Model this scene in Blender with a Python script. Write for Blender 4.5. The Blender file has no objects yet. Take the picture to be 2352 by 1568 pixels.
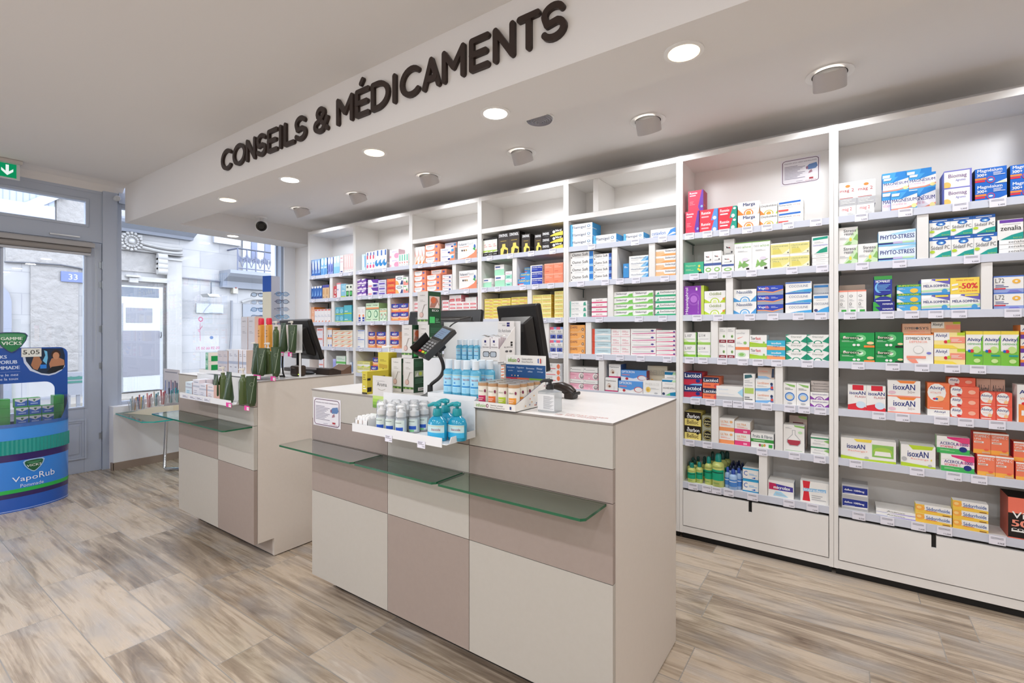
import bpy, bmesh, math, random
from mathutils import Vector, Matrix
PI = math.pi
SC = bpy.context.scene
COL = SC.collection
random.seed(7)

# ---------------------------------------------------------------- camera
F_PX, YAW, EYE, HOR = 1106.0, math.radians(34.8), 1.28, 762.0
cam_data = bpy.data.cameras.new('camera')
cam = bpy.data.objects.new('camera', cam_data)
COL.objects.link(cam)
cam.location = (0, 0, EYE)
cam.rotation_euler = (PI / 2, 0, YAW)
cam_data.sensor_width = 36.0
cam_data.lens = 36.0 * F_PX / 2352.0
cam_data.shift_y = -(784.0 - HOR) / 2352.0
cam_data.clip_start = 0.02
SC.camera = cam

# ---------------------------------------------------------------- world: overcast daylight
world = bpy.data.worlds.new('world')
SC.world = world
world.use_nodes = True
bg = world.node_tree.nodes['Background']
bg.inputs['Color'].default_value = (0.86, 0.885, 1.0, 1)
bg.inputs['Strength'].default_value = 8.0

# ---------------------------------------------------------------- exposure
SC.view_settings.view_transform = 'Standard'
SC.view_settings.look = 'None'
SC.view_settings.gamma = 1.0
SC.view_settings.use_curve_mapping = False
SC.view_settings.exposure = 0.12
SC.cycles.max_bounces = 8
SC.cycles.diffuse_bounces = 5
SC.cycles.glossy_bounces = 4
SC.cycles.transmission_bounces = 6
SC.cycles.transparent_max_bounces = 16
SC.cycles.sample_clamp_indirect = 6.0
SC.cycles.caustics_reflective = False
SC.cycles.caustics_refractive = False

# lamp powers, used by the lamp builders below
P_BEAM, P_SPOT, P_FILL = 5.4, 15.0, 13.5
C_WARM = (0.97, 0.97, 0.96)
C_NEUTRAL = (0.92, 0.965, 1.04)

# ---------------------------------------------------------------- measuring: a photo pixel onto a known plane
_s, _c = math.sin(YAW), math.cos(YAW)
def _d(px, py):
    l = (px - 1176.0) / F_PX
    return (-_s + l * _c, _c + l * _s, (HOR - py) / F_PX)
def onY(px, py, Y):
    v = _d(px, py); t = Y / v[1]; return (t * v[0], Y, EYE + t * v[2])
def onX(px, py, X):
    v = _d(px, py); t = X / v[0]; return (X, t * v[1], EYE + t * v[2])
def onZ(px, py, Z):
    v = _d(px, py); t = (Z - EYE) / v[2]; return (t * v[0], t * v[1], Z)
def XY(px, Y): return onY(px, 700, Y)[0]
def YX(px, X): return onX(px, 700, X)[1]

# ---------------------------------------------------------------- materials
def lin(h):
    h = h.lstrip('#')
    if len(h) == 3: h = ''.join(q * 2 for q in h)
    out = []
    for i in (0, 2, 4):
        c = int(h[i:i + 2], 16) / 255.0
        out.append(c / 12.92 if c <= 0.04045 else ((c + 0.055) / 1.055) ** 2.4)
    return tuple(out) + (1.0,)
_M = {}
def mat(hexc, rough=0.5, metal=0.0, spec=0.5, trans=0.0, coat=0.0, key=''):
    k = (hexc, rough, metal, spec, trans, coat)
    if k in _M: return _M[k]
    m = bpy.data.materials.new('surface_' + hexc.strip('#') + key)
    m.use_nodes = True
    b = m.node_tree.nodes['Principled BSDF']
    b.inputs['Base Color'].default_value = lin(hexc)
    b.inputs['Roughness'].default_value = rough
    b.inputs['Metallic'].default_value = metal
    b.inputs['Specular IOR Level'].default_value = spec
    b.inputs['Transmission Weight'].default_value = trans
    b.inputs['Coat Weight'].default_value = coat
    m.diffuse_color = lin(hexc)
    _M[k] = m
    return m
def paper(h): return mat(h, 0.5, 0, 0.35)
def plastic(h, r=0.3): return mat(h, r, 0, 0.5)
def emit(hexc, s, name):
    m = bpy.data.materials.new(name); m.use_nodes = True
    nt = m.node_tree; nt.nodes.clear()
    e = nt.nodes.new('ShaderNodeEmission'); o = nt.nodes.new('ShaderNodeOutputMaterial')
    e.inputs[0].default_value = lin(hexc); e.inputs[1].default_value = s
    nt.links.new(e.outputs[0], o.inputs[0]); return m
def clear(name, tint='#ffffff', refl=0.08, rough=0.0, body=0.0, bodycol='#ffffff'):
    """clear sheet: see-through with a mirror share rising at grazing angles, and an optional share of tinted body"""
    m = bpy.data.materials.new(name); m.use_nodes = True
    nt = m.node_tree; N = nt.nodes; N.clear(); L = nt.links
    o = N.new('ShaderNodeOutputMaterial')
    t = N.new('ShaderNodeBsdfTransparent'); t.inputs[0].default_value = lin(tint)
    g = N.new('ShaderNodeBsdfGlossy'); g.inputs['Roughness'].default_value = rough
    f = N.new('ShaderNodeLayerWeight'); f.inputs[0].default_value = 0.25
    mr = N.new('ShaderNodeMapRange'); mr.inputs['To Min'].default_value = refl * 0.5; mr.inputs['To Max'].default_value = min(1, refl * 7)
    mx = N.new('ShaderNodeMixShader')
    L.new(f.outputs['Fresnel'], mr.inputs['Value']); L.new(mr.outputs[0], mx.inputs[0])
    if body > 0:
        d = N.new('ShaderNodeBsdfDiffuse'); d.inputs[0].default_value = lin(bodycol)
        m2 = N.new('ShaderNodeMixShader'); m2.inputs[0].default_value = body
        L.new(t.outputs[0], m2.inputs[1]); L.new(d.outputs[0], m2.inputs[2]); L.new(m2.outputs[0], mx.inputs[1])
    else:
        L.new(t.outputs[0], mx.inputs[1])
    L.new(g.outputs[0], mx.inputs[2]); L.new(mx.outputs[0], o.inputs[0])
    return m
def noisy(hexa, hexb, scale=40, rough=0.5, bump=0.0, name='noisy', detail=3, stretch=(1, 1, 1), bscale=None, dist=0.01):
    m = bpy.data.materials.new(name); m.use_nodes = True
    nt = m.node_tree; N = nt.nodes; L = nt.links
    b = N['Principled BSDF']; b.inputs['Roughness'].default_value = rough
    tc = N.new('ShaderNodeTexCoord'); mp = N.new('ShaderNodeMapping'); mp.inputs['Scale'].default_value = stretch
    n = N.new('ShaderNodeTexNoise'); n.inputs['Scale'].default_value = scale; n.inputs['Detail'].default_value = detail
    r = N.new('ShaderNodeMix'); r.data_type = 'RGBA'
    r.inputs['A'].default_value = lin(hexa); r.inputs['B'].default_value = lin(hexb)
    L.new(tc.outputs['Object'], mp.inputs[0]); L.new(mp.outputs[0], n.inputs['Vector'])
    L.new(n.outputs[0], r.inputs['Factor']); L.new(r.outputs['Result'], b.inputs['Base Color'])
    if bump:
        n2 = N.new('ShaderNodeTexNoise'); n2.inputs['Scale'].default_value = bscale or scale; n2.inputs['Detail'].default_value = 6
        L.new(mp.outputs[0], n2.inputs['Vector'])
        bp = N.new('ShaderNodeBump'); bp.inputs['Strength'].default_value = bump; bp.inputs['Distance'].default_value = dist
        L.new(n2.outputs[0], bp.inputs['Height']); L.new(bp.outputs[0], b.inputs['Normal'])
    return m

# ---------------------------------------------------------------- mesh builder
_TXT = {}
def text_mesh(s, bold=0.0):
    """outline of a line of print as 2D points and faces, normalised: left 0, baseline 0"""
    k = s
    if k in _TXT: return _TXT[k]
    cu = bpy.data.curves.new('print', 'FONT'); cu.body = s; cu.size = 1.0
    cu.resolution_u = 2; cu.offset = 0
    ob = bpy.data.objects.new('print', cu); COL.objects.link(ob)
    dg = bpy.context.evaluated_depsgraph_get()
    me = bpy.data.meshes.new_from_object(ob.evaluated_get(dg))
    vs = [(v.co.x, v.co.y) for v in me.vertices]; fs = [tuple(p.vertices) for p in me.polygons]
    bpy.data.objects.remove(ob); bpy.data.curves.remove(cu); bpy.data.meshes.remove(me)
    if not vs: vs, fs = [(0, 0), (1, 0), (1, 1)], []
    x0 = min(v[0] for v in vs); x1 = max(v[0] for v in vs); y0 = min(v[1] for v in vs); y1 = max(v[1] for v in vs)
    _TXT[k] = (vs, fs, x0, x1, y0, y1)
    return _TXT[k]

class MB:
    def __init__(self): self.v = []; self.f = []; self.m = []; self.mats = []
    def mi(self, m):
        if isinstance(m, str): m = paper(m)
        if m not in self.mats: self.mats.append(m)
        return self.mats.index(m)
    def add(self, vs, fs, m):
        o = len(self.v); i = self.mi(m)
        self.v += [tuple(p) for p in vs]
        for f in fs: self.f.append(tuple(o + q for q in f)); self.m.append(i)
        return self
    def box(self, x0, y0, z0, x1, y1, z1, m, mats=None):
        """mats: optional {face: material} with faces -x +x -y +y -z +z"""
        vs = [(x, y, z) for z in (z0, z1) for y in (y0, y1) for x in (x0, x1)]
        F = {'-z': (0, 2, 3, 1), '+z': (4, 5, 7, 6), '-y': (0, 1, 5, 4), '+y': (2, 6, 7, 3), '-x': (0, 4, 6, 2), '+x': (1, 3, 7, 5)}
        o = len(self.v); self.v += vs
        for k, f in F.items():
            self.f.append(tuple(o + q for q in f)); self.m.append(self.mi((mats or {}).get(k, m)))
        return self
    def poly(self, pts, m): return self.add(pts, [tuple(range(len(pts)))], m)
    def prism(self, pts, vec, m, side=None):
        n = len(pts); a = [Vector(p) for p in pts]; b = [p + Vector(vec) for p in a]
        self.add(a + b, [tuple(range(n))[::-1], tuple(range(n, 2 * n))], m)
        self.add(a + b, [(i, (i + 1) % n, n + (i + 1) % n, n + i) for i in range(n)], side or m)
        return self
    def lathe(self, prof, c, m, seg=20, sx=1.0, sy=1.0, axis=None, cap=True):
        """prof: (radius, height[, material]) from bottom to top"""
        c = Vector(c); R = Matrix.Identity(3)
        if axis is not None: R = Vector((0, 0, 1)).rotation_difference(Vector(axis).normalized()).to_matrix()
        vs = []
        for p in prof:
            for i in range(seg):
                a = 2 * PI * i / seg
                vs.append(c + R @ Vector((p[0] * math.cos(a) * sx, p[0] * math.sin(a) * sy, p[1])))
        o = len(self.v); self.v += [tuple(v) for v in vs]
        cur = m
        for j in range(len(prof) - 1):
            if len(prof[j]) > 2: cur = prof[j][2]
            mi = self.mi(cur)
            for i in range(seg):
                k = (i + 1) % seg
                self.f.append((o + j * seg + i, o + j * seg + k, o + (j + 1) * seg + k, o + (j + 1) * seg + i)); self.m.append(mi)
        if cap:
            self.f.append(tuple(o + i for i in range(seg))[::-1]); self.m.append(self.mi(prof[0][2] if len(prof[0]) > 2 else m))
            q = o + (len(prof) - 1) * seg
            self.f.append(tuple(q + i for i in range(seg))); self.m.append(self.mi(cur))
        return self
    def tube(self, pts, r, m, seg=8, closed=False):
        pts = [Vector(p) for p in pts]; n = len(pts); rings = []
        up = Vector((0, 0, 1)); rr = r if isinstance(r, (list, tuple)) else [r] * n
        prev = None
        for i, p in enumerate(pts):
            a = pts[(i - 1) % n] if (closed or i > 0) else p; b = pts[(i + 1) % n] if (closed or i < n - 1) else p
            t = (b - a).normalized()
            if prev is None:
                x = t.cross(up)
                if x.length < 1e-4: x = t.cross(Vector((1, 0, 0)))
            else: x = prev - t * prev.dot(t)
            x.normalize(); prev = x; y = t.cross(x)
            rings.append([p + (x * math.cos(2 * PI * k / seg) + y * math.sin(2 * PI * k / seg)) * rr[i] for k in range(seg)])
        vs = [v for q in rings for v in q]; fs = []
        for i in range(n if closed else n - 1):
            j = (i + 1) % n
            for k in range(seg): fs.append((i * seg + k, i * seg + (k + 1) % seg, j * seg + (k + 1) % seg, j * seg + k))
        if not closed: fs += [tuple(range(seg))[::-1], tuple(range((n - 1) * seg, n * seg))]
        return self.add(vs, fs, m)
    def text(self, s, O, U, V, m, w=None, h=None, bold=0.0, align='l'):
        """print s on a plane: O lower left corner, U and V unit directions; w and h the size of its ink"""
        vs, fs, x0, x1, y0, y1 = text_mesh(s, bold)
        O = Vector(O); U = Vector(U); V = Vector(V)
        sy = (h / (y1 - y0)) if h else None
        sx = (w / (x1 - x0)) if w else sy
        if sy is None: sy = sx
        sh = {'l': 0, 'c': -0.5, 'r': -1}[align] * (x1 - x0) * sx
        for q, d in enumerate((0,) if bold < .015 else (-.45, .45) if bold < .045 else (-.6, 0, .6)):    # heavier strokes
            self.add([O + U.cross(V) * (5e-5 * q) + U * ((x - x0 + d * bold) * sx + sh) + V * ((y - y0) * sy) for x, y in vs], fs, m)
        return self
    def wtext(self, s, c, r, sy, a0, z, w, h, m, bold=.03):
        """print s round a (flattened) drum: centred on direction a0 degrees"""
        vs, fs, x0, x1, y0, y1 = text_mesh(s, bold); sx = w / (x1 - x0); k = h / (y1 - y0); out = []
        for x, y in vs:
            a = math.radians(a0) + ((x - x0) * sx - w / 2) / r
            out.append((c[0] + r * math.cos(a), c[1] + r * sy * math.sin(a), c[2] + z + (y - y0) * k))
        return self.add(out, fs, m)
    def ellipse(self, c, U, V, m, a, b, n=20):
        c = Vector(c); U = Vector(U); V = Vector(V)
        return self.poly([c + U * (a * math.cos(2 * PI * i / n)) + V * (b * math.sin(2 * PI * i / n)) for i in range(n)], m)
    def rrect(self, x0, y0, x1, y1, r, n=5):
        out = []
        for cx, cy, a0 in ((x1 - r, y1 - r, 0), (x0 + r, y1 - r, 90), (x0 + r, y0 + r, 180), (x1 - r, y0 + r, 270)):
            for i in range(n + 1):
                a = math.radians(a0 + 90 * i / n); out.append((cx + r * math.cos(a), cy + r * math.sin(a)))
        return out
    def build(self, name, parent=None, org=None, smooth=0, bevel=0, label=None, cat=None, group=None, kind=None, recalc=True, mesh_only=False):
        if parent is not None:
            org = Vector((0, 0, 0)); q = parent
            while q is not None: org = org + q.location; q = q.parent
        elif org is None and self.v:
            xs = [p[0] for p in self.v]; ys = [p[1] for p in self.v]; zs = [p[2] for p in self.v]
            org = Vector(((min(xs) + max(xs)) / 2, (min(ys) + max(ys)) / 2, min(zs)))
        org = Vector(org)
        me = bpy.data.meshes.new(name)
        me.from_pydata([tuple(Vector(p) - org) for p in self.v], [], self.f)
        for m in self.mats: me.materials.append(m)
        me.polygons.foreach_set('material_index', self.m)
        if recalc:
            bm = bmesh.new(); bm.from_mesh(me); bmesh.ops.recalc_face_normals(bm, faces=bm.faces); bm.to_mesh(me); bm.free()
        if smooth:
            me.polygons.foreach_set('use_smooth', [True] * len(me.polygons)); me.set_sharp_from_angle(angle=math.radians(smooth))
        me.update()
        if mesh_only: return me
        o = bpy.data.objects.new(name, me); COL.objects.link(o)
        if parent is not None: o.parent = parent
        else: o.location = org
        if bevel:
            b = o.modifiers.new('bevel', 'BEVEL'); b.width = bevel; b.segments = 2; b.limit_method = 'ANGLE'; b.angle_limit = math.radians(40)
        tag(o, label, cat, group, kind)
        return o
def tag(o, label=None, cat=None, group=None, kind=None):
    if label: o['label'] = label
    if cat: o['category'] = cat
    if group: o['group'] = group
    if kind: o['kind'] = kind
    return o
def thing(name, loc, label, cat, group=None):
    o = bpy.data.objects.new(name, None); COL.objects.link(o); o.location = loc; o.empty_display_size = 0.05
    return tag(o, label, cat, group)
def dup(root, shift, label=None, group=None):
    def cp(o, par):
        c = o.copy(); COL.objects.link(c)
        if par is not None: c.parent = par
        for ch in o.children: cp(ch, c)
        return c
    r = cp(root, None); r.location = Vector(root.location) + Vector(shift)
    if label: r['label'] = label
    if group: r['group'] = group
    return r
UX, UY, UZ = Vector((1, 0, 0)), Vector((0, 1, 0)), Vector((0, 0, 1))
ORD = ['first', 'second', 'third', 'fourth', 'fifth', 'sixth', 'seventh', 'eighth', 'ninth', 'tenth']

# ================================================================ THE ROOM
WHITE = mat('#e9e5e1', 0.6, 0, 0.3)
CEIL = mat('#e6e3e0', 0.85, 0, 0.2)
FRAME = mat('#b4bdcc', 0.45)
SILL = mat('#f1f1f3', 0.5)
def floor_material():
    m = bpy.data.materials.new('wood_look_tile'); m.use_nodes = True
    nt = m.node_tree; N = nt.nodes; L = nt.links; b = N['Principled BSDF']
    def math_(op, a, bb=None, c=None):
        n = N.new('ShaderNodeMath'); n.operation = op
        for i, q in enumerate((a, bb, c)):
            if q is None: continue
            if isinstance(q, (int, float)): n.inputs[i].default_value = q
            else: L.new(q, n.inputs[i])
        return n.outputs[0]
    tc = N.new('ShaderNodeTexCoord'); sp = N.new('ShaderNodeSeparateXYZ'); L.new(tc.outputs['Object'], sp.inputs[0])
    X, Y = sp.outputs[0], sp.outputs[1]
    TW, TL = 0.2325, 0.925
    ry = math_('DIVIDE', math_('SUBTRACT', Y, 0.635), TW); row = math_('FLOOR', ry)
    wn = N.new('ShaderNodeTexWhiteNoise'); wn.noise_dimensions = '1D'; L.new(row, wn.inputs['W'])
    rx = math_('ADD', math_('DIVIDE', X, TL), math_('MULTIPLY', wn.outputs[0], 1.0)); colm = math_('FLOOR', rx)
    cb = N.new('ShaderNodeCombineXYZ'); L.new(row, cb.inputs[0]); L.new(colm, cb.inputs[1])
    w2 = N.new('ShaderNodeTexWhiteNoise'); w2.noise_dimensions = '2D'; L.new(cb.outputs[0], w2.inputs['Vector'])
    # grain runs along X and differs per tile
    fx = math_('MULTIPLY', X, 0.9); off = math_('MULTIPLY', w2.outputs[0], 37.0)
    g = N.new('ShaderNodeCombineXYZ'); L.new(math_('ADD', fx, off), g.inputs[0]); L.new(math_('MULTIPLY', Y, 7.0), g.inputs[1]); L.new(off, g.inputs[2])
    n1 = N.new('ShaderNodeTexNoise'); n1.inputs['Scale'].default_value = 1.6; n1.inputs['Detail'].default_value = 7; n1.inputs['Roughness'].default_value = 0.62; n1.inputs['Distortion'].default_value = 1.6
    L.new(g.outputs[0], n1.inputs['Vector'])
    g2 = N.new('ShaderNodeCombineXYZ'); L.new(math_('ADD', math_('MULTIPLY', X, 0.8), off), g2.inputs[0]); L.new(math_('MULTIPLY', Y, 42.0), g2.inputs[1]); L.new(off, g2.inputs[2])
    n2 = N.new('ShaderNodeTexNoise'); n2.inputs['Scale'].default_value = 2.0; n2.inputs['Detail'].default_value = 5; n2.inputs['Distortion'].default_value = 0.4
    L.new(g2.outputs[0], n2.inputs['Vector'])
    n3 = N.new('ShaderNodeTexNoise'); n3.inputs['Scale'].default_value = 3.0; n3.inputs['Detail'].default_value = 2
    g3 = N.new('ShaderNodeCombineXYZ'); L.new(math_('ADD', math_('MULTIPLY', X, 1.2), off), g3.inputs[0]); L.new(math_('MULTIPLY', Y, 2.5), g3.inputs[1]); L.new(off, g3.inputs[2])
    L.new(g3.outputs[0], n3.inputs['Vector'])
    rp = N.new('ShaderNodeValToRGB'); r = rp.color_ramp
    r.elements[0].position = 0.27; r.elements[0].color = lin('#705f4f')
    r.elements[1].position = 0.74; r.elements[1].color = lin('#e3d6c5')
    for p, c in ((0.42, '#a18f7b'), (0.54, '#c9b7a1'), (0.64, '#c4b4a2')):
        e = r.elements.new(p); e.color = lin(c)
    tone = math_('ADD', math_('ADD', math_('MULTIPLY', n1.outputs[0], 0.74), math_('MULTIPLY', n2.outputs[0], 0.26)), math_('MULTIPLY', math_('SUBTRACT', w2.outputs[0], 0.5), 0.16))
    L.new(tone, rp.inputs[0])
    grey = N.new('ShaderNodeMix'); grey.data_type = 'RGBA'; grey.inputs['B'].default_value = lin('#a8a5a4')
    r3 = N.new('ShaderNodeMapRange'); r3.inputs['From Min'].default_value = 0.5; r3.inputs['From Max'].default_value = 0.75; r3.inputs['To Max'].default_value = 0.55
    L.new(n3.outputs[0], r3.inputs['Value']); L.new(r3.outputs[0], grey.inputs['Factor']); L.new(rp.outputs[0], grey.inputs['A'])
    # grout
    fy = math_('FRACT', ry); fxx = math_('FRACT', rx)
    ey = math_('MULTIPLY', math_('MINIMUM', fy, math_('SUBTRACT', 1.0, fy)), TW)
    ex = math_('MULTIPLY', math_('MINIMUM', fxx, math_('SUBTRACT', 1.0, fxx)), TL)
    edge = math_('LESS_THAN', math_('MINIMUM', ex, ey), 0.0021)
    gm = N.new('ShaderNodeMix'); gm.data_type = 'RGBA'; gm.inputs['B'].default_value = lin('#9c958c')
    L.new(edge, gm.inputs['Factor']); L.new(grey.outputs['Result'], gm.inputs['A']); L.new(gm.outputs['Result'], b.inputs['Base Color'])
    b.inputs['Specular IOR Level'].default_value = 0.6
    ro = N.new('ShaderNodeMapRange'); ro.inputs['To Min'].default_value = 0.16; ro.inputs['To Max'].default_value = 0.36
    L.new(n2.outputs[0], ro.inputs['Value']); L.new(ro.outputs[0], b.inputs['Roughness'])
    bp = N.new('ShaderNodeBump'); bp.inputs['Strength'].default_value = 0.25; bp.inputs['Distance'].default_value = 0.002
    hgt = math_('SUBTRACT', math_('MULTIPLY', n2.outputs[0], 0.5), edge)
    L.new(hgt, bp.inputs['Height']); L.new(bp.outputs[0], b.inputs['Normal'])
    return m
FLOORM = floor_material()
XL, XR, YB, YF = -5.68, 2.3, -3.4, 3.36      # door wall, right wall, wall behind the camera, shelf wall
def struct(name, mb, **k): return mb.build(name, kind='structure', org=(0, 0, 0), **k)
struct('floor', MB().box(-5.78, YB, -0.06, XR, YF, 0, FLOORM))
struct('ceiling', MB().box(-5.9, YB, 2.662, XR, 1.66, 2.8, CEIL))
struct('ceiling_recess', MB().box(-5.25, 1.96, 2.49, XR, YF + .1, 2.64, CEIL))
# dropped beam over the counters and its return along the window
struct('beam', MB().box(-5.6, 1.65, 2.31, XR, 1.97, 2.70, CEIL).box(-5.6, 1.97, 2.31, -5.24, YF, 2.70, CEIL))
struct('wall_back', MB().box(-5.9, YF, -0.06, XR + .1, YF + .12, 2.8, WHITE))
struct('wall_right', MB().box(XR, YB, -0.06, XR + .12, YF, 2.8, WHITE))
struct('wall_front', MB().box(-5.9, YB - .12, -0.06, XR + .12, YB, 2.8, WHITE))
# wall on the street side: low wall under the window, post, lintels, and its run on the left, opened for an added unseen window
WX = -5.60
lw = MB().box(-5.86, 1.55, -0.06, -5.56, YF, 0.585, SILL)
struct('wall_window', lw)
struct('wall_street_side', MB().box(-5.9, YB, -0.06, XL, -3.1, 2.8, FRAME).box(-5.9, -1.0, -0.06, XL, -0.75, 2.8, FRAME).box(-5.9, -3.1, -0.06, XL, -1.0, .6, FRAME).box(-5.9, -3.1, 2.4, XL, -1.0, 2.8, FRAME).box(-5.9, -0.75, 2.555, XL, 1.5, 2.8, FRAME)
       .box(-5.9, 3.22, .585, -5.6, YF, 2.8, mat('#f0f2f6', .6)).box(-5.9, 1.62, 2.5, -5.66, 3.22, 2.8, FRAME).box(-5.84, 1.502, 0, XL + .01, 1.615, 2.8, FRAME, None))
struct('baseboard_window', MB().box(-5.56, 1.545, 0, -5.548, YF, 0.07, mat('#9c8a7c', .5)).box(-5.60, 1.538, 0, -5.548, 1.55, 0.07, mat('#9c8a7c', .5)))
cove = [(-5.68, 2.58), (-5.66, 2.60), (-5.62, 2.635), (-5.57, 2.655), (-5.53, 2.664), (-5.68, 2.664)]
struct('trim_1', MB().prism([(x, YB, z) for x, z in cove], (0, 1.65 - YB, 0), CEIL))
# window: frame profile, pane
GLASS = clear('window_glass', '#f4f8fb', 0.10)
def ring(mb, x0, x1, y0, y1, z0, z1, t, m, tb=None, tt=None):
    tb = tb or t; tt = tt or t
    mb.box(x0, y0, z0, x1, y0 + t, z1, m); mb.box(x0, y1 - t, z0, x1, y1, z1, m)
    mb.box(x0, y0 + t, z0, x1, y1 - t, z0 + tb, m); mb.box(x0, y0 + t, z1 - tt, x1, y1 - t, z1, m); return mb
w = thing('window_1', (-5.72, 2.4, 0.585), None, None); w['kind'] = 'structure'
ring(MB(), -5.76, -5.69, 1.615, 3.22, 0.585, 2.50, 0.035, FRAME, .03, .04).build('window_frame', w, bevel=.003)
MB().box(-5.735, 1.65, 0.615, -5.729, 3.185, 2.46, GLASS).build('glass_pane', w)
MB().box(-5.70, 3.19, 0.60, -5.62, 3.22, 2.49, mat('#a3afc0', .4)).box(-5.705, 3.178, .6, -5.70, 3.19, 2.49, mat('#56657f', .4)).build('window_reveal', w)

w3 = thing('window_added', (-5.72, -2.05, 0.6), None, None); w3['kind'] = 'structure'  # unseen shop window added to let in more daylight
ring(MB(), -5.76, -5.69, -3.1, -1.0, .6, 2.4, .05, FRAME).build('window_frame', w3)
MB().box(-5.735, -3.05, .65, -5.729, -1.05, 2.35, GLASS).build('glass_pane', w3)
# door: two leaves with glass, moulded lower panel, hinges; transom light above
def leaf(name, y0, y1, hinge):
    d = thing(name, (-5.7, (y0 + y1) / 2, 0), None, None); d['kind'] = 'structure'
    a, bb = -5.735, -5.69
    g0, g1 = y0 + .115, y1 - .125
    fr = MB()
    fr.box(a, y0, .005, bb, g0, 2.10, FRAME).box(a, g1, .005, bb, y1, 2.10, FRAME).box(a, g0, .005, bb, g1, .60, FRAME).box(a, g0, 1.98, bb, g1, 2.10, FRAME)
    for i, (k, o) in enumerate(((.0, .012), (.016, .006))):     # raised moulding round the panel
        ring(fr, bb, bb + o, g0 + k, g1 + .015 - k, .13 + k, .49 - k, .016, FRAME)
    fr.box(bb, g0 + .05, .18, bb + .005, g1 - .035, .44, FRAME)
    fr.build('door_leaf', d, bevel=.003)
    ring(MB(), bb - .004, bb + .008, g0 - .012, g1 + .012, .588, 2.0, .014, FRAME).build('glazing_bead', d)
    MB().box(-5.716, g0 - .005, .59, -5.710, g1 + .005, 1.99, GLASS).build('glass_pane', d)
    if hinge:
        for z in (.28, .93, 1.27, 1.68, 1.86):
            MB().lathe([(.008, 0), (.008, .075)], (bb + .006, y1 + .003, z), mat('#8d949c', .3, .8), 10).box(bb, y1 - .02, z + .01, bb + .004, y1 + .02, z + .065, mat('#9aa1a8', .35, .6)).build('hinge', d, smooth=40)
    return d
leaf('door_1', .745, 1.50, True)
leaf('door_2', -.02, .74, False)
t = thing('window_2', (-5.7, .7, 2.15), None, None); t['kind'] = 'structure'
MB().box(-5.76, -.75, 2.105, -5.685, -.63, 2.56, FRAME).box(-5.76, 1.39, 2.105, -5.685, 1.508, 2.56, FRAME).box(-5.76, -.63, 2.105, -5.685, 1.39, 2.258, FRAME).box(-5.76, -.63, 2.468, -5.685, 1.39, 2.56, FRAME).build('window_frame', t)
ring(MB(), -5.685, -5.677, -.66, 1.405, 2.235, 2.49, .022, FRAME).build('glazing_bead', t, bevel=.002)
MB().box(-5.725, -.64, 2.25, -5.719, 1.40, 2.475, GLASS).build('glass_pane', t)
MB().box(-5.69, 1.14, 2.128, -5.668, 1.34, 2.14, mat('#c8cacd', .3, .5)).build('window_catch', t)
struct('wall_door_side', MB().box(-5.9, -.75, -.06, -5.69, -.02, 2.12, FRAME))
struct('doorstep', MB().box(-5.92, -.06, -.06, -5.78, 1.52, -.005, mat('#b9b4ab', .8)))
# threshold of the street outside

# ================================================================ LAMPS
def area(parent, loc, size, power, col, rot=(0, 0, 0), spread=180):
    l = bpy.data.lights.new('lamp_light', 'AREA'); l.shape = 'DISK'; l.size = size; l.energy = power; l.color = col; l.spread = math.radians(spread)
    o = bpy.data.objects.new('lamp_light', l); COL.objects.link(o); o.parent = parent; o.location = loc; o.rotation_euler = rot
    return o
LIT = {'w': emit('#fff6ea', 9, 'lit_diffuser_white'), 'y': emit('#ffe2b0', 4.5, 'lit_diffuser_warm')}
RINGM = mat('#eceae7', .4)
def downlight(x, y, z, kind, label, group, power, r=.055):
    d = thing('downlight', (x, y, z), label, 'ceiling light', group)
    MB().lathe([(r + .016, -.0045), (r + .016, 0), ], (x, y, z), RINGM, 28).lathe([(r + .002, -.006), (r + .012, -.006), (r + .016, -.003)], (x, y, z), RINGM, 28, cap=False).build('rim', d, smooth=40)
    MB().lathe([(r, -.0065), (r, -.004)], (x, y, z), LIT[kind], 28).build('diffuser', d)
    area(d, (0, 0, -.012), r * 2, power, C_WARM if kind == 'y' else C_NEUTRAL)
    return d
pos = ['nearest the camera', 'second from the camera', 'third from the camera', 'fourth from the camera', 'farthest, near the window']
kinds = ['y', 'w', 'y', 'w', 'y']
for i in range(5):
    downlight(-.492 - i * .865, 1.815, 2.31, kinds[i], 'round recessed %s downlight in the dropped beam, %s' % ('warm' if kinds[i] == 'y' else 'white', pos[i]), 'downlights along the dropped beam', P_BEAM)
downlight(.373, 1.815, 2.31, 'w', 'round recessed downlight in the dropped beam just past the picture edge', 'downlights along the dropped beam', P_BEAM)  # out-of-view lamp continuing the row, added for its light
downlight(-5.40, 2.53, 2.31, 'w', 'round recessed downlight in the bulkhead above the shop window', 'downlight over the window', P_BEAM * .5, .05)
for i in range(5):  # unseen ceiling lamps added to fill the room with light
    for j, yy in enumerate((-.75, -2.3)):
        downlight(1.4 - i * 1.25, yy, 2.662, 'w', 'recessed ceiling downlight behind the viewer, %s row, %s from the right' % (('nearer', 'farther')[j], ORD[i]), 'downlights in the main ceiling', P_FILL, .075)
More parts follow.
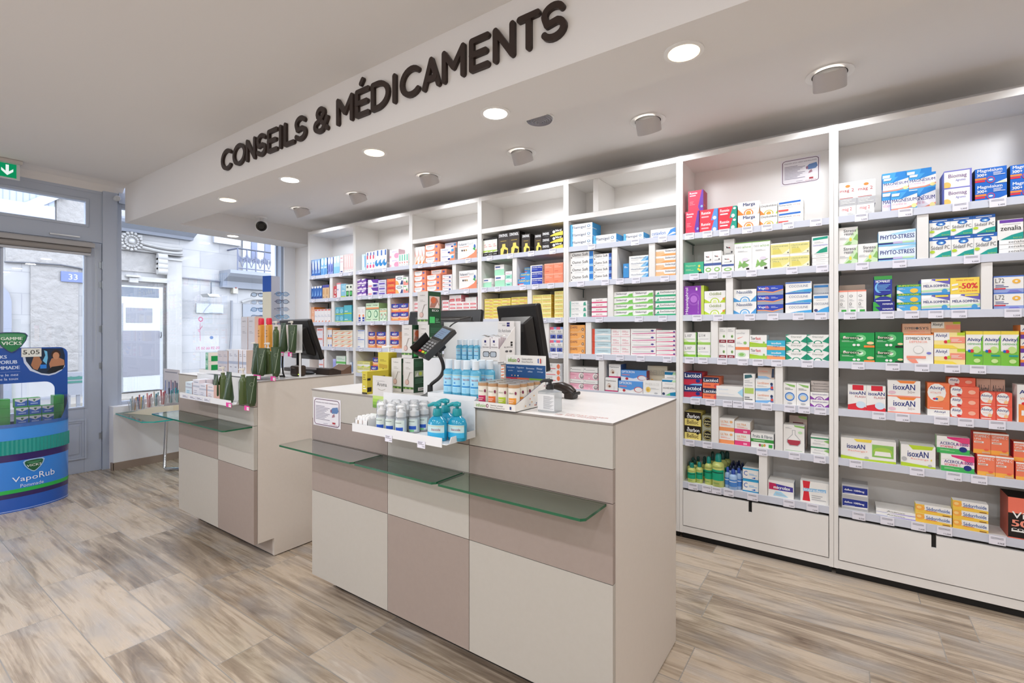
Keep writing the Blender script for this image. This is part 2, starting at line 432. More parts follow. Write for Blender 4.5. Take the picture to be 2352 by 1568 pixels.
# tilted can spots over the shelves
SPOTM = mat('#c9c4c2', .45)
def spot(x, label):
    y, z = 2.705, 2.49
    s = thing('gimbal_spotlight', (x, y, z), label, 'spotlight', 'gimbal spotlights over the shelves')
    MB().lathe([(.098, -.005), (.098, 0)], (x, y, z), RINGM, 32).build('mounting_ring', s, smooth=30)
    ax = Vector((0, .50, -.866)); c = Vector((x, y - .012, z + .012))
    R = UZ.rotation_difference(ax).to_matrix()
    vs = []; seg = 32
    mb = MB()
    mb.lathe([(.068, 0), (.068, .082), (.066, .085), (.060, .085), (.055, .05)], c, SPOTM, seg, axis=ax, cap=False)
    mb.build('lamp_can', s, smooth=40)
    MB().lathe([(.072, -.0065), (.072, -.0045)], (x, y, z), mat('#2a2624', .8), seg).build('recess_gap', s)
    MB().lathe([(.054, .045), (.054, .05)], c, LIT['w'], seg, axis=ax).build('lens', s)
    l = bpy.data.lights.new('lamp_light', 'SPOT'); l.energy = P_SPOT; l.color = C_NEUTRAL; l.spot_size = math.radians(118); l.spot_blend = .8; l.shadow_soft_size = .05
    o = bpy.data.objects.new('lamp_light', l); COL.objects.link(o); o.parent = s
    p = c + ax * .07 - Vector((x, y, z)); o.location = p
    o.rotation_euler = Vector((0, .55, -.83)).to_track_quat('-Z', 'Y').to_euler()
sp = ['nearest the camera', 'second from the camera', 'third from the camera', 'fourth from the camera', 'fifth from the camera', 'farthest, by the window']
for i in range(6): spot(-.066 - i * .868, 'white tilted can spotlight in the ceiling above the shelves, ' + sp[i])
spot(.80, 'white tilted can spotlight in the ceiling just past the picture edge')  # extra spot beyond the view, added because its light matters

# exit sign, camera, ceiling speaker
e = thing('exit_sign', (-5.52, .76, 2.53), 'green emergency exit sign with white down arrow hanging above the door', 'exit sign')
y1 = .93
MB().box(-5.56, .58, 2.632, -5.48, y1 + .012, 2.66, mat('#c9c3bf', .5)).build('sign_housing', e, bevel=.003)
MB().box(-5.530, .60, 2.508, -5.512, y1, 2.634, mat('#d7dadb', .4)).box(-5.5125, .615, 2.518, -5.5105, y1 - .02, 2.628, emit('#12935f', .85, 'lit_exit_green')).build('sign_panel', e)
ARW = emit('#e9f3ef', .95, 'lit_exit_white')
ac = .858
MB().prism([(-5.510, ac + a, 2.573 + b) for a, b in ((-.009, .044), (-.009, -.008), (-.034, .016), (-.034, -.006), (0, -.040), (.034, -.006), (.034, .016), (.009, -.008), (.009, .044))], (.001, 0, 0), ARW).box(-5.5105, .65, 2.53, -5.5095, .76, 2.615, ARW).box(-5.5095, .69, 2.53, -5.5085, .73, 2.60, mat('#12935f', .4)).build('arrow_symbol', e)
cc = thing('security_camera', (-5.08, 2.67, 2.49), 'small white dome security camera with black lens under the ceiling near the window', 'security camera')
cx, cy = -5.08, 2.67
MB().lathe([(.05, -.012), (.055, 0)], (cx, cy, 2.49), RINGM, 24).lathe([(.014, -.06), (.014, -.01)], (cx, cy, 2.49), RINGM, 12).build('mount', cc, smooth=40)
ax = Vector((.78, -.45, -.32)).normalized()
MB().lathe([(.046, -.04), (.060, -.026), (.062, .036), (.054, .052)], Vector((cx, cy, 2.405)), RINGM, 24, axis=ax).build('camera_body', cc, smooth=40)
MB().lathe([(.053, .050), (.050, .066), (.034, .070), (.030, .062)], Vector((cx, cy, 2.405)), mat('#0c0b0c', .15), 24, axis=ax).build('lens', cc, smooth=40)
sv = thing('ceiling_vent', (-1.43, 2.33, 2.49), 'round grey slatted air vent in the ceiling behind the beam', 'air vent')
mb = MB().lathe([(.085, -.006), (.085, 0)], (-1.43, 2.33, 2.49), RINGM, 28)
mb.build('vent_ring', sv)
mb = MB()
for k in range(6):
    r = .075 - k * .012
    mb.lathe([(r, -.010 - k * .003), (r - .004, -.016 - k * .003), (r - .009, -.010 - k * .003)], (-1.43, 2.33, 2.49), mat('#9b9aa3', .5), 28, cap=False)
mb.build('louvre_rings', sv, smooth=40)

# roller blind on the door
bl = thing('roller_blind', (-5.66, .9, 2.02), 'grey rolled-up roller blind with pull chain above the door glass', 'roller blind')
MB().box(-5.685, -.02, 2.045, -5.622, 1.435, 2.085, mat('#a7a5a5', .5)).box(-5.69, -.02, 2.085, -5.68, 1.435, 2.10, mat('#a7a5a5', .5)).build('cassette', bl, bevel=.004)
MB().lathe([(.026, -.01), (.026, 1.41)], (-5.655, .0, 2.02), mat('#928d89', .6), 20, axis=(0, 1, 0)).build('rolled_fabric', bl, smooth=40)
MB().box(-5.665, 0, 1.972, -5.645, 1.41, 1.992, mat('#bdbfc4', .5)).build('bottom_bar', bl, bevel=.003)
MB().tube([(-5.64, 1.44, 2.04), (-5.64, 1.445, 1.6), (-5.64, 1.445, 1.03)], .0018, mat('#b9c0c8', .5), 6).tube([(-5.64, 1.45, 2.04), (-5.64, 1.452, 1.6), (-5.64, 1.447, 1.03)], .0018, mat('#b9c0c8', .5), 6).build('pull_chain', bl)
wb = thing('blind_bracket', (-5.64, 1.60, 2.55), 'small white bracket with cord at the top of the window post', 'bracket')
MB().lathe([(.022, -.02), (.026, 0), (.026, .03), (.018, .04)], (-5.65, 1.60, 2.535), mat('#ccd1d8', .4), 16, axis=(1, 0, 0)).build('bracket_body', wb, smooth=40)
MB().tube([(-5.63, 1.60, 2.53), (-5.64, 1.60, 2.1), (-5.64, 1.60, 1.2)], .0015, mat('#9aa5b5', .5), 6).build('cord', wb)

# ================================================================ THE STREET OUTSIDE
FX = -12.6
_mat, _noisy, _lin = mat, noisy, lin
def dim_street(h, k=.33):
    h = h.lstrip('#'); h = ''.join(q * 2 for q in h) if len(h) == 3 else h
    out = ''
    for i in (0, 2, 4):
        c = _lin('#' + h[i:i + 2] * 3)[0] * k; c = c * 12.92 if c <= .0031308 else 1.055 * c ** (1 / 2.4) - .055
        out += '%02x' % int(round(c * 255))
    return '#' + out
def mat(h, *a, **k): return _mat(dim_street(h), *a, **k)              # street colours darkened to hold back the strong daylight
def noisy(a, b, *r, **k): return _noisy(dim_street(a), dim_street(b), *r, **k)
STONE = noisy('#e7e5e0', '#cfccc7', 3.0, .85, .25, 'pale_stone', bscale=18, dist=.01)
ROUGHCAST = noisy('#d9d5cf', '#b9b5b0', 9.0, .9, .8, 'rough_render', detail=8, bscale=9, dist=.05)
SPAINT = mat('#e8ecf2', .5)
def stone_blocks():
    m = bpy.data.materials.new('stone_block_wall'); m.use_nodes = True
    nt = m.node_tree; N = nt.nodes; L = nt.links; b = N['Principled BSDF']; b.inputs['Roughness'].default_value = .85
    tc = N.new('ShaderNodeTexCoord'); sp = N.new('ShaderNodeSeparateXYZ'); cb = N.new('ShaderNodeCombineXYZ')
    L.new(tc.outputs['Object'], sp.inputs[0]); L.new(sp.outputs[1], cb.inputs[0]); L.new(sp.outputs[2], cb.inputs[1])
    br = N.new('ShaderNodeTexBrick'); br.inputs['Scale'].default_value = 1.0; br.inputs['Mortar Size'].default_value = .007; br.inputs['Mortar Smooth'].default_value = .2
    br.inputs['Brick Width'].default_value = .86; br.inputs['Row Height'].default_value = .40; br.inputs['Bias'].default_value = 0
    br.inputs['Color1'].default_value = lin(dim_street('#ebe9e6')); br.inputs['Color2'].default_value = lin(dim_street('#dcdad8')); br.inputs['Mortar'].default_value = lin(dim_street('#c4c3c6'))
    L.new(cb.outputs[0], br.inputs['Vector'])
    n = N.new('ShaderNodeTexNoise'); n.inputs['Scale'].default_value = 2.2; n.inputs['Detail'].default_value = 6; L.new(tc.outputs['Object'], n.inputs['Vector'])
    r = N.new('ShaderNodeMapRange'); r.inputs['From Min'].default_value = .35; r.inputs['From Max'].default_value = .7; r.inputs['To Min'].default_value = .84; r.inputs['To Max'].default_value = 1.0
    L.new(n.outputs[0], r.inputs['Value'])
    mx = N.new('ShaderNodeMix'); mx.data_type = 'RGBA'; mx.blend_type = 'MULTIPLY'; mx.inputs['Factor'].default_value = 1
    L.new(br.outputs[0], mx.inputs['A']); L.new(r.outputs[0], mx.inputs['B']); L.new(mx.outputs['Result'], b.inputs['Base Color'])
    return m
BLOCK = stone_blocks()
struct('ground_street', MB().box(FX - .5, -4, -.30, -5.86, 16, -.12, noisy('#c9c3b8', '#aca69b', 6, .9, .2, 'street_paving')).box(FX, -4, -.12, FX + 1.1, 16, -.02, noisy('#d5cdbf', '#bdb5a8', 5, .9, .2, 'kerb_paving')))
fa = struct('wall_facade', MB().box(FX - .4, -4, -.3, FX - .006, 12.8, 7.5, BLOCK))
def fx(px, py, X=FX): return onX(px, py, X)
# rough rendered panel and plain piers left of the entrance, seen through the door glass
def fbox(name, a, b, x0, x1, m, **k):
    """box on the facade between photo points a (upper left) and b (lower right), standing out from x0 to x1"""
    A, Bp = fx(*a, X=x1), fx(*b, X=x1)
    return MB().box(x0, A[1], min(A[2], Bp[2]), x1, Bp[1], max(A[2], Bp[2]), m)
struct('wall_facade_roughcast', fbox('', (70, 610), (180, 850), FX - .005, FX + .02, ROUGHCAST).box(FX - .005, fx(12, 600)[1], fx(12, 602)[2], FX + .03, fx(200, 600)[1], fx(12, 545)[2], ROUGHCAST).box(FX - .005, fx(129, 480)[1], fx(120, 520)[2], FX + .02, fx(205, 500)[1], fx(120, 430)[2], ROUGHCAST))
# shop entrance surround: pilasters, arch cornice, rosette, lintel
en = thing('entrance_surround', (FX, fx(325, 700)[1], 0), 'carved pale stone doorway surround with rosette and cornice across the street', 'doorway')
def on(a, b, x0, x1, m, name):
    A, Bp = fx(*a, X=x1), fx(*b, X=x1)
    return MB().box(x0, A[1], min(A[2], Bp[2]), x1, Bp[1], max(A[2], Bp[2]), m).build(name, en)
on((384, 590), (418, 925), FX, FX + .12, STONE, 'pilaster'); on((200, 590), (276, 925), FX, FX + .06, STONE, 'pilaster')
on((382, 583), (424, 589), FX, FX + .20, STONE, 'capital'); on((384, 592), (420, 600), FX, FX + .16, STONE, 'capital')
yA, yB = fx(262, 520)[1], fx(437, 520)[1]
zt = fx(300, 516)[2]
prof = [(FX, zt - .18), (FX + .16, zt - .18), (FX + .2, zt - .12), (FX + .42, zt - .03), (FX + .46, zt + .03), (FX + .46, zt + .07), (FX, zt + .10)]
MB().prism([(x, yA, z) for x, z in prof], (0, yB - yA, 0), mat('#aeb4c0', .8)).build('cornice', en)
on((276, 545), (418, 588), FX, FX + .10, STONE, 'frieze')
mb = MB()
c1 = fx(305, 553, FX + .24)
on((282, 534), (327, 572), FX, FX + .16, STONE, 'rosette_block')
for k in range(16):
    a = 2 * PI * k / 16
    for rr, s in ((.175, .036), (.11, .028)):
        cy_, cz_ = c1[1] + rr * math.cos(a), c1[2] + rr * math.sin(a)
        vs, seg = [], 8
        mb.lathe([(s * .35, 0), (s, .03), (s * .7, .06), (.004, .075)], (FX + .14, cy_, cz_), STONE, 8, axis=(1, 0, 0))
mb.lathe([(.06, 0), (.06, .05), (.03, .09)], (FX + .14, c1[1], c1[2]), STONE, 12, axis=(1, 0, 0)); mb.build('rosette', en, smooth=60)
arc = []
for k in range(9):
    u = k / 8; arc.append(fx(326 + (418 - 326) * u, 558 + 15 * math.sin(u * PI / 2), FX + .16))
for dz in (0, -.09):
    MB().tube([(p[0], p[1], p[2] + dz) for p in arc], .035, STONE, 6).build('arch_moulding', en, smooth=60)
on((276, 575), (366, 628), FX - .0, FX + .03, ROUGHCAST, 'tympanum')
on((366, 585), (378, 630), FX, FX + .16, STONE, 'side_scroll')
for k in range(4):
    p = fx(372, 590 + k * 11, FX + .16); MB().lathe([(.08, -.09), (.08, .09)], p, STONE, 10, axis=(0, 1, 0)).build('scroll_roll', en, smooth=40)
on((262, 630), (384, 650), FX, FX + .14, STONE, 'lintel')
on((290, 630), (323, 637), FX + .14, FX + .24, STONE, 'keystone'); on((298, 637), (318, 649), FX + .14, FX + .20, STONE, 'keystone_foot')
# white door across the street
dd = thing('shop_door', (FX + .06, fx(325, 800)[1], 0), 'white panelled door with grey frosted panes across the street', 'door')
A, Bp = fx(279, 654, FX + .08), fx(374, 893, FX + .08)
MB().box(FX, A[1], 0, FX + .08, Bp[1], A[2] - .0, SPAINT).build('door_frame', dd)
def dbox(a, b, x0, x1, m, name):
    A, Bp = fx(*a, X=x1), fx(*b, X=x1)
    return MB().box(x0, A[1], min(A[2], Bp[2]), x1, Bp[1], max(A[2], Bp[2]), m).build(name, dd)
dbox((279, 658), (365, 684), FX + .08, FX + .085, mat('#6d7887', .2), 'transom_pane')
dbox((283, 696), (368, 893), FX + .08, FX + .12, mat('#eef1f6', .5), 'door_panel')
dbox((290, 706), (350, 741), FX + .12, FX + .13, mat('#9c9da6', .4), 'upper_pane')
dbox((282, 759), (367, 860), FX + .12, FX + .13, mat('#9a9ba4', .4), 'lower_pane')
MB().tube([fx(370, 762, FX + .16), fx(371, 770, FX + .18), fx(369, 776, FX + .16)], .012, mat('#555', .4), 6).build('handle', dd)
# stone door step, cable, junction boxes, downpipe, wall lamp, number plate, meter box
def fthing(name, label, cat, mb, **k): return mb.build(name, label=label, cat=cat, **k)
cab = [fx(x, y, FX + .04) for x, y in ((384, 635), (410, 637), (440, 640), (470, 643), (500, 646), (526, 647))]
fthing('wall_cable', 'dark sagging cable along the pale stone wall across the street', 'cable', MB().tube(cab, .022, mat('#8a8b93', .6), 6))
fthing('wall_cable', 'thin dark cable on rough plaster seen through the door glass', 'cable', MB().tube([fx(x, y, FX + .05) for x, y in ((10, 601), (80, 604), (140, 608), (180, 615), (205, 622))], .016, mat('#6d6f78', .6), 6))
fthing('downpipe', 'grey vertical rainwater downpipe on the stone facade across the street', 'pipe', MB().tube([fx(532, 690, FX + .08), fx(532, 760, FX + .08), fx(529, 800, FX + .08), fx(528, 900, FX + .08)], .028, mat('#9a9da4', .5), 10), smooth=40)
fthing('utility_box', 'cream utility box with red button on stone wall by balcony', 'box', MB().box(FX, fx(529, 660)[1], fx(529, 674)[2], FX + .15, fx(540, 660)[1], fx(529, 661)[2], mat('#e6dfca', .5)).box(FX + .15, fx(535, 660)[1] - .02, fx(535, 663)[2], FX + .16, fx(535, 660)[1] + .02, fx(535, 660)[2], mat('#b0453a', .5)))
la = thing('wall_lamp', fx(485, 680, FX + .3), 'white rectangular street lamp on thin rod across the street', 'lamp')
MB().tube([fx(485, 648, FX + .1), fx(485, 673, FX + .1), fx(479, 676, FX + .3)], .014, mat('#666c78', .5), 6).build('rod', la)
A, Bp = fx(476, 674, FX + .55), fx(506, 682, FX + .55)
MB().prism([(FX + .2, A[1], A[2]), (FX + .2, A[1] + .05, Bp[2]), (FX + .2, Bp[1], Bp[2]), (FX + .2, Bp[1] - .04, A[2])], (.35, 0, 0), mat('#f1f1ef', .4)).build('lamp_head', la)
npx = fx(168, 636, FX + .05)
fthing('number_plate', 'small blue house number plate on rough plaster across the street', 'number plate', MB().box(FX + .02, npx[1] - .18, npx[2] - .10, FX + .05, npx[1] + .18, npx[2] + .10, mat('#6f86c4', .3)).text('33', (FX + .052, npx[1], npx[2] - .055), UY, UZ, '#f4f6fb', h=.11, align='c', bold=.02), )
A, Bp = fx(154, 856, -9), fx(189, 906, -9)
sgn = thing('street_sign_panel', (-9, (A[1] + Bp[1]) / 2, -.12), 'white upright panel with green stripe standing outside the glass door', 'sign')
MB().box(-9.05, A[1] - .1, Bp[2], -9, Bp[1], A[2], mat('#c5c9d0', .5)).box(-9, A[1] - .1, A[2] - .10, -8.995, Bp[1], A[2] - .06, mat('#3f9c8a', .4)).box(-9, A[1] - .1, A[2] - .15, -8.995, Bp[1], A[2] - .12, mat('#3f9c8a', .4)).text('V', (-8.994, (A[1] + Bp[1]) / 2, (A[2] + Bp[2]) / 2 + .08), UY, UZ, '#3f9c8a', w=.12, h=.03, align='c').build('panel', sgn)
MB().box(-9.04, A[1], -.12, -9.01, A[1] + .04, Bp[2], mat('#b8bcc4', .5)).box(-9.04, Bp[1] - .06, -.12, -9.01, Bp[1] - .02, Bp[2], mat('#b8bcc4', .5)).build('feet', sgn)
# shuttered door at the left edge
A, Bp = fx(-6, 640, FX + .06), fx(27, 895, FX + .06)
sd = thing('arched_door', (FX, (A[1] + Bp[1]) / 2, 0), 'grey arched doorway at the left edge beyond the glass door', 'door')
pts = [(FX, A[1] - .6, 0), (FX, Bp[1], 0), (FX, Bp[1], A[2] - .4)] + [(FX, A[1] - .6 + (Bp[1] - A[1] + .6) * (.5 + .5 * math.cos(a)), A[2] - .4 + .4 * math.sin(a)) for a in [k * PI / 8 for k in range(1, 8)]] + [(FX, A[1] - .6, A[2] - .4)]
MB().prism(pts, (.05, 0, 0), mat('#b4bacb', .5)).build('door_panel', sd)
# blue board shutter seen through the transom
A, Bp = fx(-10, 420, FX + .12), fx(126, 512, FX + .12)
sh = thing('board_shutter', (FX + .1, A[1], Bp[2]), 'pale blue boarded shutter with diagonal brace seen through the transom window', 'shutter')
MB().box(FX + .022, A[1], Bp[2] - .1, FX + .08, Bp[1], A[2], mat('#ccd7ec', .5)).build('boards', sh)
mb = MB(); n_ = 9
for k in range(n_): mb.box(FX + .08, A[1] + (Bp[1] - A[1]) * k / n_, Bp[2] - .1, FX + .082, A[1] + (Bp[1] - A[1]) * k / n_ + .015, A[2], mat('#a9b6d2', .5))
mb.build('board_joints', sh)
zz = fx(60, 480, FX + .12)[2]
MB().box(FX + .08, A[1], zz - .12, FX + .13, Bp[1], zz + .12, mat('#d9e2f2', .5)).prism([(FX + .08, A[1] + .35, zz + .1), (FX + .08, A[1] + .6, zz + .1), (FX + .08, A[1] + 1.7, zz + 1.0), (FX + .08, A[1] + 1.45, zz + 1.0)], (.045, 0, 0), mat('#d9e2f2', .5)).build('brace', sh)
# balcony, windows and shutters above
ba = thing('balcony', (FX, fx(590, 620)[1], fx(590, 630)[2]), 'stone balcony with dark scrolled iron railing across the street', 'balcony')
y0, y1_ = fx(527, 625, FX + .5)[1], fx(627, 630, FX + .5)[1]
zf = fx(560, 622, FX + .5)[2]
MB().prism([(FX, y0, z) if x == 0 else (FX + x, y0, z) for x, z in ((0, zf - .42), (.15, zf - .40), (.2, zf - .25), (.45, zf - .15), (.55, zf - .08), (.55, zf), (0, zf))], (0, y1_ - y0, 0), mat('#b9bfca', .85)).build('slab', ba)
IR = mat('#7c84a0', .5)
ya, yb = fx(546, 600, FX + .5)[1], y1_
zr = fx(560, 572, FX + .5)[2]
mb = MB()
mb.tube([(FX + .5, ya, zr), (FX + .5, yb, zr)], .02, mat('#4a5166', .5), 6).tube([(FX + .5, ya, zf + .06), (FX + .5, yb, zf + .06)], .014, IR, 6)
for k in range(5):
    y = ya + (yb - ya) * k / 4; mb.tube([(FX + .5, y, zf), (FX + .5, y, zr)], .018, IR, 6)
mb.tube([(FX, ya, zr), (FX + .5, ya, zr)], .02, IR, 6); mb.build('railing', ba)
mb = MB()
for k in range(8):
    yc = ya + (yb - ya) * (k + .5) / 8; r0 = (yb - ya) / 17; s = 1 if k % 2 else -1
    for zc in (zf + .28, zr - .28):
        mb.tube([(FX + .5, yc + s * r0 * (1 - t * .75) * math.cos(2 * PI * t * 1.5), zc + r0 * 1.2 * (1 - t * .75) * math.sin(2 * PI * t * 1.5)) for t in [q / 18 for q in range(19)]], .011, IR, 5)
    mb.tube([(FX + .5, yc - s * r0, zf + .1), (FX + .5, yc, (zf + zr) / 2), (FX + .5, yc + s * r0, zr - .1)], .011, IR, 5)
mb.build('scrollwork', ba)
bw = thing('balcony_window', (FX, fx(600, 560)[1], fx(600, 560)[2]), 'white framed window with dark panes behind the balcony', 'window')
A, Bp = fx(558, 500, FX + .05), fx(629, 620, FX + .05)
MB().box(FX, A[1], Bp[2] - .1, FX + .05, Bp[1], A[2] + 1, mat('#f0f4fa', .5)).build('window_frame', bw)
for x0, x1 in ((578, 591), (609, 622)):
    A, Bp = fx(x0, 540, FX + .08), fx(x1, 597, FX + .08)
    MB().box(FX + .05, A[1], Bp[2], FX + .08, Bp[1], A[2] + .8, mat('#8892b6', .25)).build('pane', bw)
A, Bp = fx(492, 500, FX + .1), fx(553, 565, FX + .1)
bs = thing('window_shutter', (FX, A[1], Bp[2]), 'white panelled wooden window shutter high on the facade across the street', 'shutter')
MB().box(FX, A[1], Bp[2], FX + .10, Bp[1], A[2] + 1, mat('#eef1f8', .5)).build('panel', bs)
MB().box(FX + .10, A[1] + .22, Bp[2] + .45, FX + .13, Bp[1] - .12, Bp[2] + .50, mat('#b6bdd6', .5)).build('rail_moulding', bs)
# arched shop window at the right, partly behind the eyewear rack
A, Bp = fx(558, 684, FX + .03), fx(632, 900, FX + .03)
aw = thing('arched_shop_window', (FX, (A[1] + Bp[1]) / 2, 0), 'grey-blue arched shop window across the street', 'window')
MB().box(FX, A[1], 0, FX + .03, Bp[1], A[2] - .15, mat('#9ea3ac', .2)).build('pane', aw)
MB().tube([(FX + .05, A[1] - .04 + (Bp[1] - A[1] + .08) * i / 14, A[2] - .17 + .17 * math.sin(PI * (.12 + .76 * i / 14))) for i in range(15)], .028, STONE, 6).build('arch_moulding', aw)
# name board fixed to the facade
A, Bp = fx(452, 696, FX + .05), fx(514, 720, FX + .05)
nb = thing('wall_plaque', (FX, A[1], Bp[2]), 'clear wall plaque with faint flowing script across the street', 'plaque')
MB().box(FX, A[1], Bp[2], FX + .03, Bp[1], A[2], mat('#dbe0ea', .3)).build('plate', nb)
yc, zc = A[1], (A[2] + Bp[2]) / 2; wd = Bp[1] - A[1]
MB().tube([(FX + .04, yc + wd * u, zc + v) for u, v in ((.2, .12), (.45, .2), (.5, .1), (.35, 0), (.25, -.1), (.3, -.16), (.5, -.1), (.95, -.1))], .004, mat('#b0bad0', .5), 5).build('script', nb)
mat, noisy = _mat, _noisy
# transfer lettering and flower on the inside of our shop window (read from the street, so mirrored here)
PK = clear('pink_film', '#ffb4d6', .03); GX = -5.726
A = onX(452, 803, GX); Bp = onX(504, 797, GX)
MB().text('05 59 66 50 71', (GX, Bp[1], A[2]), -UY, UZ, PK, w=Bp[1] - A[1], h=.030, bold=.02).build('window_transfer', label='pink mirrored telephone number transfer on the shop window glass', cat='transfer')
f0 = onX(461, 733, GX); mb = MB()
for k in range(7):
    a = k * .9; mb.tube([(GX, f0[1] + .022 * math.cos(a + t) * (1 - t * .12), f0[2] + .026 * math.sin(a + t) * (1 - t * .12)) for t in [q * .35 for q in range(8)]], .0016, PK, 4)
mb.tube([onX(460, 742, GX), onX(459, 760, GX), onX(460, 783, GX)], .0018, PK, 4).tube([onX(459, 757, GX), onX(464, 750, GX), onX(465, 748, GX), onX(461, 754, GX)], .002, PK, 4)
mb.tube([onX(459, 758, GX), onX(455, 756, GX), onX(456, 760, GX), onX(459, 762, GX)], .0022, PK, 4)
mb.build('window_transfer', label='pink line-drawn rose transfer on the shop window glass', cat='transfer')
c2 = onX(486, 775, GX)
MB().ellipse(c2, UY, UZ, clear('blue_film', '#93aede', .03), .018, .018).build('window_transfer', label='small pale blue round transfer on the shop window glass', cat='transfer')

# ================================================================ SHELVING
D0 = 3.05; DB = 3.335
ZS = [1.887, 1.637, 1.385, 1.127, .878, .62, .355]
UP = [-4.838, -4.037, -3.2335, -2.4395, -1.6495, -.853, -.056, .742]
SW = mat('#e9e6e2', .45, 0, .35); RAIL = mat('#c6c8d2', .35); TAGM = mat('#e8e6f0', .5); HOLE = mat('#141210', .7); TAGT = mat('#77757f', .6)
BRK = mat('#6f7a76', .5, .3)
BAYN = ['first shelving bay from the window', 'second shelving bay from the window', 'third shelving bay from the window', 'fourth shelving bay from the window', 'fifth shelving bay from the window', 'sixth shelving bay, second from the right', 'seventh shelving bay at the right edge']
# vertical dividers: (bay, level) -> photo columns of the divider's front edge
DIV = {}
def dv(bay, lev, fr, a, b): DIV.setdefault((bay, lev), []).append((fr[0] + a / fr[2], fr[0] + b / fr[2]))
A_ = (1900, 340, 3.409); B_ = (1900, 720, 2.7036); C_ = (1540, 380, 3.92); D_ = (1540, 740, 2.7026); E_ = (1230, 400, 3.136)
F_ = (930, 440, 5.2263); G_ = (690, 480, 3.7333); H_ = (930, 660, 6.189); I_ = (700, 720, 8.7115); J_ = (1230, 820, 6.9176)
K_ = (2100, 880, 3.734); L_ = (700, 560, 7.84); M_ = (800, 560, 9.8)
dv(6, 1, A_, 705, 795); dv(6, 2, A_, 1208, 1297)
dv(5, 2, C_, 497, 560); dv(5, 3, D_, 249, 293); dv(5, 4, D_, 648, 696); dv(5, 5, D_, 252, 296); dv(5, 5, D_, 648, 696); dv(5, 6, D_, 548, 599)
dv(4, -1, E_, 414, 452); dv(4, 1, E_, 548, 586); dv(4, 1, E_, 814, 858); dv(4, 2, E_, 517, 556); dv(4, 3, E_, 358, 398); dv(4, 4, J_, 997, 1083)
dv(3, 1, F_, 1286, 1337); dv(3, 2, F_, 1466, 1516); dv(3, 3, H_, 1966, 2040)
dv(2, 1, F_, 563, 606); dv(2, 2, H_, 372, 432)
dv(1, 2, L_, 1480, 1530); dv(1, 3, I_, 1196, 1243); dv(1, 3, I_, 1620, 1680); dv(1, 4, I_, 1648, 1700)
dv(0, 1, L_, 440, 490); dv(0, 2, L_, 470, 520); dv(0, 3, I_, 370, 416); dv(0, 4, I_, 377, 422); dv(0, 4, I_, 820, 865)
# price tags: photo columns of each tag's left edge
TAGS = {(6, 0): (A_, [215, 555, 980, 1268]), (6, 1): (A_, [222, 510, 1068]), (6, 2): (A_, [128, 415, 605, 790, 970, 1385]), (6, 3): (B_, [150, 362, 542, 728, 884]),
        (6, 4): (B_, [278, 423, 662, 810, 1002]), (6, 5): (B_, [137, 512, 738, 892]), (6, 6): (B_, [155, 330, 520, 680, 1003]),
        (5, 0): (C_, [130, 290, 440, 645, 820, 1008, 1255]), (5, 1): (C_, [172, 340, 462, 682, 1042, 1310]), (5, 2): (C_, [198, 386, 665, 872, 1100, 1298]),
        (5, 3): (D_, [90, 172, 290, 417, 510, 625, 812]), (5, 4): (D_, [125, 218, 325, 385, 457, 563, 705, 793, 892]), (5, 5): (D_, [92, 200, 535, 734, 888]), (5, 6): (D_, [112, 197, 255, 330, 477, 700, 844]),
        (4, 0): (E_, [378, 688, 885]), (4, 1): (E_, [300, 475, 580, 695, 900]), (4, 2): (E_, [245, 432, 715, 885]), (4, 3): (E_, [270, 435, 580, 728, 918]),
        (3, 0): (F_, [985, 1230, 1480, 1735]), (3, 1): (F_, [920, 1080, 1380, 1530, 1715]), (3, 2): (H_, [1925, 2130]), (3, 3): (H_, [2085]),
        (2, 0): (F_, [160, 320, 470, 730]), (2, 1): (F_, [205, 470, 710]), (1, 0): (L_, [975, 1180, 1400]), (1, 1): (L_, [960, 1150, 1330, 1500]), (1, 2): (I_, [1060, 1320, 1560, 1900]), (1, 3): (I_, [1090, 1460, 1720]),
        (0, 0): (L_, [130, 380, 620, 790]), (0, 1): (L_, [130, 370, 570]), (0, 2): (I_, [400, 640]), (0, 3): (I_, [540, 820])}
CUTS = []
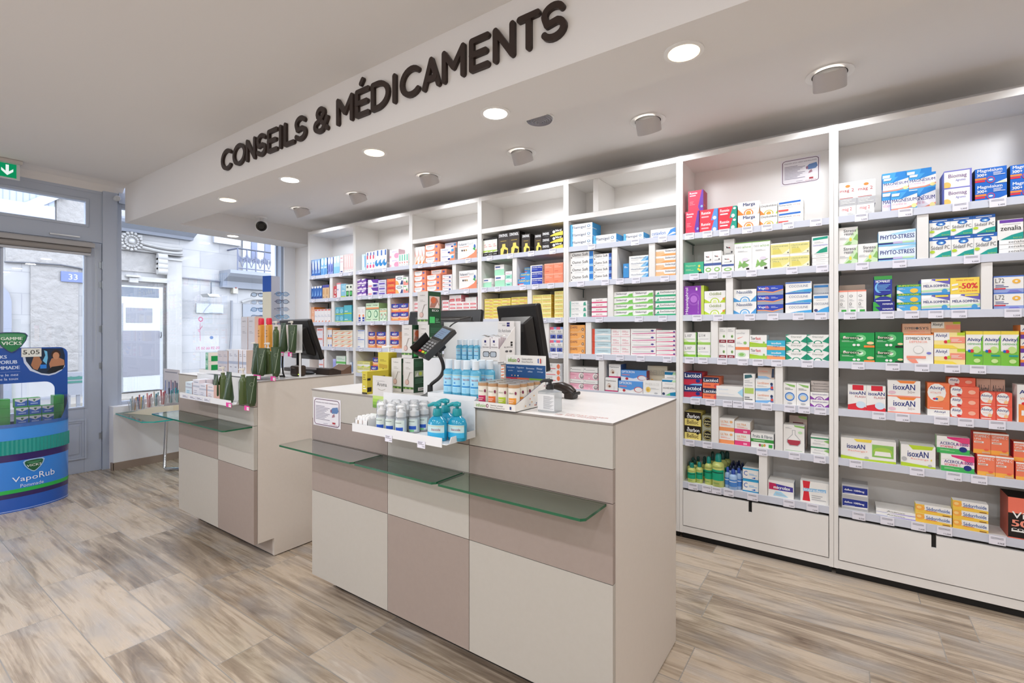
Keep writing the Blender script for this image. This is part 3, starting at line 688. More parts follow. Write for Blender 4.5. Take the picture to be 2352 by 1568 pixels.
for b in range(7):
    x0, x1 = UP[b], UP[b + 1]; i0, i1 = x0 + .02, x1 - .02
    if b == 0: i0 = x0 + .03
    u = thing('shelving_unit', ((x0 + x1) / 2, (D0 + DB) / 2, 0), 'white open %s, full height with drawer below' % BAYN[b], 'shelving unit', 'white wall shelving units')
    g = .0006
    MB().box(x0 + g, D0, .04, i0, DB + .012, 2.37, SW).build('side_panel', u)
    MB().box(i1, D0, .04, x1 - g, DB + .012, 2.37, SW).build('side_panel', u)
    MB().box(i0, DB, .04, i1, DB + .012, 2.37, SW).build('back_panel', u)
    MB().box(i0, D0 + .001, 2.335, i1, DB, 2.369, SW).build('top_panel', u)
    MB().box(x0 + .01, D0 + .03, 0, x1 - .01, D0 + .05, .04, HOLE).build('plinth', u)
    MB().box(i0, D0 + .001, .041, i1, DB, .082, SW).build('bottom_panel', u)
    if b in (2, 3, 4): MB().box(i0, D0 + .002, 2.072, i1, DB, 2.108, SW).build('shelf', u)
    for (bb, lev), lst in DIV.items():
        if bb == b and lev == -1:
            for pa, pb in lst: MB().box(XY(pa, D0), D0 + .003, 2.109, XY(pb, D0), DB - .001, 2.334, SW).build('divider', u)
    for k, z in enumerate(ZS):
        sh_ = MB().box(i0, D0 + .008, z - .034, i1, DB, z - .003, SW).build('shelf', u)
        # price rail: slightly tilted channel along the front edge
        MB().prism([(i0, D0 + .008, z - .038), (i0, D0 - .001, z - .037), (i0, D0 + .004, z - .001), (i0, D0 + .008, z)], (i1 - i0, 0, 0), RAIL).build('price_rail', sh_)
        for xb in (i0 + .045,):
            MB().box(i0 + .001, D0 + .04, z - .0395, i0 + .012, D0 + .24, z - .0345, BRK).box(i0 + .001, D0 + .228, z - .10, i0 + .004, D0 + .24, z - .0395, BRK).build('bracket', sh_)
        if (b, k) in TAGS:
            fr, xs = TAGS[(b, k)]
            for q in xs:
                xa = XY(fr[0] + q / fr[2], D0)
                if xa + .05 > i1: continue
                tm = MB().box(xa, D0 - .0035, z - .040, xa + .055, D0 - .0015, z + .0, TAGM)
                yy = D0 - .0038
                for j in range(2): tm.poly([(xa + .006, yy, z - .007 - j * .005), (xa + .048, yy, z - .007 - j * .005), (xa + .048, yy, z - .009 - j * .005), (xa + .006, yy, z - .009 - j * .005)], TAGT)
                tm.text('%d,%d0€' % (3 + (q * 7) % 9, (q * 3) % 10), (xa + .051, yy, z - .036), UX, UZ, mat('#55535c', .6), h=.0085, align='r', bold=.02)
                tm.build('price_tag', sh_)
        hi = ZS[k - 1] - .038 if k else (2.071 if b in (2, 3, 4) else 2.335)
        for pa, pb in DIV.get((b, k), []):
            MB().box(XY(pa, D0), D0 + .006, z - .002, XY(pb, D0), DB - .001, hi - .001, SW).build('divider', u)
    # drawer with a slot grip
    dz0, dz1 = .088, .303
    xc = (i0 + i1) / 2
    fr = MB(); fr.box(i0 + .003, D0 - .002, dz0, xc - .009, D0 + .018, dz1, SW).box(xc + .009, D0 - .002, dz0, i1 - .003, D0 + .018, dz1, SW).box(xc - .009, D0 - .002, dz0, xc + .009, D0 + .018, dz1 - .058, SW)
    dr = fr.build('drawer', u)
    MB().box(xc - .0088, D0 + .010, dz1 - .0578, xc + .0088, D0 + .017, dz1, HOLE).build('grip_slot', dr)
    if b == 0: pass

# ================================================================ PRODUCTS ON THE SHELVES
PAL = dict(W='#f0eeea', K='#1a1512', B='#1f62bd', N='#22307c', L='#79bce8', C='#3cb8de', T='#1d9c90', G='#3fa947', D='#0f8a4a', Y='#f1d850', O='#f1893f',
           R='#d92a3c', P='#6c3fa3', V='#7d7ecb', M='#dc2670', S='#f3957e', I='#f1b6c4', E='#b9b9bb', A='#5c5a5c', Z='#dccfc0', Q='#bfe3b4', H='#b9d335',
           J='#f5e69c', F='#7d4c2e', X='#fbfbfb', U='#c9ddf2', g='#8fbf6a')
def colr(c): return paper(c if c[0] == '#' else PAL[c])
def draw(mb, spec, x0, y, z0, w, h, U=UX, V=UZ, N_=Vector((0, -1, 0)), O=None, lift=.0003):
    """print spec items (lower left 0,0, upper right 1,1) on the face at O spanned by U*w and V*h"""
    O = Vector((x0, y, z0)) if O is None else Vector(O)
    k = 0
    for it in spec.split(';'):
        a = it.split()
        if not a: continue
        k += 1; P = lambda u, v, kk=k: O + U * (u * w) + V * (v * h) + N_ * (lift * kk)
        if a[0] == 'r':
            q = [float(t) for t in a[1:5]]; mb.poly([P(q[0], q[1]), P(q[2], q[1]), P(q[2], q[3]), P(q[0], q[3])], colr(a[5]))
        elif a[0] == 'e':
            q = [float(t) for t in a[1:5]]
            mb.poly([P(max(0, min(1, q[0] + q[2] * math.cos(2 * PI * i / 14))), max(0, min(1, q[1] + q[3] * math.sin(2 * PI * i / 14)))) for i in range(14)], colr(a[5]))
        elif a[0] == 'p':
            q = [float(t) for t in a[1:-1]]; mb.poly([P(q[i], q[i + 1]) for i in range(0, len(q), 2)], colr(a[-1]))
        elif a[0] == 't':
            q = [float(t) for t in a[2:6]]
            mb.text(a[1].replace('_', ' '), P(q[0], q[1]), U, V, colr(a[6]), w=(q[2] - q[0]) * w, h=(q[3] - q[1]) * h, bold=float(a[7]) if len(a) > 7 else .01)
        elif a[0] == 'v':       # upright print, read from bottom to top
            q = [float(t) for t in a[2:6]]
            mb.text(a[1].replace('_', ' '), P(q[2], q[1]), V, -U, colr(a[6]), w=(q[3] - q[1]) * h, h=(q[2] - q[0]) * w, bold=.02)
        elif a[0] == 'l':       # n fine printed lines
            q = [float(t) for t in a[1:5]]; n = int(a[5])
            for i in range(n):
                v = q[1] + (q[3] - q[1]) * (i + .25) / n; vv = v + (q[3] - q[1]) / n * .4; e = q[2] - (q[2] - q[0]) * (.12 * ((i * 7) % 4))
                mb.poly([P(q[0], v), P(e, v), P(e, vv), P(q[0], vv)], colr(a[6]))
# kind -> (object name, category, what it looks like, base colour, side colour, print)
T = {}
def t(k, name, desc, base, side, spec, cat=None): T[k] = (name, cat or name.replace('_', ' '), desc, base, side, spec)
mb_, vb, cb, tb, ob = 'medicine_box', 'vitamin_box', 'remedy_box', 'toothpaste_box', 'ointment_box'
# bay 6
t('mag2f', vb, 'flat white and grey supplement box with red lettering', 'W', 'E', 't mag_2 .2 .45 .75 .85 R;l .5 .1 .85 .35 2 E')
t('mag2', vb, 'upright white supplement box with orange sun and grey base', 'W', 'E', 'r 0 0 1 .3 E;e .5 .83 .14 .06 O;t mag_2 .06 .55 .85 .72 #b8404a;r .05 .32 .8 .34 #b8404a;l .1 .08 .9 .26 3 W')
t('mgs', vb, 'blue and pink supplement box with dark blue capitals', 'W', 'B', 'p 0 .55 .45 .62 .75 .98 1 1 0 1 #4aa3dd;p .35 .62 1 .85 1 1 .6 1 #2f86cf;p 0 0 1 0 1 .12 0 .2 #5ab4e6;r 0 .12 1 .62 #f7f2f4;t MAGNÉSIUM .04 .45 .97 .68 N .03;t VITAMINE_B6 .04 .28 .6 .4 I .02;p 0 .1 .6 .14 1 .3 1 .2 .6 .04 0 .02 S;e .88 .18 .1 .12 J;p .03 .8 .3 .8 .34 .95 .03 .95 W')
t('biomag', vb, 'white supplement box with violet edge and orange sun', 'W', '#6c78c8', 'r 0 .93 1 1 V;r .93 0 1 1 V;t Biomag .16 .5 .82 .78 #8a6f9c .02;t Agrumes .42 .3 .78 .48 V;e .08 .14 .17 .2 #f5c169')
t('mg300', vb, 'royal blue supplement box with white lettering and orange stripes', '#1c66c2', 'K', 't Magnésium .08 .7 .86 .95 W .04;t 300+ .06 .5 .38 .68 W .05;r 0 .3 .36 .42 O;r 0 .16 .32 .27 R;e .5 .26 .13 .2 R;e .5 .26 .11 .16 #2c72c6;e .5 .26 .07 .05 W;l .58 .5 .95 .72 3 W;p .6 0 1 0 1 .22 W;t boiron .76 .04 .96 .13 H')
t('stress', cb, 'white square remedy box with green leaf corner', 'W', 'W', 'p 1 .95 1 0 .22 0 #cfe6bd;p .75 .3 .95 .6 1 .5 1 .2 g;p .3 .02 .55 .2 .7 .12 .6 0 g;e .62 .3 .07 .1 Y;t Stress .26 .72 .9 .88 A .02;t resist .3 .55 .78 .7 A .02;l .06 .32 .5 .45 2 E')
t('phyto', cb, 'pale blue horizontal remedy box with navy capitals', 'U', 'L', 'r 0 .25 1 1 #e4eff8;p .3 .78 1 1 1 .82 .5 .7 #a9d7f0;p 0 .78 .22 .78 .26 .98 0 .98 X;t PHYTO-STRESS .05 .45 .96 .72 N .03;r 0 .16 .95 .26 Q;r 0 .12 .4 .22 N;r .4 .14 .65 .26 #c7b7dc;r 0 0 1 .1 #86c8ea')
t('sedpc', cb, 'white remedy box with blue top and teal wave', 'W', '#8ed0e8', 'r 0 .82 1 1 #2b63b4;l .15 .86 .85 .96 1 W;e .55 .72 .23 .12 #2b63b4;e .55 .7 .13 .06 L;e .57 .7 .06 .04 W;t Sédatif_PC .08 .4 .95 .58 A;e .14 .3 .12 .07 H;p .15 0 1 0 1 .32 .6 .24 T;t boiron .6 .05 .96 .12 H')
t('zenf', cb, 'flat white remedy box with handwritten style lettering', 'W', 'E', 'r 0 0 .4 1 X;t zenalia .25 .25 .7 .75 A;r 0 0 1 .06 E')
t('zen', cb, 'upright white remedy box with violet band and teal wave', 'W', 'E', 'r .08 .83 1 .98 P;l .2 .72 .9 .78 1 E;t zenalia .12 .45 .92 .68 K .02;p .1 0 1 0 1 .34 .55 .22 T;t boiron .62 .05 .94 .12 H')
t('slim', 'drops_box', 'slim white dropper bottle box with orange top', 'W', 'Z', 'r 0 .93 1 1 S;e .35 .74 .2 .05 A;e .35 .74 .16 .03 W;l .15 .5 .7 .6 2 E;e .28 .38 .14 .06 A;e .28 .38 .09 .04 W;r .3 0 .85 .12 G;l .1 .2 .7 .3 2 E')
t('novf', mb_, 'flat navy sleep aid box with green edge', '#2b2f86', 'N', 'p 0 0 .35 0 .1 1 0 1 G;t novanuit .45 .4 .92 .8 X .03')
t('nova', mb_, 'upright navy sleep aid box with green cap and moon', '#2d3a9a', 'N', 'r 0 .86 1 1 #45a74f;t NOVANUIT .1 .74 .9 .84 X .05;e .3 .55 .26 .2 L;e .42 .57 .26 .2 #2b3594;l .2 .42 .9 .68 5 L;p .05 .12 .5 .25 .95 .15 .95 .3 .5 .2 .05 .26 g;r .1 .03 .9 .06 W')
t('euph', mb_, 'green and sky blue plant remedy box with yellow sun', '#4da6dc', 'D', 'r 0 .75 1 1 #2f9e4d;t EUPHYTOSE .08 .78 .92 .95 Y .03;e .72 .3 .17 .26 #f0c24a;p 0 0 .3 0 .1 .35 0 .4 W;l .08 .45 .35 .6 2 W')
t('mela', mb_, 'white and violet sleep remedy box with navy capitals', 'W', 'V', 'p .25 .98 1 1 1 .62 .55 .82 #6a61b5;p 0 .78 .3 .78 .38 .98 0 .98 X;p .5 .86 .95 .86 .95 .97 .5 .97 Y;t MÉLA-SOMMEIL .08 .48 .96 .68 N .03;p 0 .3 1 .4 1 .28 0 .18 Q;p 0 0 1 0 1 .16 0 .12 #3c8ed0;e .82 .22 .1 .14 #4b9bd3')
t('promo', 'promotion_card', 'yellow half price promotion card', '#f4d658', '#f4d658', 't OFFRE_SPÉCIALE .2 .8 .8 .9 R .02;t -50% .3 .32 .93 .66 R .06;t sur_la_2ème_boîte .32 .14 .92 .25 R;p .05 .5 .27 .55 .27 .66 .05 .6 W;p .05 .22 .27 .28 .27 .38 .05 .33 W')
t('l72', cb, 'white homeopathy box with violet base and gold pill', 'W', '#4d6fc4', 'r 0 .92 1 1 #5b7fd0;r 0 0 1 .22 #98a8dc;t L72 .06 .58 .36 .85 A;e .76 .65 .14 .14 #efb74c;e .76 .65 .05 .05 W;l .06 .3 .5 .5 2 N;r .02 .2 .4 .27 R;p .45 0 .95 0 .8 .14 .55 .14 V')
t('bero', vb, 'bright green vitamin box with white starburst', '#1f9a4b', 'D', 'e .6 .62 .16 .24 #7fcf8c;e .6 .62 .08 .12 #e8f8e4;p .6 .7 .2 .72 .6 .58 #b9e6b5;t Berocca .12 .58 .55 .76 X .03;p .02 .6 .4 .78 .66 .68 .45 .5 .02 .56 #14713a;t Berocca .1 .58 .56 .74 #f7e0d8 .03;l .06 .35 .4 .48 2 #bfe6c2;e .42 .16 .05 .08 W;e .54 .16 .05 .08 W;r .7 .0 1 .14 O;e .88 .3 .1 .1 #f2cfa0')
t('bero2', vb, 'deep green vitamin box with starburst and black label', '#1c8f48', 'D', 'e .58 .62 .18 .24 #6fc77f;e .58 .62 .08 .12 #e8f8e4;p .02 .6 .4 .78 .66 .68 .45 .5 .02 .56 #11622f;t Berocca .1 .58 .6 .74 #f7e0d8 .03;l .06 .35 .4 .48 2 #bfe6c2;e .42 .16 .06 .08 W;e .56 .16 .06 .08 W;r .72 .0 1 .12 K;e .9 .24 .1 .07 #f2cfa0')
t('symb', vb, 'large white probiotic box with grey capitals and orange band', 'W', 'Z', 'r 0 .96 1 1 O;t SYMBI .08 .8 .44 .89 A .03;e .5 .845 .055 .05 A;e .5 .845 .04 .036 W;t SYS .58 .8 .9 .89 A .03;t DEFENCIA .2 .7 .8 .77 S;e .5 .47 .17 .13 E;e .5 .47 .155 .12 W;r .1 .18 .75 .26 S;p .1 .16 .4 .16 .5 .02 .3 .02 S;e .85 .36 .08 .04 V')
t('symbt', vb, 'beige and orange probiotic box lying on top', '#e6b394', 'S', 't SYMBI .08 .42 .44 .66 A .03;e .52 .54 .06 .12 A;t SYS .6 .42 .92 .66 A .03;t DEFENCIA .2 .12 .8 .3 S')
t('alvy', vb, 'yellow, white and orange vitamin box with navy script', '#f6e39a', 'O', 'r 0 .5 .5 1 W;t Alvityl .05 .66 .42 .92 N .03;r .52 .34 1 .72 S;r .75 .82 1 1 H;p 0 0 .8 0 .6 .2 0 .25 Y;e .38 .42 .06 .1 R;e .48 .46 .06 .1 H;l .56 .42 .9 .62 3 W')
t('alvt', vb, 'orange and beige vitamin box lying on the stack', '#eebb90', 'O', 'r 0 .4 .45 1 W;t Alvityl .05 .55 .38 .9 K .03;r .5 .3 1 .7 S;r .75 .8 1 1 H')
t('alvd', vb, 'green and white children vitamin box with lime drawing', 'W', 'H', 'r 0 .9 1 1 Y;p 0 .42 .25 .5 .75 .5 1 .42 1 .72 .85 .85 .15 .85 0 .72 W;r 0 0 1 .42 #7cc242;p .88 .4 1 .4 1 .88 .88 .8 #7cc242;t Alvityl .08 .68 .92 .8 N .04;t DÉFENSES .1 .6 .9 .66 G .02;e .62 .46 .24 .1 #c3e08a;e .35 .42 .12 .05 R;e .2 .42 .09 .04 B;r .45 .27 .95 .32 T;e .65 .14 .2 .06 #cbe59a')
t('alvs', vb, 'white vitamin box with orange and violet pattern at the edge', 'W', 'O', 't Alvi .1 .6 .95 .8 N;r 0 0 1 .3 P;r 0 .3 1 .5 O')
t('isof', vb, 'white and red energy supplement box with navy lettering', 'W', 'W', 'r .25 .8 .85 1 R;t isoxAN .1 .62 .95 .76 N .04;t FLASH .4 .5 .95 .58 #b8404a;p 0 0 1 0 1 .12 .6 .3 0 .2 #d8303c;e .7 .22 .26 .14 #cfe2ef')
t('iso5', vb, 'white supplement box with orange corner and navy lettering', 'W', 'E', 'p .28 1 .88 1 .8 .84 .4 .84 O;t isoxAN .18 .44 .84 .78 N .04;t 50+ .62 .24 .84 .38 #b09a9a;r 0 0 1 .08 S;e .14 .26 .12 .1 #e6c0cc')
t('alvf', vb, 'flat white vitamin box with navy script', 'W', 'W', 't Alvityl .3 .45 .8 .8 N .03;t VITALITÉ .38 .2 .74 .34 Z')
t('alvv', vb, 'orange vitamin box with large white circle', '#f07f52', 'O', 'r 0 .0 1 .3 #ee7a50;e .42 .64 .42 .34 W;t Alvityl .1 .72 .75 .88 N .03;t VITALITÉ .12 .6 .62 .68 S;e .55 .42 .2 .1 #f6c58e;e .32 .4 .08 .04 R;e .42 .4 .06 .04 B;r .1 .05 .7 .07 W')
t('alvo', vb, 'low coral vitamin box with white circle at left', '#ee6f55', 'O', 'e .2 .55 .22 .5 W;t Alvityl .06 .5 .36 .85 N .03;e .75 .5 .13 .2 #f6b79e;r .05 .1 .3 .2 W;e .3 .2 .08 .12 #cc3a3a')
t('alvm', vb, 'small square coral vitamin box with white circle', '#ec6450', 'R', 'e .42 .6 .4 .38 W;t Alvityl .06 .6 .75 .82 N .03;t VITALITÉ .15 .46 .66 .54 S;e .62 .32 .14 .12 #f6c58e;r .06 .06 .7 .12 W')
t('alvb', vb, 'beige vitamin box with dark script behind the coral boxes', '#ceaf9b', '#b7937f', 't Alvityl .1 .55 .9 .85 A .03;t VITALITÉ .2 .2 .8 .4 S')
t('alvg', vb, 'tall white and orange vitamin box at the picture edge', 'W', 'W', 'r .06 0 1 .48 O;t Alvityl .1 .72 1 .86 N .04;t VITALITÉ .12 .6 .9 .68 O;e .3 .5 .12 .04 R;r .18 .18 .3 .32 W')
t('isor', vb, 'wide white and green supplement box with cut-out window', 'W', 'g', 'r .58 .22 .96 .8 #8fc25c;e .77 .5 .17 .2 #a9cc52;p .62 .3 .92 .3 .9 .5 .64 .5 #f1efe6;p .24 .98 .58 1 .56 .86 .3 .86 Y;t isoxAN .12 .52 .45 .74 N .04;t Recharge+ .14 .36 .5 .46 S;p 0 0 1 0 1 .1 .4 .08 0 .16 H;e .48 .14 .04 .06 E')
t('isoc', vb, 'white and lime supplement box, front of a row of six', 'W', 'W', 'p .22 1 .95 1 .9 .84 .35 .8 H;t isoxAN .2 .46 .8 .74 N .04;t Recharge .3 .32 .8 .42 S;p .8 .34 .86 .34 .86 .42 .9 .42 .9 .34 Y;p 0 0 1 0 1 .08 0 .18 H;e .1 .34 .08 .1 E;e .84 .12 .06 .06 E')
t('acer', vb, 'white, pink and green vitamin C box with navy capitals', 'W', 'Q', 'p .12 .98 1 1 1 .6 #dd2f78;p .5 .85 1 1 1 .5 #e6447c;p 0 .72 .35 .8 .3 1 0 1 W;r .0 .28 1 .66 #f6ecef;p .6 .5 1 .5 1 .66 .6 .66 #f0aac6;t ACEROLA_1000 .1 .5 .95 .68 N .03;t VITAMINE_C .1 .34 .6 .46 R .02;p 0 0 1 0 1 .3 0 .32 #45b35c;l .1 .14 .55 .24 2 Q;e .8 .3 .12 .16 N')
t('vitc', vb, 'orange and yellow vitamin C box with white cap band', '#f2805e', 'R', 'r 0 0 1 .2 #f5b54e;r 0 .92 1 1 W;t VITAMINE_C .06 .76 .92 .88 W .03;t UPSA .06 .64 .45 .73 W .03;r .05 .5 .6 .58 W;r .1 .52 .5 .56 #c98e6a;e .75 .2 .14 .05 #ee6a4f;r .5 .03 .95 .1 #d6b99a')
t('dafl', mb_, 'silver and navy tablet box with white lettering', 'E', '#9b9a9c', 'r .03 .2 .97 .85 #25348a;t daflon_1000mg .1 .46 .85 .66 X .04;p .03 .2 .97 .2 .97 .34 .03 .26 W;r .1 .3 .5 .36 #8a93c6')
t('aven', ob, 'flat white ointment box with violet band', 'W', 'E', 'p .3 0 1 0 1 .3 .6 .2 #a79ad8;t Avenoc .28 .4 .74 .75 A .03;r 0 0 .3 .08 V')
t('sedo', ob, 'white ointment box with yellow flower and navy lettering', 'W', 'Y', 'p 0 0 1 0 1 .3 .25 .42 .25 1 0 1 #f2c64c;e .12 .62 .14 .3 #f4a94a;e .1 .66 .07 .16 #f7cf80;t Sédorrhoïde .3 .44 .95 .82 #3b5fa4 .03;r .28 .36 .6 .4 R;r .75 .06 .95 .14 F')
t('vital', 'energy_drink_box', 'black and coral energy display box at the picture edge', '#1c1412', '#b0503e', 'r 0 .62 1 1 #ee7760;t Vita .12 .5 .9 .66 W .02;t 50 .12 .3 .62 .46 S .06;l .1 .15 .9 .24 1 W;r 0 0 1 .03 #ee7760;t COUP .1 .2 .8 .26 W .04')
# bay 5
t('renr', mb_, 'red antacid box with purple edge', '#e0425a', '#b03a5a', 'p .75 0 1 0 1 1 .9 1 .65 .2 P;t Rennie .1 .84 .6 .93 X .03;r .1 .74 .5 .78 W;l .1 .3 .45 .5 3 #f0909c;e .9 .2 .08 .06 #8fb0e6')
t('renb', mb_, 'red and blue antacid box', '#df3f4e', '#5a8fd6', 'p .62 0 1 0 1 1 .8 1 #5f97dc;t Rennie .1 .58 .6 .84 X .04;r .1 .3 .5 .42 #f3b6bc;e .82 .2 .1 .16 W')
t('reng', mb_, 'red and green antacid box', '#e03a4a', 'T', 'p .6 0 1 0 1 1 .8 1 #2aa38c;t Rennie .1 .58 .6 .84 X .04;r .1 .34 .52 .46 #f3dede;e .8 .18 .1 .16 W;e .88 .8 .08 .1 W')
t('marg', mb_, 'white antacid box with orange circles', 'W', 'W', 'p 0 .5 .3 0 0 0 O;p .95 .1 1 .5 1 0 .9 0 #f4b58a;e .5 .1 .22 .32 O;e .5 .1 .17 .25 W;e .5 .1 .12 .2 #f0a84a;t Marga .25 .6 .8 .92 #2c3f7e .02;l .2 .44 .85 .5 1 #f6d9b8')
t('oxyb', mb_, 'white digestive box with yellow green circles', 'W', 'W', 'p 0 .45 .3 0 0 0 O;e .5 .1 .28 .32 #c9b94a;e .5 .1 .22 .25 W;e .5 .1 .14 .18 #d8a84a;t Oxyboldine .04 .66 .96 .9 A .01;p .9 0 1 .3 1 0 H')
t('pant', mb_, 'white medicine box with blue bar and red label', 'W', 'W', 'p .04 .72 .9 .76 .9 .92 .04 .88 #2f6fc4;t Pantoprazole .04 .5 .55 .66 A;t 20_mg .6 .5 .88 .64 S;l .2 .36 .6 .42 1 E;r .02 .06 .42 .22 #e35a54')
t('tgr', cb, 'low teal herbal box with yellow leaves', '#44b38a', 'T', 't Hepatoum .1 .62 .6 .8 Q;e .78 .65 .06 .1 Y;e .74 .4 .05 .1 Y;e .82 .3 .05 .1 Y;l .1 .3 .5 .45 2 Q;r .75 .05 .92 .16 K')
t('wbx', 'drops_box', 'slim white remedy box with blue band and sprig', 'W', 'W', 'r 0 .34 1 .46 #4a5f9c;e .5 .75 .1 .02 R;p .2 .8 .7 .72 .25 .74 A;l .2 .55 .8 .62 1 E;e .5 .16 .34 .1 g;e .5 .16 .2 .05 W;e .75 .62 .08 .03 A')
t('aloe', cb, 'tall white aloe remedy box with green leaves', 'W', 'W', 'r 0 .97 1 1 g;t aloe .45 .8 .95 .88 g;t neo .1 .8 .4 .87 E;l .2 .66 .75 .72 2 E;p .2 .1 .5 .2 .3 .38 g;p .5 .1 .85 .2 .6 .3 .9 .38 .55 .36 .4 .2 #7fae62;p .2 .2 .8 .14 .5 .26 #7fae62;e .62 .4 .18 .06 #e0d6e2;r .68 .02 .85 .1 K')
t('citr', mb_, 'white medicine box with yellow green cloudy label', 'W', '#e8e2b8', 'r 0 .1 1 .9 #e8df90;p .1 .15 .6 .2 .5 .5 .1 .5 #ddd06a;t CITRATE_DE_BÉTAÏNE .06 .68 .92 .82 #98a070;t UPSA_2g .1 .5 .45 .62 #98a070;p .6 .1 1 .1 1 .5 #f2eecb;r .88 .16 .96 .24 A')
t('lacf', cb, 'flat white homeopathy box with small lettering', 'W', 'W', 't lactoxynésine .25 .3 .8 .7 E;r 0 0 1 .05 E')
t('lacx', cb, 'upright white homeopathy box with teal band and wave', 'W', 'W', 'p .06 .78 .95 .84 .95 .98 .06 .92 #1f9c82;l .15 .6 .7 .72 2 E;t Lactoxynésine .08 .42 .94 .56 V;p .15 0 .92 .08 .92 .38 .5 .24 #1d9b7c;r .2 .0 .95 .04 W')
t('hepa', mb_, 'purple liver remedy box with upright white lettering', '#8c3fae', 'H', 'r .86 0 1 1 #c6d75a;e .5 .55 .3 .22 #9c56bb;e .5 .55 .23 .17 #8c3fae;e .5 .55 .17 .12 #b873d0;v Hépanéphrol .08 .04 .26 .94 X;v drainage .7 .05 .75 .5 #e6c6ee;r .6 .84 .68 .94 W')
t('oddi', mb_, 'white digestive box with lime green circles', 'W', 'W', 'p 0 .35 .35 0 0 0 H;p 1 .5 .72 0 1 0 H;e .5 .08 .22 .34 H;e .5 .08 .17 .27 W;e .5 .06 .1 .2 #dfe8a0;t Oddibil .24 .64 .8 .88 #9aa868 .02;l .2 .48 .8 .52 1 E;e .92 .32 .05 .08 O')
t('naus', mb_, 'white nausea remedy box with blue circles', 'W', 'U', 'p 0 .35 .35 0 0 0 #4f9dd6;p 1 .5 .72 0 1 0 #4f9dd6;e .5 .08 .22 .34 #4f9dd6;e .5 .08 .17 .27 W;e .5 .06 .12 .2 #9cc8ea;t Nausélib .14 .66 .82 .9 #51648c .02;l .2 .5 .8 .54 1 #b7c8da')
t('voga', mb_, 'blue and grey nausea tablet box with orange wave', '#9aa4b4', 'A', 'p 0 .42 .3 .42 .6 .3 1 .6 1 1 0 1 #2f49b4;p 0 .34 .3 .34 .6 .2 1 .5 1 .6 .6 .32 .3 .44 0 .44 #f09a62;t Voga .05 .56 .32 .86 X .04;t lib .33 .58 .46 .86 #f2a0a0 .04;l .54 .62 .8 .82 2 #c9d0f0')
t('cocc', cb, 'white travel remedy box with blue stripe and wave', 'W', 'E', 'r 0 .86 .96 .98 #3f72c8;t COCCULINE .14 .48 .86 .7 #5c6a90 .01;p .05 0 1 0 1 .32 .5 .2 #49a5dc;t boiron .4 .06 .7 .14 Q')
t('coc2', cb, 'taller white travel remedy box beside the triple stack', 'W', 'E', 'r .05 .8 .95 .94 #3f86c8;l .2 .68 .8 .73 1 E;t COCCULINE .04 .44 .98 .56 #5c6a90;p .1 0 1 0 1 .34 .5 .2 #49a5dc;e .18 .14 .12 .08 #4a4f7a')
t('coc3', cb, 'grey-shaded travel remedy box behind the taller one', '#c9cccf', 'E', 'r .05 .68 .95 .88 #3f86c8;t COCCULINE .04 .08 .98 .2 #5c6a90')  # copy of the white box, shelf shade painted into its grey
t('l107', 'drops_box', 'green edged white homeopathy drops box, left pair', 'W', 'D', 'r 0 0 1 .22 #8cc43c;p 0 .22 .4 .22 0 .5 #d2e6a8;t L107 .1 .62 .6 .84 A;l .1 .42 .85 .5 1 g;r .92 0 1 1 g')
t('l114', 'drops_box', 'pale green homeopathy drops box, right pair', 'W', 'Q', 'r 0 0 1 .2 #a2cf62;p 0 .2 .4 .2 0 .45 #dcebc0;t L114 .1 .62 .6 .84 A;l .1 .42 .85 .5 1 E')
t('smr', 'drops_box', 'small white homeopathy box with dark red base', 'W', 'W', 'r .05 0 .95 .2 #8e2f3c;l .15 .72 .8 .9 2 E;e .65 .42 .14 .1 g;t ylea .25 .05 .75 .15 X .03;e .62 .42 .06 .05 A')
t('leno', cb, 'tall white remedy box with orange band and emblem', 'W', 'W', 'r 0 .3 1 .4 #ee8a58;t LenoDiar .08 .84 .7 .91 E;p .1 .7 .6 .76 .2 .68 S;e .7 .54 .12 .05 g;l .1 .5 .5 .58 2 E;e .45 .14 .3 .08 Q;e .45 .14 .18 .05 g')
t('tior', mb_, 'white medicine box with lime base and red italic lettering', 'W', 'W', 'r 0 0 1 .3 #a8cf45;t Tior .06 .6 .34 .84 A .03;t fast .36 .6 .66 .84 R .03;e .84 .38 .06 .08 g;p 0 .3 .6 .3 0 .42 H;l .06 .44 .5 .5 1 E')
t('imod', mb_, 'turquoise and orange tablet box', '#3bb2d2', 'L', 'p 0 0 1 0 1 .3 0 .4 #f2a066;p 0 .44 1 .34 1 .4 0 .5 W;t imodium .25 .6 .78 .82 X .04;t lingual .35 .3 .7 .46 B .02')
t('diar', mb_, 'white medicine box with dark green wings', 'W', 'W', 'p 0 .8 .3 .2 0 0 #199170;p 1 .8 .7 .2 1 0 #199170;p 0 1 .2 .98 0 .85 #199170;e .5 .05 .2 .3 #199170;e .5 .05 .14 .22 W;t Diaretyl .26 .6 .74 .85 #8f9a92 .02')
t('lact', mb_, 'red and blue medicine box with white lettering', '#b02c48', '#c23a44', 'p 0 .45 1 .5 1 1 0 1 #28386c;t Lactéol .06 .6 .94 .9 X .04;p 0 .35 .6 .4 1 .2 1 0 0 0 #c22a44;e .78 .34 .12 .14 N;p .3 0 1 0 1 .14 .5 .1 L')
t('laco', mb_, 'navy and orange medicine box with white lettering', '#ee7a52', '#ee7a52', 'p 0 .5 1 .5 1 1 0 1 #2b3350;t Lactéol .06 .58 .94 .86 X .04;r .1 .2 .5 .3 #c9524a;e .82 .22 .12 .16 #cf4a4a')
t('whbl', cb, 'wide white box with pale blue edge, grey base', 'W', 'E', 'r 0 0 1 .28 E;p .8 .6 1 .9 1 .3 #a9d8ee;t Ialuset .08 .72 .45 .84 U;l .1 .4 .7 .55 2 #e0e4ea')
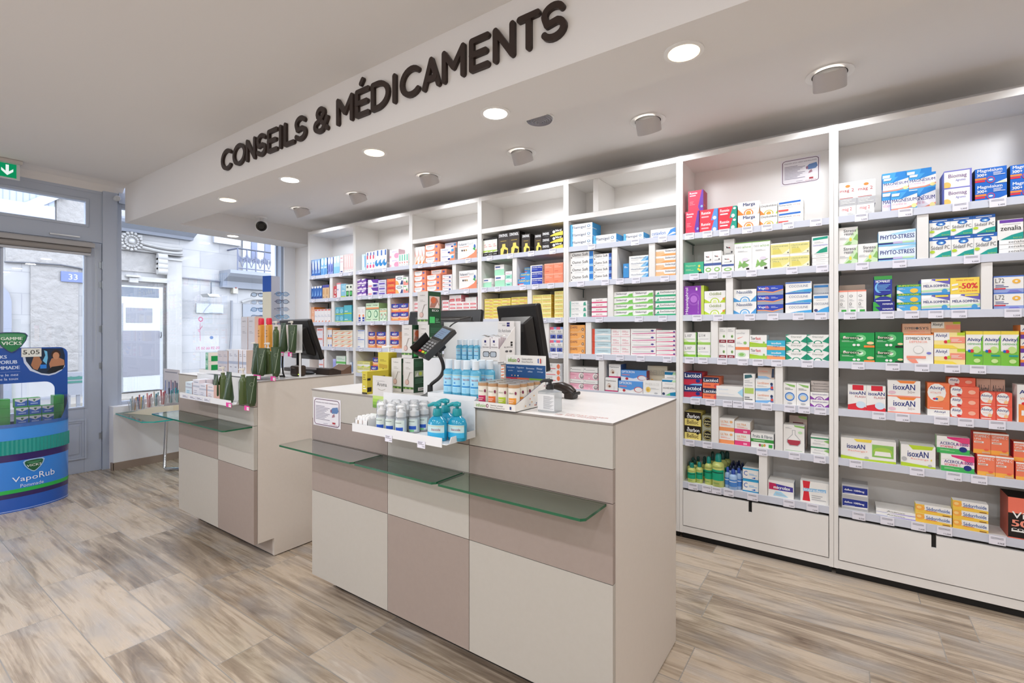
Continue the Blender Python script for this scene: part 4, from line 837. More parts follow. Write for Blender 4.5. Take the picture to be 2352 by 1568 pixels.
t('whta', cb, 'upright white box with teal corner and green panel', 'W', 'W', 'p .1 .82 .8 .88 .7 .98 .1 .96 #3c6a72;l .1 .66 .8 .78 2 E;r .1 .3 .9 .5 #b8cf6a;t lactibiane .1 .56 .8 .63 E;l .1 .06 .8 .2 2 A')
t('lacb', cb, 'white probiotic box with blue swoosh and small runner', 'W', 'W', 'p 0 0 .6 0 .9 .3 .6 .24 0 .18 #7db4e4;p 0 .94 .7 .96 .7 1 0 1 U;t Lactibiane .12 .56 .7 .76 #eaa27c .02;e .84 .6 .07 .12 #2f3f63;p .8 .5 .9 .5 .94 .1 .78 .1 #4a6cb0;e .86 .3 .07 .12 #d8564c;l .1 .34 .6 .46 2 E')
t('lacd', cb, 'beige shaded probiotic box resting on top', '#d4bfb0', '#4f5f78', 't Lactibiane .06 .55 .6 .75 S;p 0 0 .8 0 .5 .2 0 .2 #8fb4d6;p .82 .1 .98 .1 .98 .9 .86 .9 #3d4a62')  # white probiotic box again, its beige tones paint in the shade
t('whrd', cb, 'white kit box with round blue bowl picture', 'W', 'W', 'p .1 .96 .9 .9 .9 .8 .5 .84 g;l .15 .68 .75 .78 2 A;e .5 .38 .38 .2 #3f78c4;e .5 .38 .32 .15 #a9c8ea;e .5 .36 .22 .1 #e5d7b8;e .5 .08 .2 .04 E')
t('spas', mb_, 'white medicine box with purple arcs', 'W', 'W', 'p 0 .5 .3 0 0 0 #8a3fa4;p 1 .5 .72 0 1 0 #8a3fa4;e .5 .05 .24 .4 #8a3fa4;e .5 .05 .18 .3 W;e .5 .05 .12 .2 #b58ac8;t Spasmocalm .1 .6 .92 .86 #7a6a9a .02')
t('spag', mb_, 'grey shaded flat medicine box with dark lettering', '#bdb3ad', '#a39a95', 't Spasmocalm .12 .3 .9 .68 A .02;r 0 0 1 .1 #8d8480')  # grey puts the shade under the upper shelf into this box's colour
t('char', cb, 'black and yellow charcoal remedy box', '#e8d67c', '#cdbb62', 'r 0 .5 1 1 #241c14;t charbon .14 .56 .9 .84 X .04;t Belloc .14 .12 .84 .42 #6e5a34 .02;e .22 .84 .04 .06 W;e .8 .5 .08 .1 K')
t('cha2', cb, 'round label black and gold charcoal box', '#a0a08a', '#8a8a78', 'e .62 .5 .55 .42 K;e .62 .5 .5 .38 #c9b96a;e .62 .5 .45 .34 #1c1812;t charbon .25 .52 .98 .66 #e8dfa8 .03;t Belloc .3 .3 .95 .44 #e8dfa8 .02')
t('ultr', vb, 'white probiotic box with orange base', 'W', 'Z', 'r 0 0 1 .3 #f29a62;t ULTRA .1 .64 .6 .82 #e9a05f .03;l .1 .42 .75 .55 2 S;e .8 .75 .1 .1 #f4ba7e')
t('ultp', vb, 'white probiotic box with pink base', 'W', 'Z', 'r 0 0 1 .38 #e2447e;t ULTRA .16 .66 .74 .84 #e9a05f .03;l .16 .46 .84 .6 2 S;r .56 .08 .8 .24 #f4b0c8')
t('frui', cb, 'white and green laxative box with fruit picture', 'W', 'E', 'r 0 .38 1 .6 #3d9440;t Fruits_&_Fibres .08 .68 .94 .9 #5a6a74 .03;r .1 .46 .6 .52 Q;e .4 .18 .06 .1 #a3506e;e .5 .16 .06 .1 g;e .6 .2 .05 .1 #d89a52;r .78 .06 .94 .28 G')
t('rdgl', 'infusion_box', 'large white box with red glass flask picture', 'W', 'E', 'p .5 1 1 .98 1 .9 .55 .94 g;p .42 .82 .58 .82 .58 .66 .84 .44 .84 .34 .7 .22 .3 .22 .16 .34 .16 .44 .42 .66 E;p .45 .8 .55 .8 .55 .64 .8 .44 .2 .44 .45 .64 W;p .2 .44 .8 .44 .8 .34 .68 .25 .32 .25 .2 .34 #b23a4c;e .8 .74 .1 .05 Q;r .1 .04 .9 .05 G;l .1 .86 .4 .92 2 E')
t('rdg2', 'infusion_box', 'second white flask box standing behind, shaded', '#cdb9ac', '#bda79a', 'p .5 1 1 .98 1 .9 .55 .94 g;p .2 .8 .8 .8 .8 .7 .68 .61 .32 .61 .2 .7 #6e2a34')  # white flask box darkened in its colours to look shaded
t('wgrn', cb, 'flat white box with dark green stripe', 'W', 'E', 'r 0 .7 1 .86 #3f8f63;t Mucinum .2 .4 .7 .58 E;p .7 .5 1 .7 1 .3 g;l .1 .1 .8 .28 2 E')
t('cbox', mb_, 'white and turquoise nasal care box', 'W', 'L', 'r 0 .88 1 1 #33a7d6;t C .08 .35 .3 .75 B .02;l .4 .4 .9 .6 2 L;r 0 0 1 .1 #2b93c8;p .55 .2 .8 .3 .8 .16 B')
t('micr', mb_, 'white laxative box with magenta and navy band', 'W', '#cdbfb6', 'p .03 .42 .97 .42 .97 .72 .03 .85 #4b3f9c;p .03 .42 .4 .42 .3 .82 .03 .85 #c22a5c;t microlax .22 .5 .86 .7 X .05;p .2 .05 .8 .05 .5 .35 .3 .34 #a9d6ec;l .3 .1 .7 .24 2 E')
t('rdwt', 'denture_tablet_box', 'white box with red stripes and blue ribbon', 'W', 'L', 'p .08 .05 .35 .05 .3 .5 .35 1 .08 1 .12 .5 #da2f3c;p .1 .5 .9 .55 .9 .7 .1 .65 #8cc0e6;t Steradent .12 .54 .88 .66 X .02;l .4 .12 .9 .4 3 E')
# bay 4
t('flam', ob, 'white burn gel box with sky blue ends', 'W', '#3f9bd6', 'p 0 0 .14 0 .12 1 0 1 #62b6e6;t Flamigel .12 .3 .7 .74 #51607e .02;e .84 .6 .07 .16 #4a86b4;e .84 .6 .045 .1 W;p .78 .5 .84 .44 .86 .52 #4a86b4;r .76 .2 .93 .26 E')
t('ceta', ob, 'white antiseptic cream box with blue swoosh', 'W', 'W', 't cetavlon .05 .3 .6 .74 #3b6fb8 .03;p .66 .1 1 .1 1 1 .8 .8 #4a8fd8;p .66 .1 .9 .5 1 .4 1 .3 W;r .1 .1 .6 .14 B')
t('osmo', 'gel_box', 'white soothing gel box with blue square', 'W', 'W', 'r .83 .02 .99 .98 #2f7cc9;p .83 .02 .99 .02 .99 .3 .83 .3 #8fc4ee;t Osmo_Soft .1 .46 .78 .84 A .02;e .07 .3 .025 .08 A;r .2 .24 .6 .27 E')
t('osm2', 'gel_box', 'narrower white soothing gel box with navy end', 'W', 'W', 'r .85 .02 1 .98 #2a4c9c;p .85 .02 1 .02 1 .4 .85 .4 #6f9ad8;t Osmo_Soft .06 .5 .78 .86 A .02;e .05 .3 .03 .08 A;r .2 .24 .6 .27 E')
t('bstd', ob, 'upright blue skin cream box beside the stack', '#3f8fcc', '#5aa6da', 'l .2 .7 .8 .85 2 W;r 0 .0 1 .08 N')
t('sedb', ob, 'white skin cream box with sky blue corner', 'W', 'E', 'p .6 0 1 0 1 .8 .85 .8 #8cc4ea;p .85 .1 1 .1 1 .7 #3f8fd0;t HexaSédermyl .1 .4 .88 .78 #8a96a8 .02;r .1 .24 .5 .28 E')
t('sedr', ob, 'white skin cream box with orange wave', 'W', 'W', 'p 0 0 1 0 1 .34 .45 .34 .4 .7 0 .7 #f5c08e;p .2 0 1 0 1 .24 .5 .3 #f2a560;t Sédermyl .48 .5 .98 .86 #74707a .03;t Calm .08 .48 .42 .7 #f6dcc4')
t('daci', ob, 'white cream box with mint edge and grey lettering', 'W', 'E', 'r 0 0 .06 1 #7fcfc0;t DACTIDE .1 .44 .5 .72 #8c9a9c;p .78 .15 .95 .15 .9 .85 .8 .7 #4fa58c;r .1 .2 .6 .24 E')
t('pkw', ob, 'white cream box with crimson base line', 'W', 'W', 'r 0 0 1 .28 #d84a78;p .6 .28 1 .28 1 .8 W;t eurax .3 .46 .7 .72 #c0626c;r .1 .36 .4 .39 I')
t('sedg', ob, 'white skin cream box with light green wave', 'W', 'W', 'p 0 0 1 0 1 .3 .5 .3 0 .14 #86c96a;p .72 .3 .98 .3 .98 .7 .8 .6 #77c256;t Sédermyl .12 .44 .66 .84 #5c5c66 .03')
t('seen', ob, 'white skin cream box with emerald base', 'W', 'W', 'r 0 0 1 .32 #35a878;p .04 .4 .2 .4 .16 .8 #35a878;t EntiSédermyl .24 .46 .96 .84 #5c6a66 .02')
t('dapi', ob, 'orange anti-itch box with dark lettering', '#f5ae62', '#efa050', 't DAPIS .04 .52 .5 .82 #7a4a4a .03;e .86 .4 .08 .2 #5a4a52;e .86 .4 .05 .12 #e9c6a0;r .0 .0 1 .05 #fbe0bc;p .5 .1 .9 .1 .7 .3 #f8c489')
t('rdbl', 'gel_box', 'pale blue cream tube box with red end', '#c4dbe0', '#d65a48', 'r 0 0 .14 1 #e2583f;p .14 .1 .6 .3 1 .2 1 0 .14 0 W;t homeoplasmine .3 .45 .85 .72 #8aa0a8')
t('pkbx', ob, 'small white cream box with pink writing', 'W', 'W', 'l .15 .6 .8 .85 2 #e08a9a;r .0 .12 1 .2 #f2c2c8;t cicalfate .15 .34 .85 .5 #e08a9a')
t('pkst', ob, 'long white cream box with magenta stripe', 'W', 'I', 'p .05 .22 .98 .3 .98 .42 .05 .3 #cf3f86;l .1 .5 .8 .68 1 E;e .86 .72 .06 .14 #5a4a92;t diprosone .2 .0 .8 .16 I')
t('pks2', ob, 'slim white cream box with rose stripe', 'W', '#e48aa8', 'p .0 .25 .98 .3 .98 .55 .0 .35 #dc5a86;e .92 .6 .05 .2 #5a4a92;l .1 .65 .7 .8 1 E')
t('camw', mb_, 'flat white baby remedy box with fine print', 'W', 'E', 'l .15 .44 .8 .56 1 A;p .04 .6 .14 .6 .1 .8 #8a8a8a;r .0 0 1 .06 A')
t('camp', mb_, 'pink baby remedy box with grey portrait', '#efb4c4', '#e8a6b8', 'e .84 .5 .2 .46 W;e .86 .45 .14 .36 #9a8f90;e .86 .56 .09 .2 #d8cbc6;l .06 .6 .5 .8 2 #d98aa2;r .85 .96 1 1 K;e .4 .2 .04 .1 W')
t('opti', 'eye_drops_box', 'white eye drops box with eye picture and crimson base', 'W', '#4c6a9c', 'r 0 0 1 .1 #c42a66;t Optiseau .06 .72 .84 .84 A .03;e .32 .4 .2 .12 #e6d6c8;e .36 .38 .09 .08 #8a5a44;p .12 .5 .3 .6 .52 .5 .3 .56 #a5764f;r .7 .1 .72 .4 E')
t('optc', 'eye_drops_box', 'blue and white eye care box with red ribbon', '#5c9ade', '#8c3a48', 'p 0 0 1 0 1 .42 .7 .4 .5 .24 0 .4 W;t OPTICRON .04 .74 .54 .94 X .03;r .05 .52 .35 .6 #e38a9a;e .24 .2 .06 .12 #c23a44;e .82 .34 .17 .24 #cf4a55;e .83 .33 .15 .2 #f1ece8')
t('phen', cb, 'white homeopathy box with pale yellow flower', 'W', 'E', 't PHEBULCE .14 .66 .86 .84 #d2d2cc;e .28 .36 .13 .2 #f0cf72;e .26 .34 .06 .1 #dcae4c;l .4 .4 .85 .5 2 E;e .7 .12 .1 .05 E')
t('phe2', cb, 'greyish homeopathy box standing behind', '#cfc5ae', '#b0a898', 't PHEBULCE .14 .66 .86 .84 #aaa89c;e .24 .4 .1 .12 #e0a53c')  # the white box repeated with shade put into duller colours
t('home', 'eye_drops_box', 'white homeopathy eye box with blue and green bands', 'W', 'W', 'r .0 .84 1 .96 #1f7fae;p .7 .84 1 .84 1 .96 .8 .96 Q;l .2 .7 .8 .76 1 E;t HOMÉOPTIC .08 .42 .96 .54 A .01;p .2 0 1 0 1 .26 .6 .2 #1f86b0;p .2 0 .6 0 .6 .18 #7cc67c;e .12 .12 .1 .08 #3c4a6a')
# bay 3
t('wbk', 'spray_box', 'white and black spray box with pink lettering', '#e8eadf', 'K', 'r 0 .9 1 1 K;r 0 0 1 .22 K;p 0 .22 1 .3 1 .34 0 .34 #b4d05a;l .2 .5 .85 .7 2 #e8a6a6;t synthol .2 .08 .9 .16 W')
t('synt', 'liniment_box', 'tall dark grey liniment box with yellow bottle picture', '#3e3836', 'K', 'r 0 .36 1 .7 #4a4138;t SYNTHOL .1 .82 .92 .95 X .05;p .25 .0 .95 .0 .95 .28 .72 .36 .7 .5 .42 .5 .4 .36 .25 .28 #efd668;p .5 .04 .85 .04 .9 .2 .6 .26 #2a2420;l .25 .6 .8 .66 1 #b8a04e')
t('syns', 'liniment_box', 'small black liniment box with white capitals', '#2a2524', 'K', 't SYNTHOL .08 .4 .92 .8 X .05;r .3 .1 .8 .2 A')
t('syny', 'liniment_box', 'long yellow and black liniment box', '#efd05a', 'K', 'p 0 .1 0 1 1 1 1 .62 .45 .45 #201c1a;e .3 .62 .1 .22 W;t Sthrol .42 .62 .88 .92 X .05;p 0 0 1 0 1 .3 .3 .2 Y')
t('mint', mb_, 'white and mint green medicine box', '#a9e2c0', 'W', 'p 0 .52 1 .6 1 1 0 1 W;r .1 .72 .6 .84 #4a5a9c;t paracétamol .1 .52 .6 .62 #7a9a88')
t('min2', mb_, 'white and mint medicine box with pink corner', '#a6e0c8', 'E', 'p 0 .5 1 .55 1 1 0 1 #f0ecef;l .1 .62 .8 .82 2 #e0a0b0;r .2 .2 .7 .3 T')
t('advi', mb_, 'sky blue pain relief box with yellow lettering', '#4c98d8', '#3f6cb0', 't AdvilCaps .06 .5 .96 .86 Y .05;p 0 .3 .5 .34 .3 .1 0 .1 R;r .1 .12 .5 .2 W')
t('nuro', mb_, 'navy ibuprofen box with white lettering', '#2c3fa8', 'W', 'r 0 .86 1 1 W;t NUROFEN_200mg .06 .5 .94 .74 X .03;r .1 .3 .6 .38 #8fa0e0;r 0 0 .1 .86 W')
t('orpk', mb_, 'salmon orange medicine box', '#f3906e', '#f0845f', 'r 0 .86 1 1 #f7ab90;l .1 .55 .8 .8 2 #f8c0aa;r .1 .2 .5 .26 #e86a54')
t('ylw', mb_, 'yellow paracetamol box with red line', '#eedc6e', '#dcb94a', 'r .06 .14 .94 .36 #f3eab0;r .06 .4 .94 .5 #d8504a;t Doliprane .1 .6 .7 .82 #a8b04a .02;r .6 .14 .94 .3 #eab884')
t('yl2', mb_, 'pale yellow paracetamol box with red lettering', '#f2e48e', '#d9b545', 't Doliprane .14 .34 .94 .58 #cc3f44 .03;r .1 .72 .9 .84 #c4c25a;r .0 0 1 .1 #f7f2cc')
t('pkbu', mb_, 'pink, white and blue pain relief box', 'W', 'W', 'r 0 .8 .6 1 #e8708a;r .6 .84 1 1 #8aa8dc;t FLEX .25 .58 .75 .72 A;l .1 .5 .9 .54 1 N;r .08 .12 .94 .42 #4f5fae;p .3 .18 .8 .18 .6 .38 #2c2f5e;r 0 .46 1 .48 E')
t('stri', ob, 'white ointment box with pink line and orange circle', '#f2f0ee', 'E', 'r .06 .06 .6 .2 #e27a82;t ULTRASE .06 .5 .42 .82 #b4b4ae .04;e .76 .5 .09 .4 #f0825c;p .86 0 1 0 1 1 .9 1 #c4c4c6')
t('orw', mb_, 'white medicine box with orange flash', 'W', 'Z', 'p .3 .2 .9 .3 1 .6 .5 .4 #f28c58;r 0 .86 1 1 #e9805c;l .1 .1 .5 .2 1 E')
# bay 2
t('vol1', ob, 'slim upright white gel box with orange wedge', 'W', 'W', 'p .3 0 1 0 1 .3 O;p .3 .1 .9 .6 1 .4 #f6c4a6;p .2 .9 .3 .4 .5 .5 S')
t('vol2', ob, 'white anti-inflammatory gel box with orange frame', '#f2916c', '#f0a284', 'p .04 .9 .7 .95 .66 .3 .5 .12 .2 .1 .04 .3 W;t Voltaren .12 .6 .55 .74 #6a5f78 .03;e .82 .55 .08 .2 #6b6fae;l .12 .36 .45 .42 1 I')
t('vol3', ob, 'pale blue and orange gel box', '#e9e8f2', 'E', 'p .6 0 1 0 1 1 .85 .8 #f2916c;e .84 .6 .1 .22 #4a9fdc;t Voltaren .08 .68 .56 .82 #6a78b0 .03;r .52 .2 .68 .44 N;l .08 .4 .45 .5 1 I')
t('vol4', ob, 'white gel box with navy emblem', 'W', 'W', 'p 0 0 .3 0 .1 .2 O;t Dolpic .15 .4 .8 .62 #6a6f98 .03;e .8 .3 .1 .2 #3f4f8e;r 0 .9 1 1 I')
t('vpla', 'plaster_box', 'large white and orange pain plaster box', 'W', 'W', 'p 0 0 1 0 1 .5 .85 .3 .5 .1 0 .04 #f3906c;t Voltaren .04 .74 .46 .88 #4a4c66 .03;t Plast .48 .74 .84 .88 E;l .06 .64 .6 .7 1 S;e .24 .48 .04 .05 K;e .35 .48 .04 .05 F;e .46 .48 .04 .05 #b89a5c;e .9 .62 .05 .12 #3f68b0;p .8 .5 .9 .6 .95 .4 G')
t('rwh', mb_, 'white medicine box with red base label', 'W', '#e48a96', 'r .1 .1 .9 .48 #e0505c;l .1 .6 .8 .82 2 I;l .2 .2 .8 .36 1 W')
# bay 1
t('tb1', tb, 'pale blue toothpaste box standing apart', '#d9ecf6', '#8fbfe0', 'p .1 .9 .6 .7 .8 .2 .2 .3 W;r .7 .2 .95 .9 L')
t('tb2', tb, 'white, blue and pink toothpaste box', 'W', '#7f8fc0', 'r .25 .6 .7 .8 #d8506e;e .5 .2 .3 .1 #e05a8a;r .4 .8 .8 .96 #5a68a8;e .6 .36 .2 .05 L')
t('tb3', tb, 'white toothpaste box with blue swirl', 'W', 'E', 'e .5 .32 .5 .18 #2f86c8;e .7 .4 .2 .1 W;r .5 .7 .85 .98 #3f68b0;r 0 0 1 .12 #e5ecd8')
t('pkbi', 'mouthwash_box', 'pink and white gum care box', '#f4dfe6', '#eac6d0', 'e .8 .3 .3 .3 #f09ab4;e .1 .2 .1 .15 #f0a0ac;t gencod .3 .68 .8 .82 V')
t('tbg', tb, 'white toothpaste box with green stripe and red dot', 'W', 'W', 'r .35 .45 .75 .95 #4fbf9a;e .55 .3 .18 .08 #e06a62;l .3 .08 .7 .14 1 A')
t('purp', mb_, 'purple and white pain relief box', '#f2e2ee', 'P', 'p 0 .3 1 .5 1 1 0 .9 #7447a8;p 0 .7 .6 .8 .8 .95 0 .95 W;l .15 .5 .7 .66 2 #c9a6d8;r 0 0 1 .1 #7a4fae')
t('pur2', mb_, 'white and purple pain relief box with pink label', 'W', 'P', 'p .3 1 1 1 1 .5 .5 .6 #6a3aa0;r .05 .08 .4 .3 #f0a0ac;r .5 .08 .95 .4 #6f5ab4;e .7 .24 .12 .12 N')
t('purg', mb_, 'lilac and grey medicine box', '#dcd6e6', '#c4bed0', 'r .1 .1 .85 .4 #6c5cb0;l .2 .6 .85 .8 1 A;p .85 .1 1 .4 1 .9 W')
t('redb', mb_, 'red and orange medicine box with yellow lettering', '#e0503e', '#d8745a', 'r 0 .4 1 .6 #f0783e;t STREFEN .1 .6 .85 .9 #f5cf6a .03;r .2 .1 .8 .2 #c43a34')
t('whor', mb_, 'white lozenge box with black oval and orange corner', 'W', 'W', 'e .5 .72 .36 .16 A;e .5 .72 .3 .12 #cdd6da;p 0 0 .5 0 .3 .4 0 .5 #f4b268;p .6 0 .95 0 .95 .4 .8 .5 #3d4478')
t('whgr', mb_, 'white lozenge box with green leaf and coral base', 'W', 'E', 'r .0 .8 .6 .9 #5fae5a;p 0 0 1 0 1 .35 0 .5 #f0988a;e .7 .45 .22 .2 #c4e0a8;r .55 .3 .8 .5 #5a6a5a')
t('orbl', 'drops_box', 'slim white box with orange dot and navy base', 'W', 'W', 'r .3 0 .85 .3 #2f45a0;e .56 .4 .22 .1 #f0905e;l .2 .6 .8 .85 3 #e4d0d0;l .36 .08 .78 .2 1 W')
t('grnb', cb, 'tall pale green herbal box with leaf loop', '#d4ecc8', '#a9c88c', 'r 0 .68 1 .76 #f0965c;r .0 .64 1 .67 A;e .55 .4 .3 .2 #3f8a64;e .53 .4 .22 .15 #d4ecc8;t Herbal .12 .84 .8 .92 A;l .1 .08 .8 .14 1 A')
t('grn2', cb, 'small pale green herbal box with leaf loop', '#d9e9cc', '#a9c88c', 'r 0 .74 1 .82 #f3b890;e .5 .36 .34 .24 #3f8a64;e .48 .36 .26 .18 #e4efdc;t Herbal .12 .86 .8 .96 A;p .5 .5 .8 .6 .7 .4 #e88a7a')
t('bdt', 'plaster_box', 'navy, orange and white throat pastille box', '#f4965c', '#f0b08c', 'p 0 .55 .2 .48 .8 .48 1 .55 1 1 0 1 #2f3f9e;p 0 .45 .25 .4 .75 .4 1 .5 1 .42 .75 .32 .25 .32 0 .38 W;t HEXT .2 .58 .78 .82 X .06;e .5 .92 .05 .06 R;r .12 .14 .86 .28 #f8c06c;r 0 0 1 .06 #e6505a')
t('whb', cb, 'white sachet box with pale blue band', 'W', 'U', 'r .05 .86 .95 .96 #7f95d6;l .1 .6 .8 .74 2 U;r .05 .06 .4 .14 #8a96d0')
t('yelw', cb, 'yellow green herbal tablet box', '#e6e08a', '#d8cf5c', 'p 0 .2 .6 .1 1 .3 1 .5 0 .5 W;t Arkogélules .08 .62 .9 .82 #7a9ab0;p .5 0 1 0 1 .3 H')
# bay 0
t('dkbl', tb, 'dark and light blue toothpaste box', '#8fb4e4', '#16337c', 'p 0 0 .4 .3 .3 .7 0 .9 #2a50a8;r 0 0 1 .16 #2f6cc0;e .6 .65 .3 .3 #dfe8f6')
t('ltbl', tb, 'sky blue toothpaste box', '#7fb8e4', '#28509c', 'e .6 .78 .35 .22 #e4eef8;p 0 0 .8 .1 .6 .5 .2 .4 #5a98d8;r .1 .4 .9 .5 #c8dcf2')
t('vibl', tb, 'violet blue toothpaste box', '#8d9cd4', '#5a6cb4', 'e .5 .8 .4 .2 #e8e8f4;p .2 .1 .9 .2 .7 .6 .3 .5 #5a6ab8')
t('ltb2', tb, 'pale blue toothpaste box beside the violet pair', '#b4d4ec', '#8fb4d8', 'e .5 .8 .4 .2 #f0f4f8;r 0 0 1 .4 #8ac4e4')
t('wtb0', tb, 'white toothpaste box with red print', '#f0eef2', 'W', 'l .2 .8 .8 .92 1 #d86a74;r .1 .62 .9 .66 #e8a0a8;r .2 .06 .8 .12 N')
t('pkb0', tb, 'salmon and white toothpaste box', '#f6cfcc', '#f0b4b4', 'r 0 0 1 .16 W;l .1 .1 .9 .13 1 A;r .3 .3 .7 .9 #f8e2de')
t('blbx', 'mouthwash_box', 'deep blue mouth care box with white top', '#2c66b4', '#1c3c86', 'e .5 .95 .4 .12 W;p .2 .2 .8 .3 .6 .7 #7fb0e4;r .1 .08 .9 .16 N')
t('tan0', 'mouthwash_box', 'tan box with violet top', '#dfb98a', '#c49c6c', 'r 0 .8 1 1 #4a4a9c;r .3 .3 .5 .7 #c88a4a;e .3 .1 .1 .05 A')
t('red0', 'mouthwash_box', 'red box with white round emblem', '#d04a52', '#b83c46', 'e .6 .55 .3 .2 W;e .6 .55 .18 .12 #d06a6e;r .1 .1 .7 .2 W')
t('wpk0', 'mouthwash_box', 'white box with pink top', '#f0eaee', '#e8b4b8', 'r 0 .9 1 1 #e48a90;e .3 .55 .1 .05 B')
t('cyn0', 'mouthwash_box', 'light blue box with lime base', '#8cc4dc', '#a4cce0', 'r 0 0 1 .1 H;r .2 .45 .8 .5 W;p .1 .8 .9 .9 .9 .6 #a8d4e6')
t('bkgr', 'mouthwash_box', 'white and black box with green panel', '#e6ecdc', 'W', 'r .1 .05 .9 .5 #1f5a34;e .5 .3 .3 .16 #5fc46a;r .25 .72 .75 .88 #4a5a4a')
t('orp0', cb, 'orange and pink supplement box', '#f4b48c', '#f08a3c', 'l .3 .6 .9 .8 2 #f8d8c4;r .2 .2 .9 .4 #f6c8b0')
t('whrd0', cb, 'white remedy box with red dot', '#f0ecea', 'E', 'r .1 .88 .9 .98 #e07a6c;l .1 .4 .9 .6 2 #c8c8d4;p .2 .04 .8 .04 .6 .16 #ec9068')
t('blgr', cb, 'teal and lime remedy box', '#5fb0c8', '#3f9a9c', 'r 0 .0 1 .12 H;e .5 .5 .4 .3 #88cde0;l .3 .2 .7 .3 1 W')
t('teal0', cb, 'large turquoise remedy box', '#5bb8c8', '#3f9cac', 'r 0 0 1 .14 H;r .1 .28 .5 .36 W')
t('vio0', cb, 'small lilac box', '#b8b8ea', '#a0a0d8', 'r .1 .3 .9 .8 #9aa0e0')
t('whbo', cb, 'white remedy box with blue leaf and orange top', '#f0ece8', '#e8a070', 'r 0 .8 1 1 #ec9c62;e .6 .14 .2 .14 #3f68b4;l .2 .4 .8 .5 1 U')
t('orst', mb_, 'cream medicine box with orange flash', '#f0e8d8', 'E', 'p .1 .1 .5 .15 .95 .5 .5 .4 #f2845a;r 0 .6 1 .72 #f4cc8a;l .1 .76 .7 .9 1 E')
t('whora', mb_, 'white and coral medicine box', '#e4e0e4', '#e8907a', 'r .1 .7 .9 .9 #e88a7c;l .1 .3 .8 .5 2 #c8d4e0')
t('grw0', cb, 'white herbal box with green stripe', '#e0ece0', '#86c48a', 'r 0 0 1 .28 #6cc060;l .1 .5 .9 .8 2 #a0c8b0')
t('bupk', 'baby_care_box', 'upright blue and white box with pink base', '#8cb0dc', '#a0b8dc', 'p 0 .6 1 .6 1 1 0 1 #e6eef8;p .35 .85 .65 .85 .5 .72 A;r .1 0 .9 .1 #e46a9a')
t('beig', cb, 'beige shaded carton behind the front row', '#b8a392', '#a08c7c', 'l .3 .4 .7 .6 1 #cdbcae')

PLACED = []
LAST = {'z': 0}
def G(bay, lev, fr, xl, xr, yt, nc, nr, k, ins=2.0, dep=.12, up=0, nb=1, step=0):
    """nc x nr boxes whose front spans photo columns xl..xr with the top edge at yt (left end); up: stands on the previous group"""
    Yf = D0 + ins / 100.0
    pxl, pxr, py = fr[0] + xl / fr[2], fr[0] + xr / fr[2], fr[1] + yt / fr[2]
    x0, x1 = XY(pxl, Yf), XY(pxr, Yf)
    lo, hi = UP[bay] + (.031 if bay == 0 else .0215), UP[bay + 1] - .0215
    for (pa, pb) in DIV.get((bay, lev), []):
        da, db = XY(pa, D0), XY(pb, D0)
        if (da + db) / 2 > (x0 + x1) / 2: hi = min(hi, da - .001)
        else: lo = max(lo, db + .001)
    x0, x1 = max(x0, lo), min(x1, hi)
    if x1 - x0 < .008: return
    zt = onY(pxl, py, Yf)[2]
    zb = LAST['z'] if up else ZS[lev] - .0028
    top = (ZS[lev - 1] - .040) if lev else (2.068 if bay in (2, 3, 4) else 2.33)
    zt = min(zt, top)
    w, h = (x1 - x0) / nc, (zt - zb) / nr
    if h < .006: return
    LAST['z'] = zt
    dep = min(dep, (DB - .004 - Yf - step * .0) / nb - .001)
    T_ = T[k]; g = .0008
    mb = MB(); bw, bh = w - g * 1.2, h - .0004
    mb.box(0, 0, 0, bw, dep, bh, colr(T_[3]), {'+x': colr(T_[4]), '-x': colr(T_[4])})
    draw(mb, T_[5], 0, 0, 0, bw, bh)
    mb.poly([(bw + .0002, 0.004, bh * .25), (bw + .0002, dep * .5, bh * .25), (bw + .0002, dep * .5, bh * .32), (bw + .0002, .004, bh * .32)], colr('E' if T_[4] in 'WX' else T_[3]))
    me = mb.build(T_[0], org=(bw / 2, dep / 2, 0), mesh_only=True)
    for r in range(nr):
        for c in range(nc):
            for q in range(nb):
                o = bpy.data.objects.new(T_[0], me); COL.objects.link(o)
                j = random.uniform(-.0003, .0003)
                o.location = (x0 + w * c + g / 2 + bw / 2 + j, Yf + dep / 2 + q * (dep + .0008) + random.uniform(0, .0015) * (r % 2), zb + h * r + .0001)
                PLACED.append((o, k, bay, lev, o.location.x, o.location.z, o.location.y))
# ---- bay 6
G(6,0,A_,85,370,462,2,1,'mag2f'); G(6,0,A_,88,380,278,2,1,'mag2',up=1)
G(6,0,A_,500,706,355,1,1,'mgs',1.4,.05); G(6,0,A_,428,850,352,2,1,'mgs',6.6,.05); G(6,0,A_,436,852,240,2,1,'mgs',6.9,.05,up=1); G(6,0,A_,428,818,205,2,1,'mgs',12.5,.05,up=0) 
G(6,0,A_,915,1134,184,1,2,'biomag',2,.14); G(6,0,A_,1157,1408,168,1,2,'mg300',2,.12); G(6,0,A_,1432,1690,138,1,2,'mg300',2,.12)
G(6,1,A_,90,396,765,2,1,'stress'); G(6,1,A_,90,241,627,1,1,'stress',up=1); G(6,1,A_,400,695,655,1,2,'phyto',dep=.1)
G(6,1,A_,800,1332,700,3,1,'sedpc'); G(6,1,A_,797,1318,565,3,1,'sedpc',up=1); G(6,1,A_,1345,1640,722,1,3,'zenf',2,.16); G(6,1,A_,1332,1536,565,1,1,'zen',2,.1,up=1)
G(6,2,A_,90,307,1116,3,1,'slim',2,.05); G(6,2,A_,95,298,1076,1,1,'beig',9,.05); G(6,2,A_,358,528,1205,1,2,'novf',1.5,.1); G(6,2,A_,366,509,1004,1,1,'nova',2,.08,up=1)
G(6,2,A_,545,735,1072,1,3,'euph'); G(6,2,A_,736,1206,1152,2,1,'mela'); G(6,2,A_,736,962,1028,1,1,'mela',up=1)
